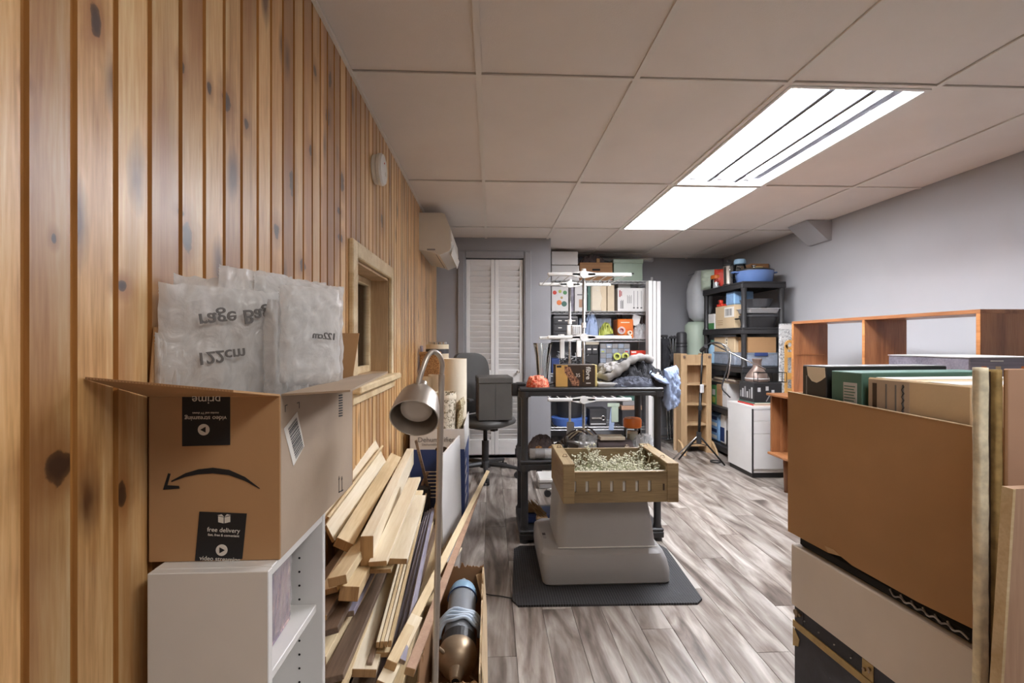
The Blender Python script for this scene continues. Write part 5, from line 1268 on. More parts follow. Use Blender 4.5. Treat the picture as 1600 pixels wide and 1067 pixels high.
# ================================================================== WIRE STORAGE RACK
rx0, rx1, ry0, ry1 = .625, X_(1018, 5.2), 5.19, 5.66
t = thing('wire_rack', 'tall chrome wire storage rack packed with cartons against far wall', 'rack', ((rx0+rx1)/2, (ry0+ry1)/2, 0))
for x in (rx0+.01, rx1):
    for y in (ry0, ry1): MB().cyl((x, y, 0), (x, y, Z_(432, 5.2)), .0125, n=10).build('post', 'wire', t, smooth=True)
SH = [Z_(438, ry0), Z_(486, ry0), Z_(529, ry0), .80, .21]
for z in SH:
    mb = MB()
    for dz in (0, -.03):
        for (a, b_) in (((rx0, ry0, z+dz), (rx1, ry0, z+dz)), ((rx0, ry1, z+dz), (rx1, ry1, z+dz)), ((rx0, ry0, z+dz), (rx0, ry1, z+dz)), ((rx1, ry0, z+dz), (rx1, ry1, z+dz))): mb.cyl(a, b_, .0045, n=5)
    n = 44; pts = [(rx0+(rx1-rx0)*k/n, ry0, z-(.028 if k % 2 else .002)) for k in range(n+1)]; mb.tube(pts, .003, n=4)
    o = mb.build('shelf_rim', 'wire', t); o['kind'] = 'stuff'
    mb = MB()
    for k in range(38): x = rx0+.02+(rx1-rx0-.04)*k/37; mb.box(x-.0015, ry0, z-.004, x+.0015, ry1, z-.001)
    o = mb.build('shelf_wires', 'wire', t); o['kind'] = 'stuff'
def obox(nm, lab, cat, u0, u1, v0, zb, y, dep, mat_, b=.003, grp=None, part='carton_body', y2=None):
    """box whose front stands at y, between two picture columns, from shelf height zb up to picture row v0"""
    x0, x1, z1 = X_(u0, y), X_(u1, y), Z_(v0, y)
    t_ = thing(nm, lab, cat, ((x0+x1)/2, y+dep/2, zb), 0, grp)
    MB().box(x0, y, zb+.0006, x1, y+dep, z1, b=b).build(part, mat_, t_)
    t_['_'] = 0; del t_['_']
    return t_, frame((x0, y-.0004, zb), (1, 0, 0), (0, 0, 1)), x1-x0, z1-zb
def pan(M, x0, y0, x1, y1, mat_, par, nm='printed_panel', z=.0008):
    return MB(M).box(x0, y0, 0, x1, y1, z).build(nm, mat_, par)
z = SH[0]; y = ry0+.02
t_, M, w, h = obox('white_box', 'upper plain white box at top left of wire rack', 'box', 862, 903, 392, Z_(413, y), y, .35, 'white_card'); MB(M @ Matrix.Translation((w*.55, h*.5, 0))).cyl((0, 0, 0), (0, 0, .002), .006, n=10).build('button', 'white_print', t_)
obox('white_box', 'lower plain white box at top left of wire rack', 'box', 862, 905, 414, z, y, .36, 'white_card')
t_, M, w, h = obox('brown_carton', 'brown moving carton with hand hole on top of wire rack', 'carton', 906, 957, 409, z, y, .38, 'card_dk')
pan(M, w*.38, h*.55, w*.62, h*.66, 'dark_in', t_, 'hand_hole'); pan(M, .004, h*.8, w-.004, h*.83, 'card', t_, 'lid_edge')
o = thing('dark_garland', 'dark tangled garland heaped over the brown carton on wire rack', 'garland', (X_(930, y), y+.18, Z_(409, y)))
mb = MB(); heap(mb, (X_(930, y), y+.16, Z_(409, y)+.001), .15, .12, .09, seed=55, rough=.9, n=34, freq=9); mb.build('tangle', 'felt', o); MB().box(X_(933, y), y+.02, Z_(410, y), X_(938, y), y+.05, Z_(402, y), b=.004).build('orange_tag', 'card', o)
t_, M, w, h = obox('frosted_tote', 'frosted green storage tote at top right of wire rack', 'tote', 959, 1004, 407, z, y, .40, 'green_tote', part='tote_body'); MB().box(X_(958, y), y-.01, Z_(410, y), X_(1005, y), y+.41, Z_(403.5, y), b=.004).build('tote_lid', 'green_tote', t_); pan(M, w*.3, h*.35, w*.7, h*.42, 'dark', t_, 'handle_slot')
# shelf 2
z = SH[1]
t_, M, w, h = obox('festive_box', 'box printed with red and green holiday ornaments, left of wire rack', 'box', 862, 888, 447, z, y, .3, 'white_card')
for (a, b_, r, m_) in ((.18, .75, .022, 'red'), (.45, .35, .028, 'orange'), (.8, .75, .022, 'green'), (.75, .3, .03, 'teal'), (.5, .8, .018, 'lime'), (.6, .55, .014, 'gold')): MB(M @ Matrix.Translation((w*a, h*b_, 0))).lathe([(r, 0), (r, .001), (r*.55, .002), (0, .002)], 16).build('ornament_print', m_, t_)
obox('book', 'dark purple book standing beside holiday ornament box', 'book', 889.5, 896.5, 446, z, y, .22, 'greytrim', part='cover')
t_, M, w, h = obox('pale_carton', 'white carton with faint pink print on the second wire shelf', 'carton', 898, 917, 444, z, y, .3, 'white_card'); pan(M, w*.35, h*.15, w*.7, h*.45, 'pinkcard', t_); pan(M, w*.2, h*.6, w*.8, h*.64, 'grey_print', t_)
obox('folder', 'teal ring folder standing upright on the second wire shelf', 'folder', 918.5, 922.5, 446, z, y, .28, 'teal', part='cover')
t_, M, w, h = obox('cream_case', 'rounded cream case standing upright, left of the plain tan box', 'case', 923.5, 948, 444.5, z, y, .3, 'cream', b=.014); MB(M).poly([(w*.62, h*.98, 0), (w*.6, h*.75, 0), (w*.72, h*.5, 0), (w*.6, h*.25, 0), (w*.66, .004, 0), (w-.004, .004, 0), (w-.004, h*.98, 0)][::-1], (0, 0, .003)).build('wave_panel', 'beige', t_); MB(M @ Matrix.Translation((w*.4, h*.8, 0))).cyl((0, 0, 0), (0, 0, .003), .006, n=10).build('stud', 'white_print', t_)
obox('tan_box', 'plain tan box standing upright beside the rounded cream case', 'box', 949, 960, 444.5, z, y, .3, 'beige')
obox('grey_carton', 'grey carton with dark top partly behind whisk box', 'carton', 966, 985, 441, z, y+.16, .2, 'white_card')
t_, M, w, h = obox('whisk_box', 'white carton printed with three upright whisk tools on second wire shelf', 'carton', 965, 1009, 449, z, y, .14, 'white_card')
for k in range(3):
    xx = w*(.58+.13*k); pan(M, xx-.0025, h*.22, xx+.0025, h*.88, 'grey_print', t_, 'tool_print'); MB(M @ Matrix.Translation((xx, h*.16, 0))).lathe([(.011, 0), (.011, .0012), (.004, .0014), (0, .0014)], 12).build('whisk_print', 'grey_print', t_)
pan(M, w*.06, h*.62, w*.1, h*.9, 'red_print', t_); pan(M, w*.12, h*.66, w*.15, h*.86, 'red_print', t_); 
for k in range(4): pan(M, w*(.10+.03*k), h*.12, w*(.115+.03*k), h*(.45+.04*(k % 2)), 'dark', t_, 'text_line')
for k in range(5): pan(M, w*(.34+.035*k), h*.35, w*(.352+.035*k), h*(.7-.05*(k % 2)), 'grey_print', t_, 'text_line')
# shelf 3
z = SH[2]
t_ = thing('drawer_tower', 'grey three-drawer desk organiser at left of wire rack', 'organiser', (X_(884, y), y+.12, z)); x0, x1 = X_(865, y), X_(903, y)
MB().box(x0, y+.01, z+.001, x1, y+.26, Z_(494, y), b=.004).build('housing', 'mid_grey', t_)
hh = (Z_(495.5, y)-z)/3
for k in range(3):
    d = MB().box(x0+.006, y-.004, z+.004+hh*k, x1-.006, y+.009, z+hh*(k+1)-.005, b=.003).build('drawer', 'dark', t_)
    for q in range(3 if k == 2 else 1): MB().box(x0+.05+.075*q, y-.007, z+hh*(k+.45), x0+.09+.075*q, y-.0045, z+hh*(k+.6)).build('drawer_label', 'white_print', d)
obox('black_radio', 'flat black radio resting on the grey drawer organiser', 'radio', 866, 900, 489.5, Z_(494, y)+.001, y+.03, .18, 'black_pl', part='radio_body')
def lump(nm, lab, cat, u, v0, v1, wu, y, mat_, seed, zb=None, part='body', **k):
    zb = zb if zb is not None else Z_(v1, y); c = (X_(u, y), y+.06, zb+.0006); t_ = thing(nm, lab, cat, c)
    mb = MB(); heap(mb, c, wu*y/F/2, .06, Z_(v0, y)-zb, seed=seed, n=26, **k); mb.build(part, mat_, t_, smooth=True); return t_
lump('blue_bag', 'crumpled pale blue plastic bag on the third wire shelf', 'bag', 925, 489, 0, 24, y, 'blue_cloth', 81, zb=z, rough=.6)
obox('clear_case', 'frosted grey plastic case behind the pale blue bag', 'case', 905, 955, 497, z, y+.15, .18, 'frost', part='case_body')
t_ = lump('green_tool', 'lime green cordless tool on the third wire shelf', 'tool', 949, 507, 0, 24, y, 'lime', 82, zb=z+.015, rough=.9); MB().cyl((X_(944, y), y-.01, z+.03), (X_(958, y), y-.01, z+.045), .012, n=10).build('motor', 'black_pl', t_); MB().box(X_(940, y), y+.0, z+.001, X_(957, y), y+.1, z+.016, b=.004).build('foot', 'black_pl', t_)
t_, M, w, h = obox('orange_toolbox', 'bright orange tool box on the third wire shelf', 'toolbox', 965, 990, 498, z, y+.02, .2, 'orange', b=.012, part='box_body'); pan(M, w*.2, h*.8, w*.75, h*.85, 'cream', t_, 'grip'); pan(M, .01, h*.45, w-.01, h*.47, 'red', t_, 'lid_seam')
def torus(mb, c, ax, r, r2, n=20):
    M_ = axis_matrix(c, ax); mb.tube([M_ @ Vector((r*math.cos(2*PI*k/n), r*math.sin(2*PI*k/n), 0)) for k in range(n)], r2, n=8, closed=True); return mb
def tape_roll(u, v, r, y, mat_, core, lab):
    t_ = thing('tape_roll', lab, 'tape', (X_(u, y), y, Z_(v, y)-r)); M_ = axis_matrix((X_(u, y), y, Z_(v, y)), (0, -1, .12))
    MB(M_).lathe([(r*.55, -.012), (r, -.012), (r, .012), (r*.55, .012), (r*.55, -.012)], 22).build('tape_wrap', mat_, t_); MB(M_).lathe([(r*.45, -.013), (r*.54, -.013), (r*.54, .013), (r*.45, .013), (r*.45, -.013)], 20).build('core', core, t_)
tape_roll(971, 516, .042, y-.02, 'film', 'red', 'larger tape roll with red core leaning on the orange toolbox'); tape_roll(984, 520, .026, y-.022, 'cream', 'orange', 'smaller cream tape roll in front of the orange toolbox')
o = MB(Matrix.Translation((X_(996, y), y+.05, Z_(500, y))) @ Matrix.Rotation(R(15), 4, 'Y')).box(-.045, 0, -.06, .045, .015, .06, b=.004).build('white_pouch', 'white_card'); tag(o, 'white paper pouch tilted beside the orange toolbox', 'pouch')
o = lump('tubing_bag', 'clear bag of tubing at right end of the third wire shelf', 'bag', 1004, 508, 0, 28, y, 'film', 84, zb=z, rough=.9, part='film')
t_ = thing('brush_bundle', 'dark brushes and handles upright behind orange toolbox', 'brushes', (X_(988, y), y+.3, z))
for k in range(10): u = 966+5*k; MB().cyl((X_(u, y+.3), y+.30, z+.001), (X_(u+(k % 3)-1, y+.3), y+.31, Z_(488+3*(k % 4), y+.3)), .011, n=8).build('handle', ['brown_pot', 'dark', 'mid_grey', 'felt'][k % 4], t_)
# shelf 4
z = SH[3]
t_ = thing('parts_organiser', 'clear-fronted small parts organiser with many drawers on wire rack', 'organiser', (X_(961, y), y+.07, z)); x0, x1, zt = X_(937, y), X_(985, y), Z_(536, y)
MB().box(x0, y+.008, z+.001, x1, y+.16, zt, b=.003).build('housing', 'dark', t_)
for i in range(5):
    for j in range(6):
        a = x0+.006+(x1-x0-.012)*i/5; b_ = z+.006+(zt-z-.012)*j/6
        d = MB().box(a+.002, y, b_+.002, a+(x1-x0-.012)/5-.002, y+.0075, b_+(zt-z-.012)/6-.002, b=.0015).build('drawer', 'mid_grey' if (i+j) % 2 else 'frost', t_)
        if (i*3+j) % 4 == 0: MB().box(a+.012, y-.0015, b_+.012, a+.045, y-.0002, b_+.026).build('drawer_label', ['white_print', 'lime', 'red_print'][(i+j) % 3], d)
t_ = thing('drawer_tower', 'dark small drawer unit with white labels left of the parts organiser', 'organiser', (X_(922, y), y+.1, z)); x0, x1, zt = X_(906, y), X_(935, y), Z_(539, y)
MB().box(x0, y+.008, z+.001, x1, y+.2, zt, b=.003).build('housing', 'black_pl', t_)
for k in range(3):
    d = MB().box(x0+.006+(x1-x0-.012)/3*k, y, zt-.10, x0+(x1-x0-.012)/3*(k+1), y+.0075, zt-.01, b=.002).build('drawer', 'dark', t_); MB().box(x0+.02+(x1-x0-.012)/3*k, y-.0015, zt-.055, x0+.06+(x1-x0-.012)/3*k, y-.0002, zt-.04).build('drawer_label', 'white_print', d)
obox('cream_packet', 'long cream packet lying on the dark small drawer unit', 'packet', 915, 936, 534, Z_(539, y)+.0015, y+.02, .14, 'cream')
t_, M, w, h = obox('red_case', 'bright red plastic case at right of the parts organiser', 'case', 985.5, 1010, 548, z, y+.0, .2, 'red', part='case_body'); pan(M, w*.05, h*.9, w*.35, h*.97, 'white_print', t_)
for k in range(2): tape_roll(964+13*k, 557, .040, y-.045, 'lime', 'black_pl', ['yellow measuring tape roll in front of organiser, left one', 'yellow measuring tape roll in front of organiser, right one'][k])
t_ = thing('cable_heap', 'heap of black and grey cables at left of fourth wire shelf', 'cables', (X_(895, y), y+.1, z))
mb = MB(); heap(mb, (X_(893, y), y+.12, z+.001), .20, .12, .14, seed=91, rough=.9, n=34, freq=9); mb.build('heap_core', 'dark', t_)
random.seed(12)
for k in range(16):
    P_ = [Vector((X_(random.uniform(870, 925), y), y+random.uniform(-.0, .10), z+random.uniform(.05, .24))) for _ in range(4)]; P_.sort(key=lambda q: q.x); MB().tube(smooth_pts(P_, 5), .005, n=5).build('cable', ['black_pl', 'mid_grey', 'light_grey'][k % 3], t_, smooth=True)
obox('blue_bin', 'dark blue bin at far left of the fourth wire shelf', 'bin', 862, 874, 560, z, y+.02, .2, 'blue_print', part='bin_body')
# shelf 5 and floor
z = SH[4]
bx, by = X_(894, y), y+.17; r = .195
t_ = thing('plant_pot', 'large black planter pot with blue rim below on wire rack lower shelf', 'pot', (bx, by, z))
MB(mw(t_)).lathe([(r*.95, .001), (r*1.05, .06), (r*1.07, .085), (r*.9, .09), (0, .09)], 36).build('saucer', 'blue_deep', t_, smooth=R(40))
MB(mw(t_)).lathe([(r*.70, .091), (r*.84, .42), (r*.90, .50), (r*.86, .50), (r*.78, .42), (0, .40)], 36).build('pot_wall', 'black_pl', t_, smooth=R(40))
t_, M, w, h = obox('tool_case', 'dark tool case with chrome wrench on the low wire shelf', 'case', 921.5, 948, 640, z, y, .2, 'dark', part='case_body')
pan(M, .02, h*.45, w*.7, h*.55, 'chrome', t_, 'wrench', .012); torus(MB(M), (w*.78, h*.5, .008), (0, 0, 1), .022, .005).build('wrench_eye', 'chrome', t_); pan(M, .01, h*.12, w-.01, h*.2, 'light_grey', t_, 'trim_strip')
for k, (u0, u1, v, m_, lab) in enumerate(((972, 1004, 642, 'dark', 'dark flat box at bottom of the small stack beside the jar'), (971, 1003, 635, 'pinkcard', 'pinkish flat box second from bottom in the small stack'), (973, 1002, 627, 'mid_grey', 'grey flat box second from top in the small stack'), (972, 999, 622, 'teal', 'teal flat box topmost in the small stack on wire rack'))):
    zlo = [z, Z_(642, y)+.001, Z_(635, y)+.001, Z_(627, y)+.001][k]; obox('flat_box', lab, 'box', u0, u1, v, zlo, y, .25, m_)
o = thing('hanging_towels', 'blue and grey-green towels hanging off the low wire shelf', 'towels', (X_(958, y), y-.03, Z_(675, y)))
mb = MB(); mb.box(X_(949, y-.03), y-.036, Z_(636, y), X_(968, y-.03), y-.024, Z_(630, y), b=.004); mb.box(X_(955, y-.03), y-.040, Z_(660, y), X_(966, y-.03), y-.028, Z_(636, y), b=.004); mb.build('green_towel', 'sack_g', o)
MB(Matrix.Translation((X_(955, y-.03), y-.026, Z_(673, y))) @ Matrix.Rotation(R(5), 4, 'Y')).box(-.028, -.006, 0, .028, .006, .25, b=.004).build('blue_towel', 'blue_cloth', o)
# white slats standing at the right of the rack
for k, (u0, u1) in enumerate(((1013.5, 1019.5), (1020.3, 1025.5), (1026.3, 1032.5))):
    yy = 4.98+.03*k; o = MB().box(X_(u0, yy), yy, 0, X_(u1, yy), yy+.10, Z_(437+.5*k, yy), b=.004).build('closet_board', 'white_paint')
    tag(o, ['leftmost of three tall white boards standing beside wire rack', 'middle of three tall white boards standing beside wire rack', 'rightmost of three tall white boards standing beside wire rack'][k], 'board')

# ================================================================== CORNER STORE
y = 5.45
t_ = thing('crutches', 'pair of aluminium crutches leaning in the far corner', 'crutches', (X_(1040, y), y, 0))
for (u, u2) in ((1036, 1039), (1041.5, 1043), (1049, 1047), (1054, 1049)): MB().cyl((X_(u2, y), y-.1, .03), (X_(u, y), y, Z_(524, y)), .010, n=10).build('tube', 'chrome', t_, smooth=True)
for (u, v) in ((1038, 523), (1051, 525)): MB().box(X_(u-5, y), y-.03, Z_(v+4, y), X_(u+5, y), y+.03, Z_(v, y), b=.012, seg=2).build('arm_pad', 'dark', t_)
MB().box(X_(1035, y-.1), y-.16, 0, X_(1055, y-.1), y-.04, .05, b=.01).build('foot', 'chrome', t_)
for v in (640, 668): MB().cyl((X_(1039, y-.07), y-.07, Z_(v, y)), (X_(1049, y-.07), y-.07, Z_(v, y)), .006, n=8).build('cross_bar', 'chrome', t_)
t_ = thing('backpack', 'black backpack hanging in the corner right of the white slats', 'bag', (X_(1038, 5.3), 5.3, .95))
mb = MB(); pillow(mb, (X_(1038.5, 5.3), 5.28, Z_(562, 5.3)), (.055, 0, 0), (.0, .02, .24), .07, wr=.06, n=22, seed=95); mb.build('body', 'black_cloth', t_, smooth=True)
MB().tube(smooth_pts([at_y(1044, 540, 5.2), at_y(1049, 550, 5.19), at_y(1046, 566, 5.2), at_y(1040, 585, 5.2)], 4), .010, n=6).build('strap', 'black_pl', t_, smooth=True)
t_ = thing('black_drum', 'round black stuff sack in the corner below crutch pads', 'sack', (X_(1053, 5.2), 5.2, Z_(572, 5.2)))
MB(axis_matrix((X_(1047, 5.2), 5.22, Z_(562, 5.2)), (1, 0, .12))).lathe([(0, -.01), (.06, -.005), (.068, .02), (.068, .12), (.055, .135), (0, .137)], 22).build('sack_body', 'black_cloth', t_, smooth=R(40))
t_ = thing('blue_cloth', 'dark blue striped cloth hanging under the black sack in corner', 'cloth', (X_(1051, 5.25), 5.25, .75))
mb = MB(); mb.grid(lambda a, b: Vector((X_(1043+15*a, 5.25), 5.25+.012*math.sin(a*22), Z_(572+45*b, 5.25))), 40, 6); s_ = mb.build('cloth_panel', 'blue_print', t_, smooth=True); s_.modifiers.new('t', 'SOLIDIFY').thickness = .006
y = 5.35
t_ = thing('mat_tube', 'dark grey carrying tube standing in corner behind pine shelf', 'tube', (X_(1065, y), y, 0)); r = 8*y/F
MB(mw(t_)).lathe([(r*.98, 0), (r, .05), (r, Z_(519, y)-.02), (r*.8, Z_(519, y)), (0, Z_(518, y))], 24).build('tube_body', 'dark', t_, smooth=R(40))
for v in (536, 541): MB(mw(t_)).lathe([(r*1.02, Z_(v+1.2, y)), (r*1.08, Z_(v, y)), (r*1.02, Z_(v-1.2, y))], 24).build('strap', 'black_pl', t_)
# sacks
y = 5.40
t_ = thing('white_sack', 'bulging white plastic sack hanging beside black corner shelf', 'sack', (X_(1094, y), y, Z_(503, y)))
mb = MB(); mb.lathe([(.0, 0), (.06, .012), (.115, .06), (.14, .16), (.142, .36), (.13, .46), (.10, .52), (.085, .545), (.06, .57), (.05, .60), (0, .605)], 30, c=(X_(1096, y), y+.05, Z_(503, y)), wob=lambda a, z_: 1+.10*fbm((math.cos(a)*2, math.sin(a)*2, z_*7))); mb.build('sack_body', 'sack', t_, smooth=True)
o = thing('sack_hook', 'small hook on far wall holding the white sack', 'hook', (X_(1095, y), YF, Z_(424, y)))
MB().tube([(X_(1096, y), YF, Z_(422, y)), (X_(1096, y), 5.5, Z_(421, y)), (X_(1096, y), 5.46, Z_(424, y))], .005, n=6).build('hook_arm', 'chrome', o)
t_ = thing('pale_green_sack', 'tall pale green sack standing below the white sack in corner', 'sack', (X_(1090, y), y, 0))
mb = MB(); mb.lathe([(.12, 0), (.14, .05), (.15, .4), (.145, .9), (.125, 1.15), (.13, Z_(508, y)), (.09, Z_(502, y)), (0, Z_(501, y))], 30, c=(X_(1093, y), y+.09, 0), wob=lambda a, z_: 1+.06*fbm((math.cos(a)*2, math.sin(a)*2, z_*3+4))); mb.build('sack_body', 'sack_g', t_, smooth=True)
# leaning plank and pine shelf
y = 4.96
o = MB().box(X_(1053, y), y, 0, X_(1063, y), y+.02, Z_(593, y), b=.002).build('leaning_plank', 'plank_tan'); tag(o, 'short tan plank standing on floor left of narrow pine shelf', 'plank')
MBk = MB().cyl((X_(1058, y), y-.0015, Z_(619, y)), (X_(1058, y), y+.0, Z_(619, y)), .008, n=10)
k_ = MBk.build('knot', 'brown_card', o)
y0 = 4.83; xa, xb = X_(1064, y0), X_(1112, y0); zt = Z_(553, y0)
t_ = thing('pine_shelf', 'narrow pine shelf unit with six open shelves in far corner', 'shelf', ((xa+xb)/2, y0+.08, 0))
xi0, xi1 = X_(1074, y0), X_(1104, y0)
MB().box(xa, y0, .0, xi0, y0+.20, zt, b=.003).build('side_panel', 'pine_raw', t_); MB().box(xi1, y0, .0, xb, y0+.20, zt, b=.003).build('side_panel', 'pine_raw', t_)
MB().box(xi0, y0+.185, .04, xi1, y0+.198, zt-.02).build('back_panel', 'pine_raw', t_)
MB().box(xi0, y0+.01, Z_(569, y0), xi1, y0+.025, zt-.01, b=.002).build('top_rail', 'pine_raw', t_)
for v in (570, 602, 634, 666, 699): MB().box(xi0, y0+.006, Z_(v+1.5, y0), xi1, y0+.184, Z_(v-1.5, y0), b=.002).build('shelf', 'pine_raw', t_)
for x in (xa-.015, xb-.005):
    MB().poly([(x, y0-.12, 0), (x, y0+.05, 0), (x, y0+.05, .13), (x, y0-.02, .11), (x, y0-.09, .05)], (.02, 0, 0)).build('foot_bracket', 'pine_raw', t_)
MB(Matrix.Translation(((xa+xi0)/2, y0-.001, zt-.03)) @ Matrix.Rotation(R(90), 4, 'X')).cyl((0, 0, 0), (0, 0, .012), .012, n=12).build('peg', 'brown_pot', t_); MB(Matrix.Translation(((xb+xi1)/2, y0-.001, zt-.03)) @ Matrix.Rotation(R(90), 4, 'X')).cyl((0, 0, 0), (0, 0, .012), .012, n=12).build('peg', 'brown_pot', t_)
# microphone stand
hub = at_d(1092, 683, 4.42)
t_ = thing('tripod_stand', 'black boom tripod stand in front of the pine shelf', 'stand', (hub.x, hub.y, 0))
ptop = at_d(1097, 556, 4.42)
MB().cyl(hub, hub.lerp(ptop, .55), .013, n=12).build('lower_tube', 'black_m', t_, smooth=True); MB().cyl(hub.lerp(ptop, .5), ptop, .009, n=12).build('upper_tube', 'black_m', t_, smooth=True)
MB().cyl(hub-Vector((0, 0, .06)), hub+Vector((0, 0, .05)), .022, n=14).build('leg_collar', 'black_pl', t_); mid = hub.lerp(ptop, .36); MB().cyl(mid-Vector((0, 0, .02)), mid+Vector((0, 0, .02)), .018, n=12).build('height_clutch', 'black_pl', t_)
pc = at_d(1096, 607, 4.40); MB().box(pc.x-.018, pc.y-.02, pc.z-.04, pc.x+.018, pc.y+.0, pc.z+.04, b=.012, seg=2).build('remote_clip', 'light_grey', t_)
for (u, v) in ((1049, 720), (1134, 706), (1083, 704)):
    f = at_z(u, v, .006)
    if u == 1083: f = Vector((hub.x-.10, hub.y+.22, .006))
    if u == 1134: f = Vector((hub.x+.235, hub.y-.02, .006))
    MB().cyl(hub+Vector((0, 0, .02)), f, .008, n=8).build('leg', 'chrome' if u == 1049 else 'black_m', t_, smooth=True); MB().cyl(hub.lerp(f, .3), hub-Vector((0, 0, .055)), .004, n=6).build('brace', 'black_m', t_)
MB().tube(smooth_pts([ptop, at_d(1100, 545, 4.40), at_d(1108, 537, 4.36), at_d(1122, 535, 4.3), at_d(1133, 543, 4.25), at_d(1139, 560, 4.2), at_d(1135, 580, 4.2), at_d(1128, 605, 4.2), at_d(1136, 616, 4.18), at_d(1141, 621, 4.18)], 4), .006, n=8).build('boom_cable', 'black_pl', t_, smooth=True)
MB().cyl(at_d(1112, 537, 4.37), at_d(1196, 577, 4.02), .007, n=10).build('boom_arm', 'chrome', t_, smooth=True)
MB().tube(smooth_pts([at_d(1112, 536, 4.36), at_d(1130, 538, 4.28), at_d(1141, 550, 4.25), at_d(1140, 575, 4.22), at_d(1136, 594, 4.22)], 4), .006, n=8).build('flex_arm', 'chrome', t_, smooth=True)
MB().cyl(at_d(1096, 548, 4.44), at_d(1103, 541, 4.36), .02, n=12).build('boom_clutch', 'black_pl', t_)
o = thing('cable_coil', 'small black cable coil lying on floor beside tripod stand', 'cable', (*at_z(1118, 722, 0).xy, 0)); torus(MB(), (*at_z(1118, 722, 0).xy, .007), (0, 0, 1), .045, .006).build('coil', 'black_pl', o, smooth=True)
# ================================================================== BLACK CORNER SHELF
fy0, fy1 = 4.335, 5.17; fx0, fx1 = X_(1160, fy0), min(X_(1229, fy0), XR-.03)
TZ = [Z_(437, fy0), Z_(511, fy0), .915, .48, .09]
t = thing('corner_shelf', 'five-tier black resin shelf along right wall loaded with kitchenware', 'shelf', ((fx0+fx1)/2, (fy0+fy1)/2, 0))
for z in TZ:
    mb = MB(); mb.box(fx0, fy0, z-.02, fx1, fy1, z, b=.006)
    for (a, b_, c1, d1) in ((fx0, fy0, fx1, fy0+.018), (fx0, fy1-.018, fx1, fy1), (fx0, fy0+.018, fx0+.018, fy1-.018), (fx1-.018, fy0+.018, fx1, fy1-.018)): mb.box(a, b_, z-.06, c1, d1, z-.018, b=.004)
    mb.build('shelf_tier', 'black_pl', t, smooth=R(30))
for (x, y) in ((fx0+.03, fy0+.03), (fx1-.03, fy0+.03), (fx0+.03, fy1-.03), (fx1-.03, fy1-.03)):
    for a, b_ in zip(TZ[1:]+[.06], [q-.06 for q in TZ[:-1]]+[TZ[-1]-.06]):
        if b_-a > .05: MB().lathe([(.030, a), (.023, a+.03), (.023, b_-.03), (.028, b_)], 14, c=(x, y, 0)).build('leg', 'black_pl', t, smooth=R(40))
    MB().cyl((x, y, 0), (x, y, .031), .028, n=12).build('foot', 'black_pl', t)
def sbox(nm, lab, cat, x, uf, un, vt, zb, dx, mat_, b=.003, part='carton_body', ztop=None):
    """box whose left face stands at x, between two picture columns (far, near)"""
    pf, pn = at_x(uf, 500, x), at_x(un, vt, x); z1 = ztop or pn.z; pn.y = max(pn.y, 4.56)
    t_ = thing(nm, lab, cat, (x+dx/2, (pf.y+pn.y)/2, zb)); MB().box(x, pn.y, zb+.0008, x+dx, pf.y, z1, b=b).build(part, mat_, t_)
    return t_, frame((x-.0004, pf.y, zb), (0, -1, 0), (0, 0, 1)), pf.y-pn.y, z1-zb
# top tier
z = TZ[0]+.0006
def jar(nm, lab, x, y, r, h, body, lidm, lidh=.03, extra=None, cat='jar'):
    j = thing(nm, lab, cat, (x, y, z)); Mj = mw(j)
    MB(Mj).lathe([(0, 0), (r*.92, 0), (r, .01), (r, h-.02), (r*.86, h), (r*.82, h), (r*.94, h-.02), (r*.94, .01), (0, .01)], 24).build('jar_body', body, j, smooth=R(40))
    MB(Mj).lathe([(r*.88, h-.006), (r*.98, h), (r, h+lidh*.8), (r*.9, h+lidh), (0, h+lidh)], 24).build('lid', lidm, j, smooth=R(40)); return j
p = at_d(1117, 443, 5.14); j = jar('storage_jar', 'glass jar with orange lid at far left on top of black corner shelf', p.x+.02, p.y, .062, .115, 'glass', 'orange', .035)
MB(mw(j)).lathe([(0, .011), (.055, .011), (.055, .07), (0, .075)], 18).build('contents', 'light_grey', j)
o = thing('foil_bag', 'pale green patterned bag behind the orange-lidded jar', 'bag', (2.50, 5.08, z))
mb = MB(); pillow(mb, (2.46, 5.09, z+.118), (.13, -.10, 0), (.0, 0, .11), .05, wr=.08, n=18, seed=101); mb.build('bag_body', 'sack_g', o, smooth=True)
o = thing('red_bag', 'rust-red rounded bag behind the coffee maker on corner shelf', 'bag', (2.55, 4.88, z))
mb = MB(); pillow(mb, (2.48, 4.99, z+.115), (.07, -.05, 0), (0, 0, .10), .04, wr=.05, n=18, seed=103); mb.build('bag_body', 'red', o, smooth=True)
p = at_d(1139, 437, 4.88)
cm = thing('coffee_press', 'steel and glass coffee press with black handle on corner shelf top', 'coffee maker', (p.x, p.y, z)); Mj = mw(cm)
MB(Mj).lathe([(0, 0), (.058, 0), (.058, .02), (.05, .024)], 24).build('base', 'black_pl', cm, smooth=R(40))
MB(Mj).lathe([(.050, .025), (.052, .19), (.058, .205), (.055, .205), (.049, .19), (.047, .03), (0, .03)], 24).build('beaker', 'steel', cm, smooth=R(40))
MB(Mj).lathe([(.060, .206), (.055, .225), (.02, .235), (.006, .238), (.006, .25), (.014, .262), (0, .27)], 20).build('lid', 'black_pl', cm, smooth=R(40))
MB(Mj).tube(smooth_pts([(.055, -.01, .19), (.105, -.02, .185), (.11, -.02, .12), (.07, -.01, .05)], 4), .009, n=8).build('handle', 'black_pl', cm, smooth=True)
for k in range(4): a = PI/2*k+.4; MB(Mj).box(.0535*math.cos(a)-.004, .0535*math.sin(a)-.004, .025, .0535*math.cos(a)+.004, .0535*math.sin(a)+.004, .2).build('frame_bar', 'black_m', cm)
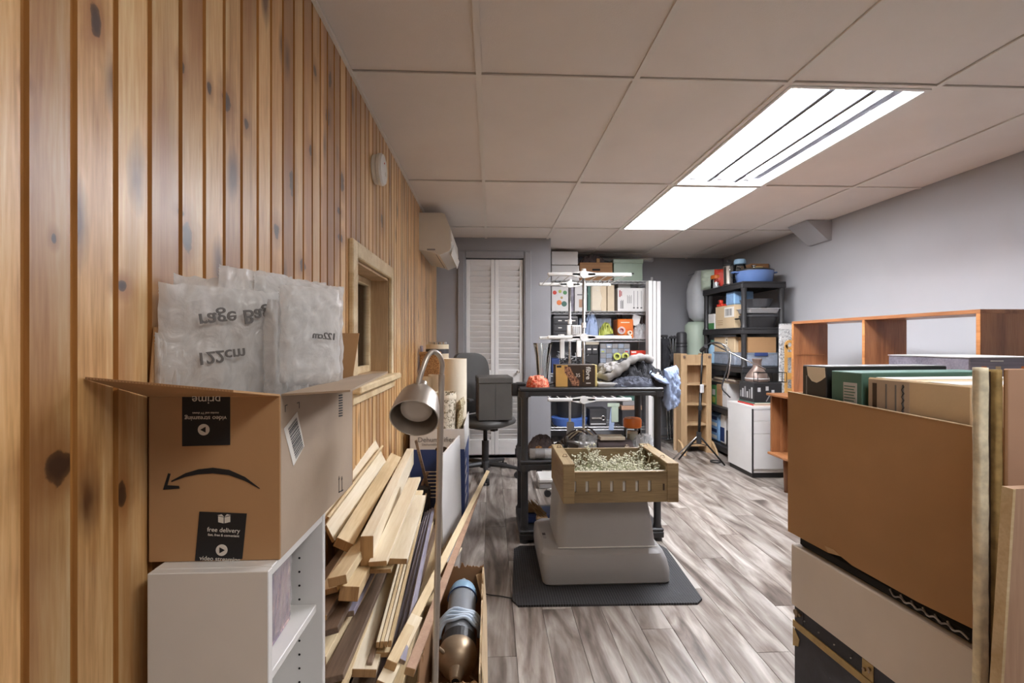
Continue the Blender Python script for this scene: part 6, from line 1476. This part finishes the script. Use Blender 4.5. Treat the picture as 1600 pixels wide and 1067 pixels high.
p = at_d(1153, 432, 4.70)
j = thing('glass_jug', 'clear glass jug with pale blue lid beside the blue pot', 'jug', (p.x+.02, p.y, z)); Mj = mw(j)
MB(Mj).lathe([(0, 0), (.055, 0), (.066, .03), (.068, .10), (.055, .17), (.046, .20), (.044, .20), (.052, .17), (.064, .10), (.062, .03), (0, .01)], 26).build('jug_body', 'glass', j, smooth=True)
MB(Mj).lathe([(.047, .195), (.056, .20), (.056, .225), (.048, .245), (0, .25)], 24).build('lid', 'blue_pl', j, smooth=R(40))
MB(Mj).tube(smooth_pts([(-.05, 0, .19), (-.10, -.01, .17), (-.10, -.01, .09), (-.064, 0, .06)], 4), .008, n=8).build('handle', 'glass', j, smooth=True)
yb_ = 4.56; xl, xr = X_(1164, yb_-.16), X_(1215, yb_-.1); xc = (xl+xr)/2; r = (xr-xl)/2
bp = thing('enamel_pot', 'wide blue enamel pot with black lid on top of black corner shelf', 'pot', (xc, yb_, z)); Mj = mw(bp); h = .118
MB(Mj).lathe([(0, 0), (r*.84, 0), (r*.93, .012), (r, h), (r*.96, h), (r*.9, .02), (0, .01)], 36).build('pot_body', 'blue_pot', bp, smooth=R(50))
MB(Mj).lathe([(r*1.01, h+.0005), (r*1.01, h+.01), (r*.7, h+.026), (r*.2, h+.034), (0, h+.035)], 36).build('lid', 'black_pl', bp, smooth=R(50))
MB(Mj).lathe([(.008, h+.034), (.008, h+.048), (.022, h+.056), (.02, h+.066), (0, h+.068)], 16).build('knob', 'chrome', bp, smooth=R(50))
for sg in (-1, 1): MB(Mj).tube(smooth_pts([(sg*r*.97, -.035, h-.012), (sg*(r+.035), -.03, h-.006), (sg*(r+.035), .03, h-.006), (sg*r*.97, .035, h-.012)], 3), .007, n=8).build('handle', 'blue_pot', bp, smooth=True)
o = MB().box(2.66, 4.76, z, XR-.02, 4.98, z+.235, b=.004).build('brown_carton', 'card_dk'); tag(o, 'brown carton behind the blue pot on corner shelf top', 'carton')
o = MB().box(2.67, 4.73, z, 2.77, 4.757, z+.20, b=.004).build('cream_packet', 'yellow'); tag(o, 'cream packet between the blue pot and brown carton', 'packet')
# second tier
z = TZ[1]+.0006; XS = fx0+.045
t_, M, w, h = sbox('labelled_carton', 'tan carton with white shipping label on second tier of corner shelf', 'carton', XS, 1118, 1158, 474, z, .26, 'card_lt')
pan(M, w*.48, h*.48, w*.97, h*.92, 'white_print', t_, 'label')
for k in range(7): pan(M, w*(.54+.05*k), h*.55, w*(.56+.05*k+.008*(k % 3)), h*.85, 'grey_print', t_, 'barcode_line', .0014)
for k in range(3): pan(M, w*.1, h*(.35-.09*k), w*.4, h*(.37-.09*k), 'card_dk', t_, 'text_line')
ztop = z+h
t_, M, w, h = sbox('blue_pack', 'pale blue wrapped pack on the tan labelled carton', 'pack', XS+.002, 1134, 1147, 446, ztop+.001, .2, 'blue_box', b=.01, ztop=ztop+.135)
for k in range(5): pan(M, w*.05, h*(.15+.17*k), w*.95, h*(.17+.17*k), 'blue_cloth', t_, 'wrap_fold', .003)
o = thing('red_clamp', 'red plastic toy piece beside the blue wrapped pack', 'toy', (XS+.06, 4.93, ztop)); MB().box(XS+.02, 4.86, ztop+.001, XS+.08, 4.98, ztop+.03, b=.006).build('lower_block', 'red', o); MB().box(XS+.02, 4.90, ztop+.031, XS+.06, 4.95, ztop+.075, b=.012, seg=2).build('upper_block', 'red', o); MB().cyl((XS+.015, 4.925, ztop+.05), (XS+.019, 4.925, ztop+.05), .012, n=12).build('round_mark', 'black_pl', o)
t_, M, w, h = sbox('green_white_box', 'small white and green box at far end of second tier', 'box', XS, 1102, 1116, 490, z, .12, 'white_card'); pan(M, 0, 0, w, h*.4, 'green', t_)
yk = fy0+.012
pt_ = thing('black_roaster', 'black lidded roasting pot on second tier of corner shelf', 'pot', (X_(1192, yk), yk+.13, z)); x0, x1 = X_(1169, yk), X_(1219, yk)
mb = MB(); rounded_block(mb, [(z, x0+.02, x1-.02, yk+.02, yk+.19, .05), (z+.10, x0, x1, yk, yk+.205, .06)], seg=4); mb.build('pot_body', 'black_pl', pt_, smooth=R(40))
mb = MB(); rounded_block(mb, [(z+.101, x0-.006, x1+.006, yk-.006, yk+.21, .06), (z+.112, x0-.006, x1+.006, yk-.006, yk+.21, .06), (z+.135, x0+.03, x1-.03, yk+.03, yk+.18, .05)], seg=4); mb.build('lid', 'dark', pt_, smooth=R(40))
MB().tube(smooth_pts([(x0, yk+.08, z+.085), (x0-.03, yk+.08, z+.085), (x0-.03, yk+.18, z+.085), (x0, yk+.18, z+.085)], 3), .007, n=8).build('handle', 'black_m', pt_)
t_ = thing('baking_tray', 'grey metal baking tray resting on the black roasting pot', 'tray', ((x0+x1)/2, yk+.13, z+.136))
mb = MB(); rounded_block(mb, [(z+.136, x0+.01, x1-.01, yk+.01, yk+.20, .02), (z+.176, x0, x1, yk, yk+.21, .02)], seg=2); mb.build('tray_body', 'mid_grey', t_); MB().box(x0-.004, yk-.004, z+.1765, x1+.004, yk+.214, z+.181, b=.001).build('rim', 'light_grey', t_)
bt_ = thing('bundt_pan', 'fluted dark steel ring pan on top of the baking tray', 'pan', ((x0+x1)/2, yk+.14, z+.182)); Mj = mw(bt_)
MB(Mj).lathe([(.05, 0), (.085, .0), (.12, .03), (.142, .085), (.146, .088), (.138, .086), (.11, .03), (.05, .01)], 56, wob=lambda a, z_: 1+(.035*math.cos(14*a) if z_ < .084 else 0)).build('fluted_wall', 'dark_steel' if 'dark_steel' in MT else 'steel', bt_, smooth=R(60))
MB(Mj).lathe([(.05, .005), (.03, .06), (.025, .06), (.02, .0)], 20).build('centre_cone', 'steel', bt_, smooth=True)
# third tier
z = TZ[2]+.0006
hb = .105
t_, M, w, h = sbox('clear_bin', 'frosted bin at the left side of third tier on corner shelf', 'bin', XS, 1113, 1160, 553, z, .30, 'frost', b=.008, part='bin_body', ztop=z+.125); pan(M, -.004, h*.93, w+.004, h, 'frost', t_, 'bin_rim', .008)
binz = z+.126
t_, M, w, h = sbox('taped_carton', 'brown taped carton on the left frosted bin of third tier', 'carton', XS, 1116, 1160, 522, binz, .30, 'card_lt', ztop=TZ[1]-.085); pan(M, w*.55, .002, w*.68, h-.002, 'cream', t_, 'tape')
for k in range(4): pan(M, w*(.59+.02*(k % 2)), h*(.15+.2*k), w*(.64+.02*(k % 2)), h*(.24+.2*k), 'brown_card', t_, 'tape_print', .0012)
yk = fy0+.02; x0, x1 = X_(1168, yk), X_(1216, yk)
t_ = thing('clear_bin', 'frosted bin with blue latch at the front of third tier', 'bin', ((x0+x1)/2, yk+.14, z)); MB().box(x0, yk, z+.0006, x1, yk+.19, z+.12, b=.008).build('bin_body', 'frost', t_); MB().box(x0-.004, yk-.006, z+.1205, x1+.004, yk+.196, z+.128, b=.003).build('bin_lid', 'frost', t_); MB().box(X_(1178, yk), yk-.012, z+.098, X_(1199, yk), yk-.0065, z+.13, b=.003).build('latch', 'blue_print', t_)
MB().box(x0+.015, yk+.02, z+.006, x1-.02, yk+.17, z+.09, b=.02).build('contents', 'mid_grey', t_)
o = MB().box(X_(1169, yk), yk+.01, z+.129, X_(1214, yk), yk+.18, TZ[1]-.09, b=.003).build('brown_carton', 'card'); tag(o, 'plain brown carton on the blue-latched frosted bin', 'carton')
j = thing('water_jug', 'pale blue ribbed water jug at far left of the third tier', 'jug', (XS+.05, 5.05, z)); MB(mw(j)).lathe([(0, 0), (.075, .003), (.08, .02), (.076, .05), (.08, .08), (.076, .11), (.08, .14), (.06, .19), (.05, .2), (0, .2)], 24).build('jug_body', 'blue_pl', j, smooth=R(50)); MB(mw(j)).lathe([(.051, .195), (.055, .2), (.055, .25), (0, .252)], 20).build('lid', 'teal', j, smooth=R(40))
# fourth tier
z = TZ[3]+.0006
for k, (uf, un, zt, m_, lab, dx) in enumerate(((1103, 1111, .17, 'dark', 'dark grey box at the far end of fourth tier', .2), (1111.5, 1119, .20, 'green', 'green printed box second from far end of fourth tier', .2), (1119.5, 1128, .22, 'card', 'orange-brown box in the middle of fourth tier', .2), (1128.5, 1136, .24, 'white_card', 'white packet near the cabinet on fourth tier', .2))):
    t_, M, w, h = sbox('stored_box', lab, 'box', XS, uf, un, 600, z, dx, m_, ztop=z+zt); pan(M, w*.2, h*.5, w*.8, h*.8, ['mid_grey', 'white_print', 'card_dk', 'light_grey'][k], t_, 'printed_panel')
    if k == 1: pan(M, w*.2, h*.1, w*.8, h*.4, 'lime', t_)
t_, M, w, h = sbox('magazine_pile', 'pile of magazines lying on boxes of the fourth tier', 'magazines', XS+.01, 1104, 1140, 590, z+.242, .22, 'cream', ztop=z+.262)
for k in range(3): MB().box(XS+.0+.012*k, 4.56+.03*k, z+.2625+.014*k, XS+.24, 5.02, z+.2755+.014*k, b=.001).build('magazine', ['brown_pot', 'cream', 'felt'][k], t_)
# bottom tier
z = TZ[4]+.0006
t_, M, w, h = sbox('blue_printed_bag', 'blue and white printed food bag on bottom tier of corner shelf', 'bag', XS, 1109, 1124, 655, z, .2, 'blue_box', b=.02, part='bag_body', ztop=z+.30)
for k in range(4): pan(M, w*.1, h*(.1+.22*k), w*.75, h*(.22+.22*k), 'blue_print' if k % 2 else 'white_print', t_, 'print_patch')
t_, M, w, h = sbox('white_printed_bag', 'white bag with blue panel beside the blue printed bag', 'bag', XS, 1124.5, 1134, 650, z, .2, 'white_card', b=.02, part='bag_body', ztop=z+.32); pan(M, w*.1, h*.1, w*.8, h*.55, 'blue_print', t_)
t_, M, w, h = sbox('stacked_tubs', 'grey tub stack near the cabinet on bottom tier', 'tubs', XS, 1134.5, 1143, 650, z, .2, 'dark', ztop=z+.16, part='lower_tub'); MB().box(XS, at_x(1143, 600, XS).y, z+.161, XS+.2, at_x(1134.5, 600, XS).y, z+.29, b=.006).build('upper_tub', 'light_grey', t_)

# ================================================================== WHITE CABINET AND ITS LOAD
cx0, cx1, cy0, cy1, cz = X_(1176, 3.90), X_(1176, 3.90)+.56, 3.90, 4.315, .606
t = thing('drawer_cabinet', 'white drawer pedestal with black plinth under the black box', 'cabinet', ((cx0+cx1)/2, (cy0+cy1)/2, 0))
MB().box(cx0+.006, cy0+.014, .045, cx1-.002, cy1, cz-.022, b=.001).build('carcass', 'white', t); MB().box(cx0, cy0+.016, .042, cx0+.0055, cy1, cz-.0215).build('side_panel', 'mel', t)
MB().box(cx0+.012, cy0+.03, 0, cx1-.012, cy1-.01, .042).build('plinth', 'black_pl', t); MB().box(cx0-.001, cy0+.002, cz-.021, cx1, cy1, cz, b=.002).build('top_panel', 'mel', t)
MB().box(cx0, cy0, .045, cx0+.008, cy0+.0135, cz-.022).build('edge_strip', 'black_pl', t)
zl = [Z_(738, cy0), Z_(681, cy0), Z_(661, cy0), Z_(643, cy0)]
for k in range(3): MB().box(cx0+.010, cy0-.002, zl[k]+.0015, cx1-.003, cy0+.0135, zl[k+1]-.0015, b=.0015).build('drawer', 'mel', t)
MB().box(cx0+.010, cy0-.004, zl[3]+.002, cx1-.003, cy0+.0135, cz-.023, b=.003).build('pull_rail', 'light_grey', t)
z = cz+.0006
bk0, bk1, by0, by1 = cx0+.03, X_(1222, 3.93), 3.93, 4.17
t = thing('black_appliance_box', 'black printed appliance box on top of the white drawer pedestal', 'box', ((bk0+bk1)/2, 4.05, z+.028))
zb2 = z+.028
MB().box(bk0, by0, zb2, bk1, by1, zb2+.165, b=.002).build('carton_body', 'black_pl', t)
Ml = frame((bk0-.0004, by1, zb2), (0, -1, 0), (0, 0, 1)); Mfr = frame((bk0, by0-.0004, zb2), (1, 0, 0), (0, 0, 1))
for k in range(6): pan(Ml, .015+.036*k, .03, .035+.036*k, .085+.02*(k % 3), 'light_grey' if k % 2 else 'mid_grey', t, 'label_print')
for (a, b_) in ((.03, .09), (.10, .10), (.15, .07)): pan(Mfr, a, b_, a+.025, b_+.035, 'light_grey', t, 'label_print')
Mfr2 = frame((bk0, by0-.0006, zb2), (1, 0, 0), (0, 0, 1)); MB(Mfr2).poly([(.10, .01, 0), (.145, .085, 0), (.15, .08, 0), (.108, .005, 0)], (0, 0, .0006)).build('arrow_print', 'mid_grey', t)
for k, (m_, lab) in enumerate((('red_print', 'thin red-edged book under the black appliance box'), ('teal', 'thin green-edged book under the black appliance box'))):
    o = thing('book', lab, 'book', ((bk0+bk1)/2, 4.05, z+.014*k)); MB().box(bk0-.01+.01*k, by0-.008, z+.014*k, bk1-.01, by1+.01, z+.0135+.014*k, b=.001).build('cover', m_, o); MB().box(bk0-.0105+.01*k, by0-.0095, z+.003+.014*k, bk1-.03, by0-.0082, z+.0105+.014*k).build('page_edge', 'cream', o)
zt2 = zb2+.1656
p = at_y(1183, 600, 4.08); fl_ = thing('brown_flask', 'brown conical flask-shaped vase on the black appliance box', 'vase', (p.x, 4.08, zt2)); Mj = mw(fl_)
MB(Mj).lathe([(0, 0), (.095, 0), (.100, .01), (.098, .022), (.085, .06), (.055, .10), (.036, .125), (.034, .17), (.042, .195), (.038, .2), (.030, .17), (0, .16)], 32).build('vase_body', 'brown_pot', fl_, smooth=R(50)); MB(Mj).lathe([(.0985, .024), (.0995, .028), (.0965, .033)], 32).build('ring_band', 'light_grey', fl_)
o = thing('wire_basket', 'black wire basket jutting over right edge of the black box', 'basket', (X_(1205, 3.98), 3.98, zt2)); x0, x1 = X_(1184, 3.94), X_(1229, 3.94)
for za in (zt2+.004, zt2+.085):
    MB().tube([(x0, 3.94, za), (x1, 3.94, za), (x1, 4.0, za), (x0, 4.0, za)], .003, n=6, closed=True).build('wire_loop', 'black_m', o)
for x in (x0, (x0+x1)/2, x1):
    for yy in (3.94, 4.0): MB().cyl((x, yy, zt2+.004), (x, yy, zt2+.085), .003, n=6).build('wire_upright', 'black_m', o)
t_ = thing('mosaic_panel', 'grey mosaic-patterned panel standing between corner shelf and teak unit', 'panel', (X_(1232, 4.27), 4.27, z)); x0, x1 = X_(1218, 4.27), X_(1262, 4.27)
MB().box(x0, 4.265, z, x1, 4.285, Z_(505, 4.27), b=.002).build('panel_body', 'mosaic', t_); MB().box(x0+.002, 4.262, Z_(514, 4.27), x1-.002, 4.2648, Z_(507, 4.27)).build('pale_border', 'white_card', t_)
for k in range(5): MB().box(x0+.003, 4.2625, Z_(545+24*k, 4.27), x0+.11, 4.2648, Z_(526+24*k, 4.27), b=.001).build('mosaic_block', 'mosaic', t_)
xg0 = X_(1226, 4.20)
mb = MB()
def ringpoly(cx, cz_, r0, r1, y, th, n=18):
    for k in range(n):
        a, b_ = 2*PI*k/n, 2*PI*(k+1)/n
        mb.poly([(cx+r0*math.cos(a), y, cz_+r0*math.sin(a)), (cx+r1*math.cos(a), y, cz_+r1*math.sin(a)), (cx+r1*math.cos(b_), y, cz_+r1*math.sin(b_)), (cx+r0*math.cos(b_), y, cz_+r0*math.sin(b_))], (0, th, 0))
zg = Z_(531, 4.2); ringpoly(xg0+.045, zg-.045, .022, .045, 4.19, .015); mb.box(xg0, 4.19, z, xg0+.022, 4.205, zg-.045); mb.box(xg0+.066, 4.19, z, xg0+.09, 4.205, zg-.045); mb.box(xg0+.022, 4.19, z, xg0+.066, 4.205, z+.12); mb.box(xg0+.022, 4.19, zg-.16, xg0+.066, 4.205, zg-.11); mb.box(xg0+.022, 4.19, z+.2, xg0+.066, 4.205, z+.26)
o = mb.build('wooden_cutout', 'golden'); tag(o, 'golden wooden cutout board with holes in front of mosaic panel', 'cutout')

# ================================================================== TEAK UNITS
ux0, ux1, uy0, uy1, uz0, uz1 = 2.30, 2.57, 2.14, 3.545, .7485, 1.302
t = thing('teak_shelf', 'long teak open shelf unit with two bays against right wall', 'shelf', ((ux0+ux1)/2, (uy0+uy1)/2, uz0)); tt_ = .020
for y in (uy0, (uy0+uy1)/2-.008+.0, uy1-tt_): 
    MB().box(ux0+.004, y, uz0+tt_, ux1, y+tt_, uz1-tt_, b=.001).build('upright', 'teak', t); MB().box(ux0, y, uz0+tt_, ux0+.0038, y+tt_, uz1-tt_).build('edge_band', 'teak_edge', t)
for z in (uz0, uz1-tt_): MB().box(ux0, uy0, z, ux1, uy1, z+tt_, b=.001).build('shelf_board', 'teak_h', t)
MB().box(ux1-.02, uy0+.02, uz0+.02, ux1-.008, uy1-.02, uz0+.20, b=.001).build('back_rail', 'white_card', t)
MB().box(ux0+.02, uy1-tt_-.006, 1.05, ux1-.03, uy1-tt_-.0005, 1.053).build('shelf_groove', 'teak_edge', t)
lx0, lx1, ly0, ly1, lz0, lz1 = 2.165, 2.62, 2.12, 3.64, .272, .7475
t = thing('teak_sideboard', 'low teak sideboard with slatted doors under the long teak shelf', 'sideboard', ((lx0+lx1)/2, (ly0+ly1)/2, 0))
MB().box(lx0-.005, ly0, lz1-.018, lx1, ly1+.01, lz1, b=.003).build('top_panel', 'teak_h', t); MB().box(lx0, ly0, lz0, lx1, ly1, lz0+.018, b=.003).build('bottom_panel', 'teak_h', t)
for y in (ly0, ly1-.02): MB().box(lx0+.025, y, lz0+.018, lx1-.02, y+.02, lz1-.018).build('end_panel', 'teak', t)
MB().box(lx0+.025, (ly0+ly1)/2, lz0+.018, lx1-.02, (ly0+ly1)/2+.02, lz1-.018).build('divider', 'teak', t)
MB().box(lx1-.02, ly0+.02, lz0+.018, lx1-.01, ly1-.02, lz1-.018).build('back_panel', 'teak', t)
s0 = None
for k in range(14):
    y = ly1-.022-.0; x = lx0+.09+k*.027
    if s0 is None: s0 = MB().box(x, y-.010, lz0+.0185, x+.024, y-.001, lz1-.0185, b=.002).build('tambour_slat', 'teak', t); sx0 = s0.location.x
    else: part_copy(s0, (sx0+.027*k, s0.location.y, s0.location.z), t)
for (x, y) in ((lx0+.09, ly1-.10), (lx1-.09, ly1-.10), (lx0+.09, ly0+.10), (lx1-.09, ly0+.10)):
    MB().cyl((x, y, 0), (x, y, lz0), .016, .024, n=14).build('leg', 'teak', t, smooth=True)

# ================================================================== RIGHT FOREGROUND STACK
A_ = at_d(1231, 534, 1.55); B_ = at_d(1522, 534, 1.0); dl = (A_-B_); LEN = math.hypot(dl.x, dl.y); ang = math.atan2(-dl.x, dl.y)
def stk(nm, lab, cat, z0, **k): return thing(nm, lab, cat, (B_.x, B_.y, z0), ang, **k)
DEP = .47
t = stk('storage_chest', 'black fibre chest with brass strips at bottom of right foreground stack', 'chest', 0); M0 = Matrix.Translation((B_.x, B_.y, 0)) @ Matrix.Rotation(ang, 4, 'Z')
MB(M0).box(.012, .006, .0, DEP, LEN-.012, .305, b=.004).build('trunk_body', 'trunk', t)
for z in (.02, .232): MB(M0).box(.008, .005, z, .0125, LEN-.011, z+.022, b=.001).build('brass_strip', 'gold', t)
for y in (LEN-.055, .05, LEN*.45):
    MB(M0).box(.0095, y, .255, .012, y+.035, .3, b=.001).build('corner_plate', 'gold' if y < LEN*.6 else 'trunk', t)
    for q in range(2): MB(M0).cyl((.004, y+.01+.015*q, .285-.01*q), (.0105, y+.01+.015*q, .285-.01*q), .0045, n=10).build('rivet', 'bronze', t)
MB(M0).poly([(.0105, LEN-.012, .17), (.0105, LEN-.035, .18), (.0105, LEN-.04, .205), (.0105, LEN-.012, .23)], (-.002, 0, 0)).build('corner_plate', 'gold', t)
MB(M0).cyl((.004, LEN-.028, .285), (.012, LEN-.028, .285), .009, n=14).build('stud', 'bronze', t)
random.seed(20)
for k in range(9): y = .03+k*.058; MB(M0).cyl((.0085, y, .275), (.0118, y, .275), .002, n=8).build('nail', 'light_grey', t)
t = stk('white_flat_box', 'long off-white box between black trunk and big brown carton', 'box', .306)
MB(M0).box(.0, .0, .306, DEP, LEN-.014, .500, b=.003).build('box_body', 'offwhite_card', t)
t = stk('cable_bag', 'flat black bag of tangled cables squeezed under the big brown carton', 'cables', .5006)
MB(M0).box(.014, .01, .5006, DEP-.02, LEN-.03, .5335, b=.008).build('bag_body', 'dark_in', t)
for k in range(6):
    y = .02+.028*k; MB(M0).tube(smooth_pts([(.012, y, .512), (.006, y+.012, .522), (.009, y+.03, .514), (.013, y+.045, .525)], 4), .0022, n=5).build('cable', ['light_grey', 'mid_grey'][k % 2], t, smooth=True)
t = stk('open_brown_carton', 'big plain brown open carton in right foreground holding boxes and folders', 'carton', .534)
zb3, zt3 = .534, .982
def wallp(nm, pts, vec): MB(M0).poly(pts, vec).build(nm, 'card', t)
wallp('left_wall', [(0, 0, zb3+.012), (0, .12, zb3+.004), (0, LEN*.55, zb3+.004), (0, LEN*.62, zb3+.012), (0, LEN*.7, zb3+.002), (0, LEN, zb3), (0, LEN, zt3+.005), (0, 0, zt3-.012)], (.005, 0, 0))
wallp('end_wall', [(.005, LEN-.005, zb3), (DEP, LEN-.005, zb3), (DEP, LEN-.005, zt3-.01), (.005, LEN-.005, zt3+.003)], (0, .005, 0))
wallp('end_wall', [(.005, 0, zb3), (DEP, 0, zb3), (DEP, 0, zt3-.02), (.005, 0, zt3-.014)], (0, .005, 0))
wallp('right_wall', [(DEP-.005, .005, zb3), (DEP-.005, LEN-.005, zb3), (DEP-.005, LEN-.005, zt3-.012), (DEP-.005, .005, zt3-.02)], (.005, 0, 0))
wallp('bottom', [(.005, .005, zb3+.012), (DEP-.005, .005, zb3+.012), (DEP-.005, LEN-.005, zb3+.012), (.005, LEN-.005, zb3+.012)], (0, 0, .004))
MB(M0).poly([(-.0012, 0, zt3-.0125), (-.0012, LEN, zt3+.0045), (-.0012, LEN, zt3+.0065), (-.0012, 0, zt3-.0105)], (.0064, 0, 0)).build('cut_edge', 'card_edge', t)
MB(M0).poly([(-.001, LEN*.62, zb3+.012), (-.004, LEN*.66, zb3+.022), (-.002, LEN*.72, zb3+.018), (-.001, LEN*.7, zb3+.004)], (.001, 0, 0)).build('torn_patch', 'card_in', t)
def content(nm, lab, cat, y0_, y1_, zt, x0_, x1_, m_):
    zc_ = zb3+.017; t_ = thing(nm, lab, cat, tuple(M0 @ Vector(((x0_+x1_)/2, (y0_+y1_)/2, zc_))), ang); MB(M0).box(x0_, y0_, zc_, x1_, y1_, zt, b=.002).build('carton_body', m_, t_)
    return t_, M0 @ Matrix(((0, 0, -1, x0_-.0004), (-1, 0, 0, y1_), (0, 1, 0, zc_), (0, 0, 0, 1))), y1_-y0_, zt-zc_
def yat(u):       # local y on the plane x = .03 seen at a picture column
    r_ = ray(u, 534); Mi = M0.inverted(); o_ = Mi @ CAM; d_ = (Mi.to_3x3() @ r_); s_ = (.03-o_.x)/d_.x; return o_.y+d_.y*s_
t_, M, w, h = content('black_box_file', 'black box file with torn white patch, leftmost in the big brown carton', 'box', yat(1291), yat(1254), 1.073, .03, .445, 'black_pl')
zz3 = h
MB(M).poly([(w*.2, h-.002, 0), (w*.95, h-.002, 0), (w*.98, h-.03, 0), (w*.8, h-.042, 0), (w*.62, h-.05, 0), (w*.42, h-.046, 0), (w*.25, h-.03, 0)][::-1], (0, 0, .001)).build('torn_patch', 'cream', t_); pan(M, w*.18, h-.12, w*.2, h-.03, 'mid_grey', t_, 'scratch')
MB(M0).box(.032, yat(1291)+.003, 1.0735, .443, yat(1254)-.002, 1.075).build('lid_top', 'mid_grey', t_)
t_, M, w, h = content('green_folder_box', 'dark green folder box with white sticker beside the black box file', 'box', yat(1347), yat(1299), 1.064, .03, .462, 'teal')
pan(M, w*.42, h-.095, w*.85, h-.03, 'light_grey', t_, 'sticker')
for k in range(7): pan(M, w*.45, h-.09+.008*k, w*(.8-.04*(k % 2)), h-.087+.008*k, 'teal', t_, 'text_line', .0014)
t_, M, w, h = content('taped_brown_box', 'brown box with white written label and taped top in the big carton', 'box', .03, yat(1356), 1.052, .03, .44, 'card_lt')
lw_ = w*.46; pan(M, .004, h-.10, lw_, h-.003, 'card_grey', t_, 'label')
for k, (a, ww, hh_) in enumerate(((.02, .018, .08), (.22, .006, .06), (.36, .006, .07), (.46, .008, .075))): pan(M, .012+lw_*a*1.6, h-.015-hh_, .012+lw_*a*1.6+ww*.7, h-.012, 'grey_print' if k else 'brown_card', t_, 'label_line', .0014)
random.seed(4)
mb = MB(M); P_ = [(lw_*.86+.003*math.sin(k*1.9), h-.01-.0052*k, .0012) for k in range(17)]; mb.tube(smooth_pts(P_, 4), .0013, n=4); mb.build('handwriting', 'black_print', t_)
MB(M0).poly([(.04, .06, 1.0524), (.43, .05, 1.0524), (.43, .12, 1.0524), (.05, .14, 1.0524)], (0, 0, .001)).build('top_tape', 'white_card', t_); MB(M0).poly([(.05, yat(1356)-.075, 1.0524), (.42, yat(1356)-.09, 1.0524), (.40, yat(1356)-.01, 1.0524), (.05, yat(1356)-.005, 1.0524)], (0, 0, .0012)).build('top_paper', 'white_print', t_)
MB(M0).box(.032, .031, 1.0526, .0345, yat(1356)-.002, 1.0535).build('flap_edge', 'card_edge', t_)
# grey boxes behind
gx0 = X_(1515, 1.68)
o = thing('lower_bin', 'tall grey storage bin standing behind the big brown carton', 'bin', (gx0+.18, 1.86, 0)); MB().box(gx0, 1.68, 0, gx0+.36, 2.04, .70, b=.01).build('bin_body', 'mid_grey', o); MB().box(gx0-.004, 1.676, .701, gx0+.364, 2.044, .72, b=.004).build('bin_lid', 'dark', o)
zt4 = Z_(561, 1.68)
o = thing('grey_print_box', 'grey-blue box with small orange print topping the bin at right', 'box', (gx0+.18, 1.86, .7206)); MB().box(gx0, 1.68, .7206, gx0+.36, 2.04, zt4, b=.004).build('carton_body', 'greytrim', o); MB().box(gx0-.001, 1.679, zt4+.0002, gx0+.361, 2.041, zt4+.004).build('lid_edge', 'light_grey', o)
Mg = frame((gx0, 1.6795, .72), (1, 0, 0), (0, 0, 1)); hg = zt4-.72
for (a, m_) in ((.045, 'orange'), (.10, 'card_lt'), (.2, 'orange')): pan(Mg, a, hg-.045, a+.02, hg-.03, m_, o, 'logo_mark')
for a in (.08, .22): pan(Mg, a, hg-.012, a+.05, hg-.008, 'white_print', o, 'text_line')
# folded fibre-lined carton and pinkish board at the frame's right edge
fx, fyy, fz = (at_d(1521.5, 534, .93)).x, .885, 1.15-40.5*.93/F
t = thing('padded_board', 'upright cardboard sheet backed with thick fibrous padding at right frame edge', 'board', (fx+.25, fyy, 0))
def fuzzy(nm, x0_, x1_, m_, seed, dz=0):
    mb = MB()
    def fn(a, b):
        th = 2*PI*a; zz_ = (fz+dz)*b; cx__, cy__ = (x0_+x1_)/2, fyy
        rx, ry = (x1_-x0_)/2, .009; k = 1+.10*fbm((math.cos(th)*2+seed, math.sin(th)*2, zz_*18), 3)
        ct, s__ = math.cos(th), math.sin(th); ct = math.copysign(abs(ct)**.5, ct); s__ = math.copysign(abs(s__)**.5, s__)
        return Vector((cx__+rx*ct*k, cy__+ry*s__*k, zz_+(.004*fbm((a*20, b*5, seed)) if b > .99 else 0)))
    mb.grid(fn, 20, 150, closeu=True); m = len(mb.v); mb.f.append(list(range(m-20, m))); mb.mi.append(0); mb.build(nm, m_, t, smooth=True)
fuzzy('fibre_layer', fx, fx+.020, 'foam', 1); fuzzy('fibre_layer', fx+.033, fx+.048, 'foam_dk', 6, -.004)
MB().box(fx+.018, fyy+.002, 0, fx+.034, fyy+.012, fz-.008).build('backing_strip', 'brown_card', t)
MB().box(fx+.0505, fyy-.014, 0, fx+.50, fyy-.004, fz-.002, b=.002).build('card_sheet', 'pinkcard', t)
MB().poly([(fx+.044, fyy-.0135, 0), (fx+.0503, fyy-.0135, 0), (fx+.0503, fyy-.0135, fz-.004), (fx+.045, fyy-.0135, fz-.004)], (0, .003, 0)).build('folded_edge', 'card_dk', t)
p0 = at_d(1564, 1067, .80); p1 = at_d(1583, 764, .80); dd = (p1-p0)/(p1.z-p0.z); bt = p0-dd*p0.z
mb = MB(); mb.poly([bt, bt+Vector((.42, 0, 0)), p1+Vector((.42, 0, .01)), p1], (0, .016, 0)); o = mb.build('pinkish_board', 'pinkwood'); tag(o, 'smooth pinkish plywood board leaning in front of the padded cardboard sheet', 'board')
mb = MB(); mb.poly([bt+Vector((-.001, -.001, 0)), bt+Vector((.004, -.001, 0)), p1+Vector((.004, -.001, -.0)), p1+Vector((-.001, -.001, 0))], (0, .018, 0)); mb.build('pale_edge', 'lumber2', o)
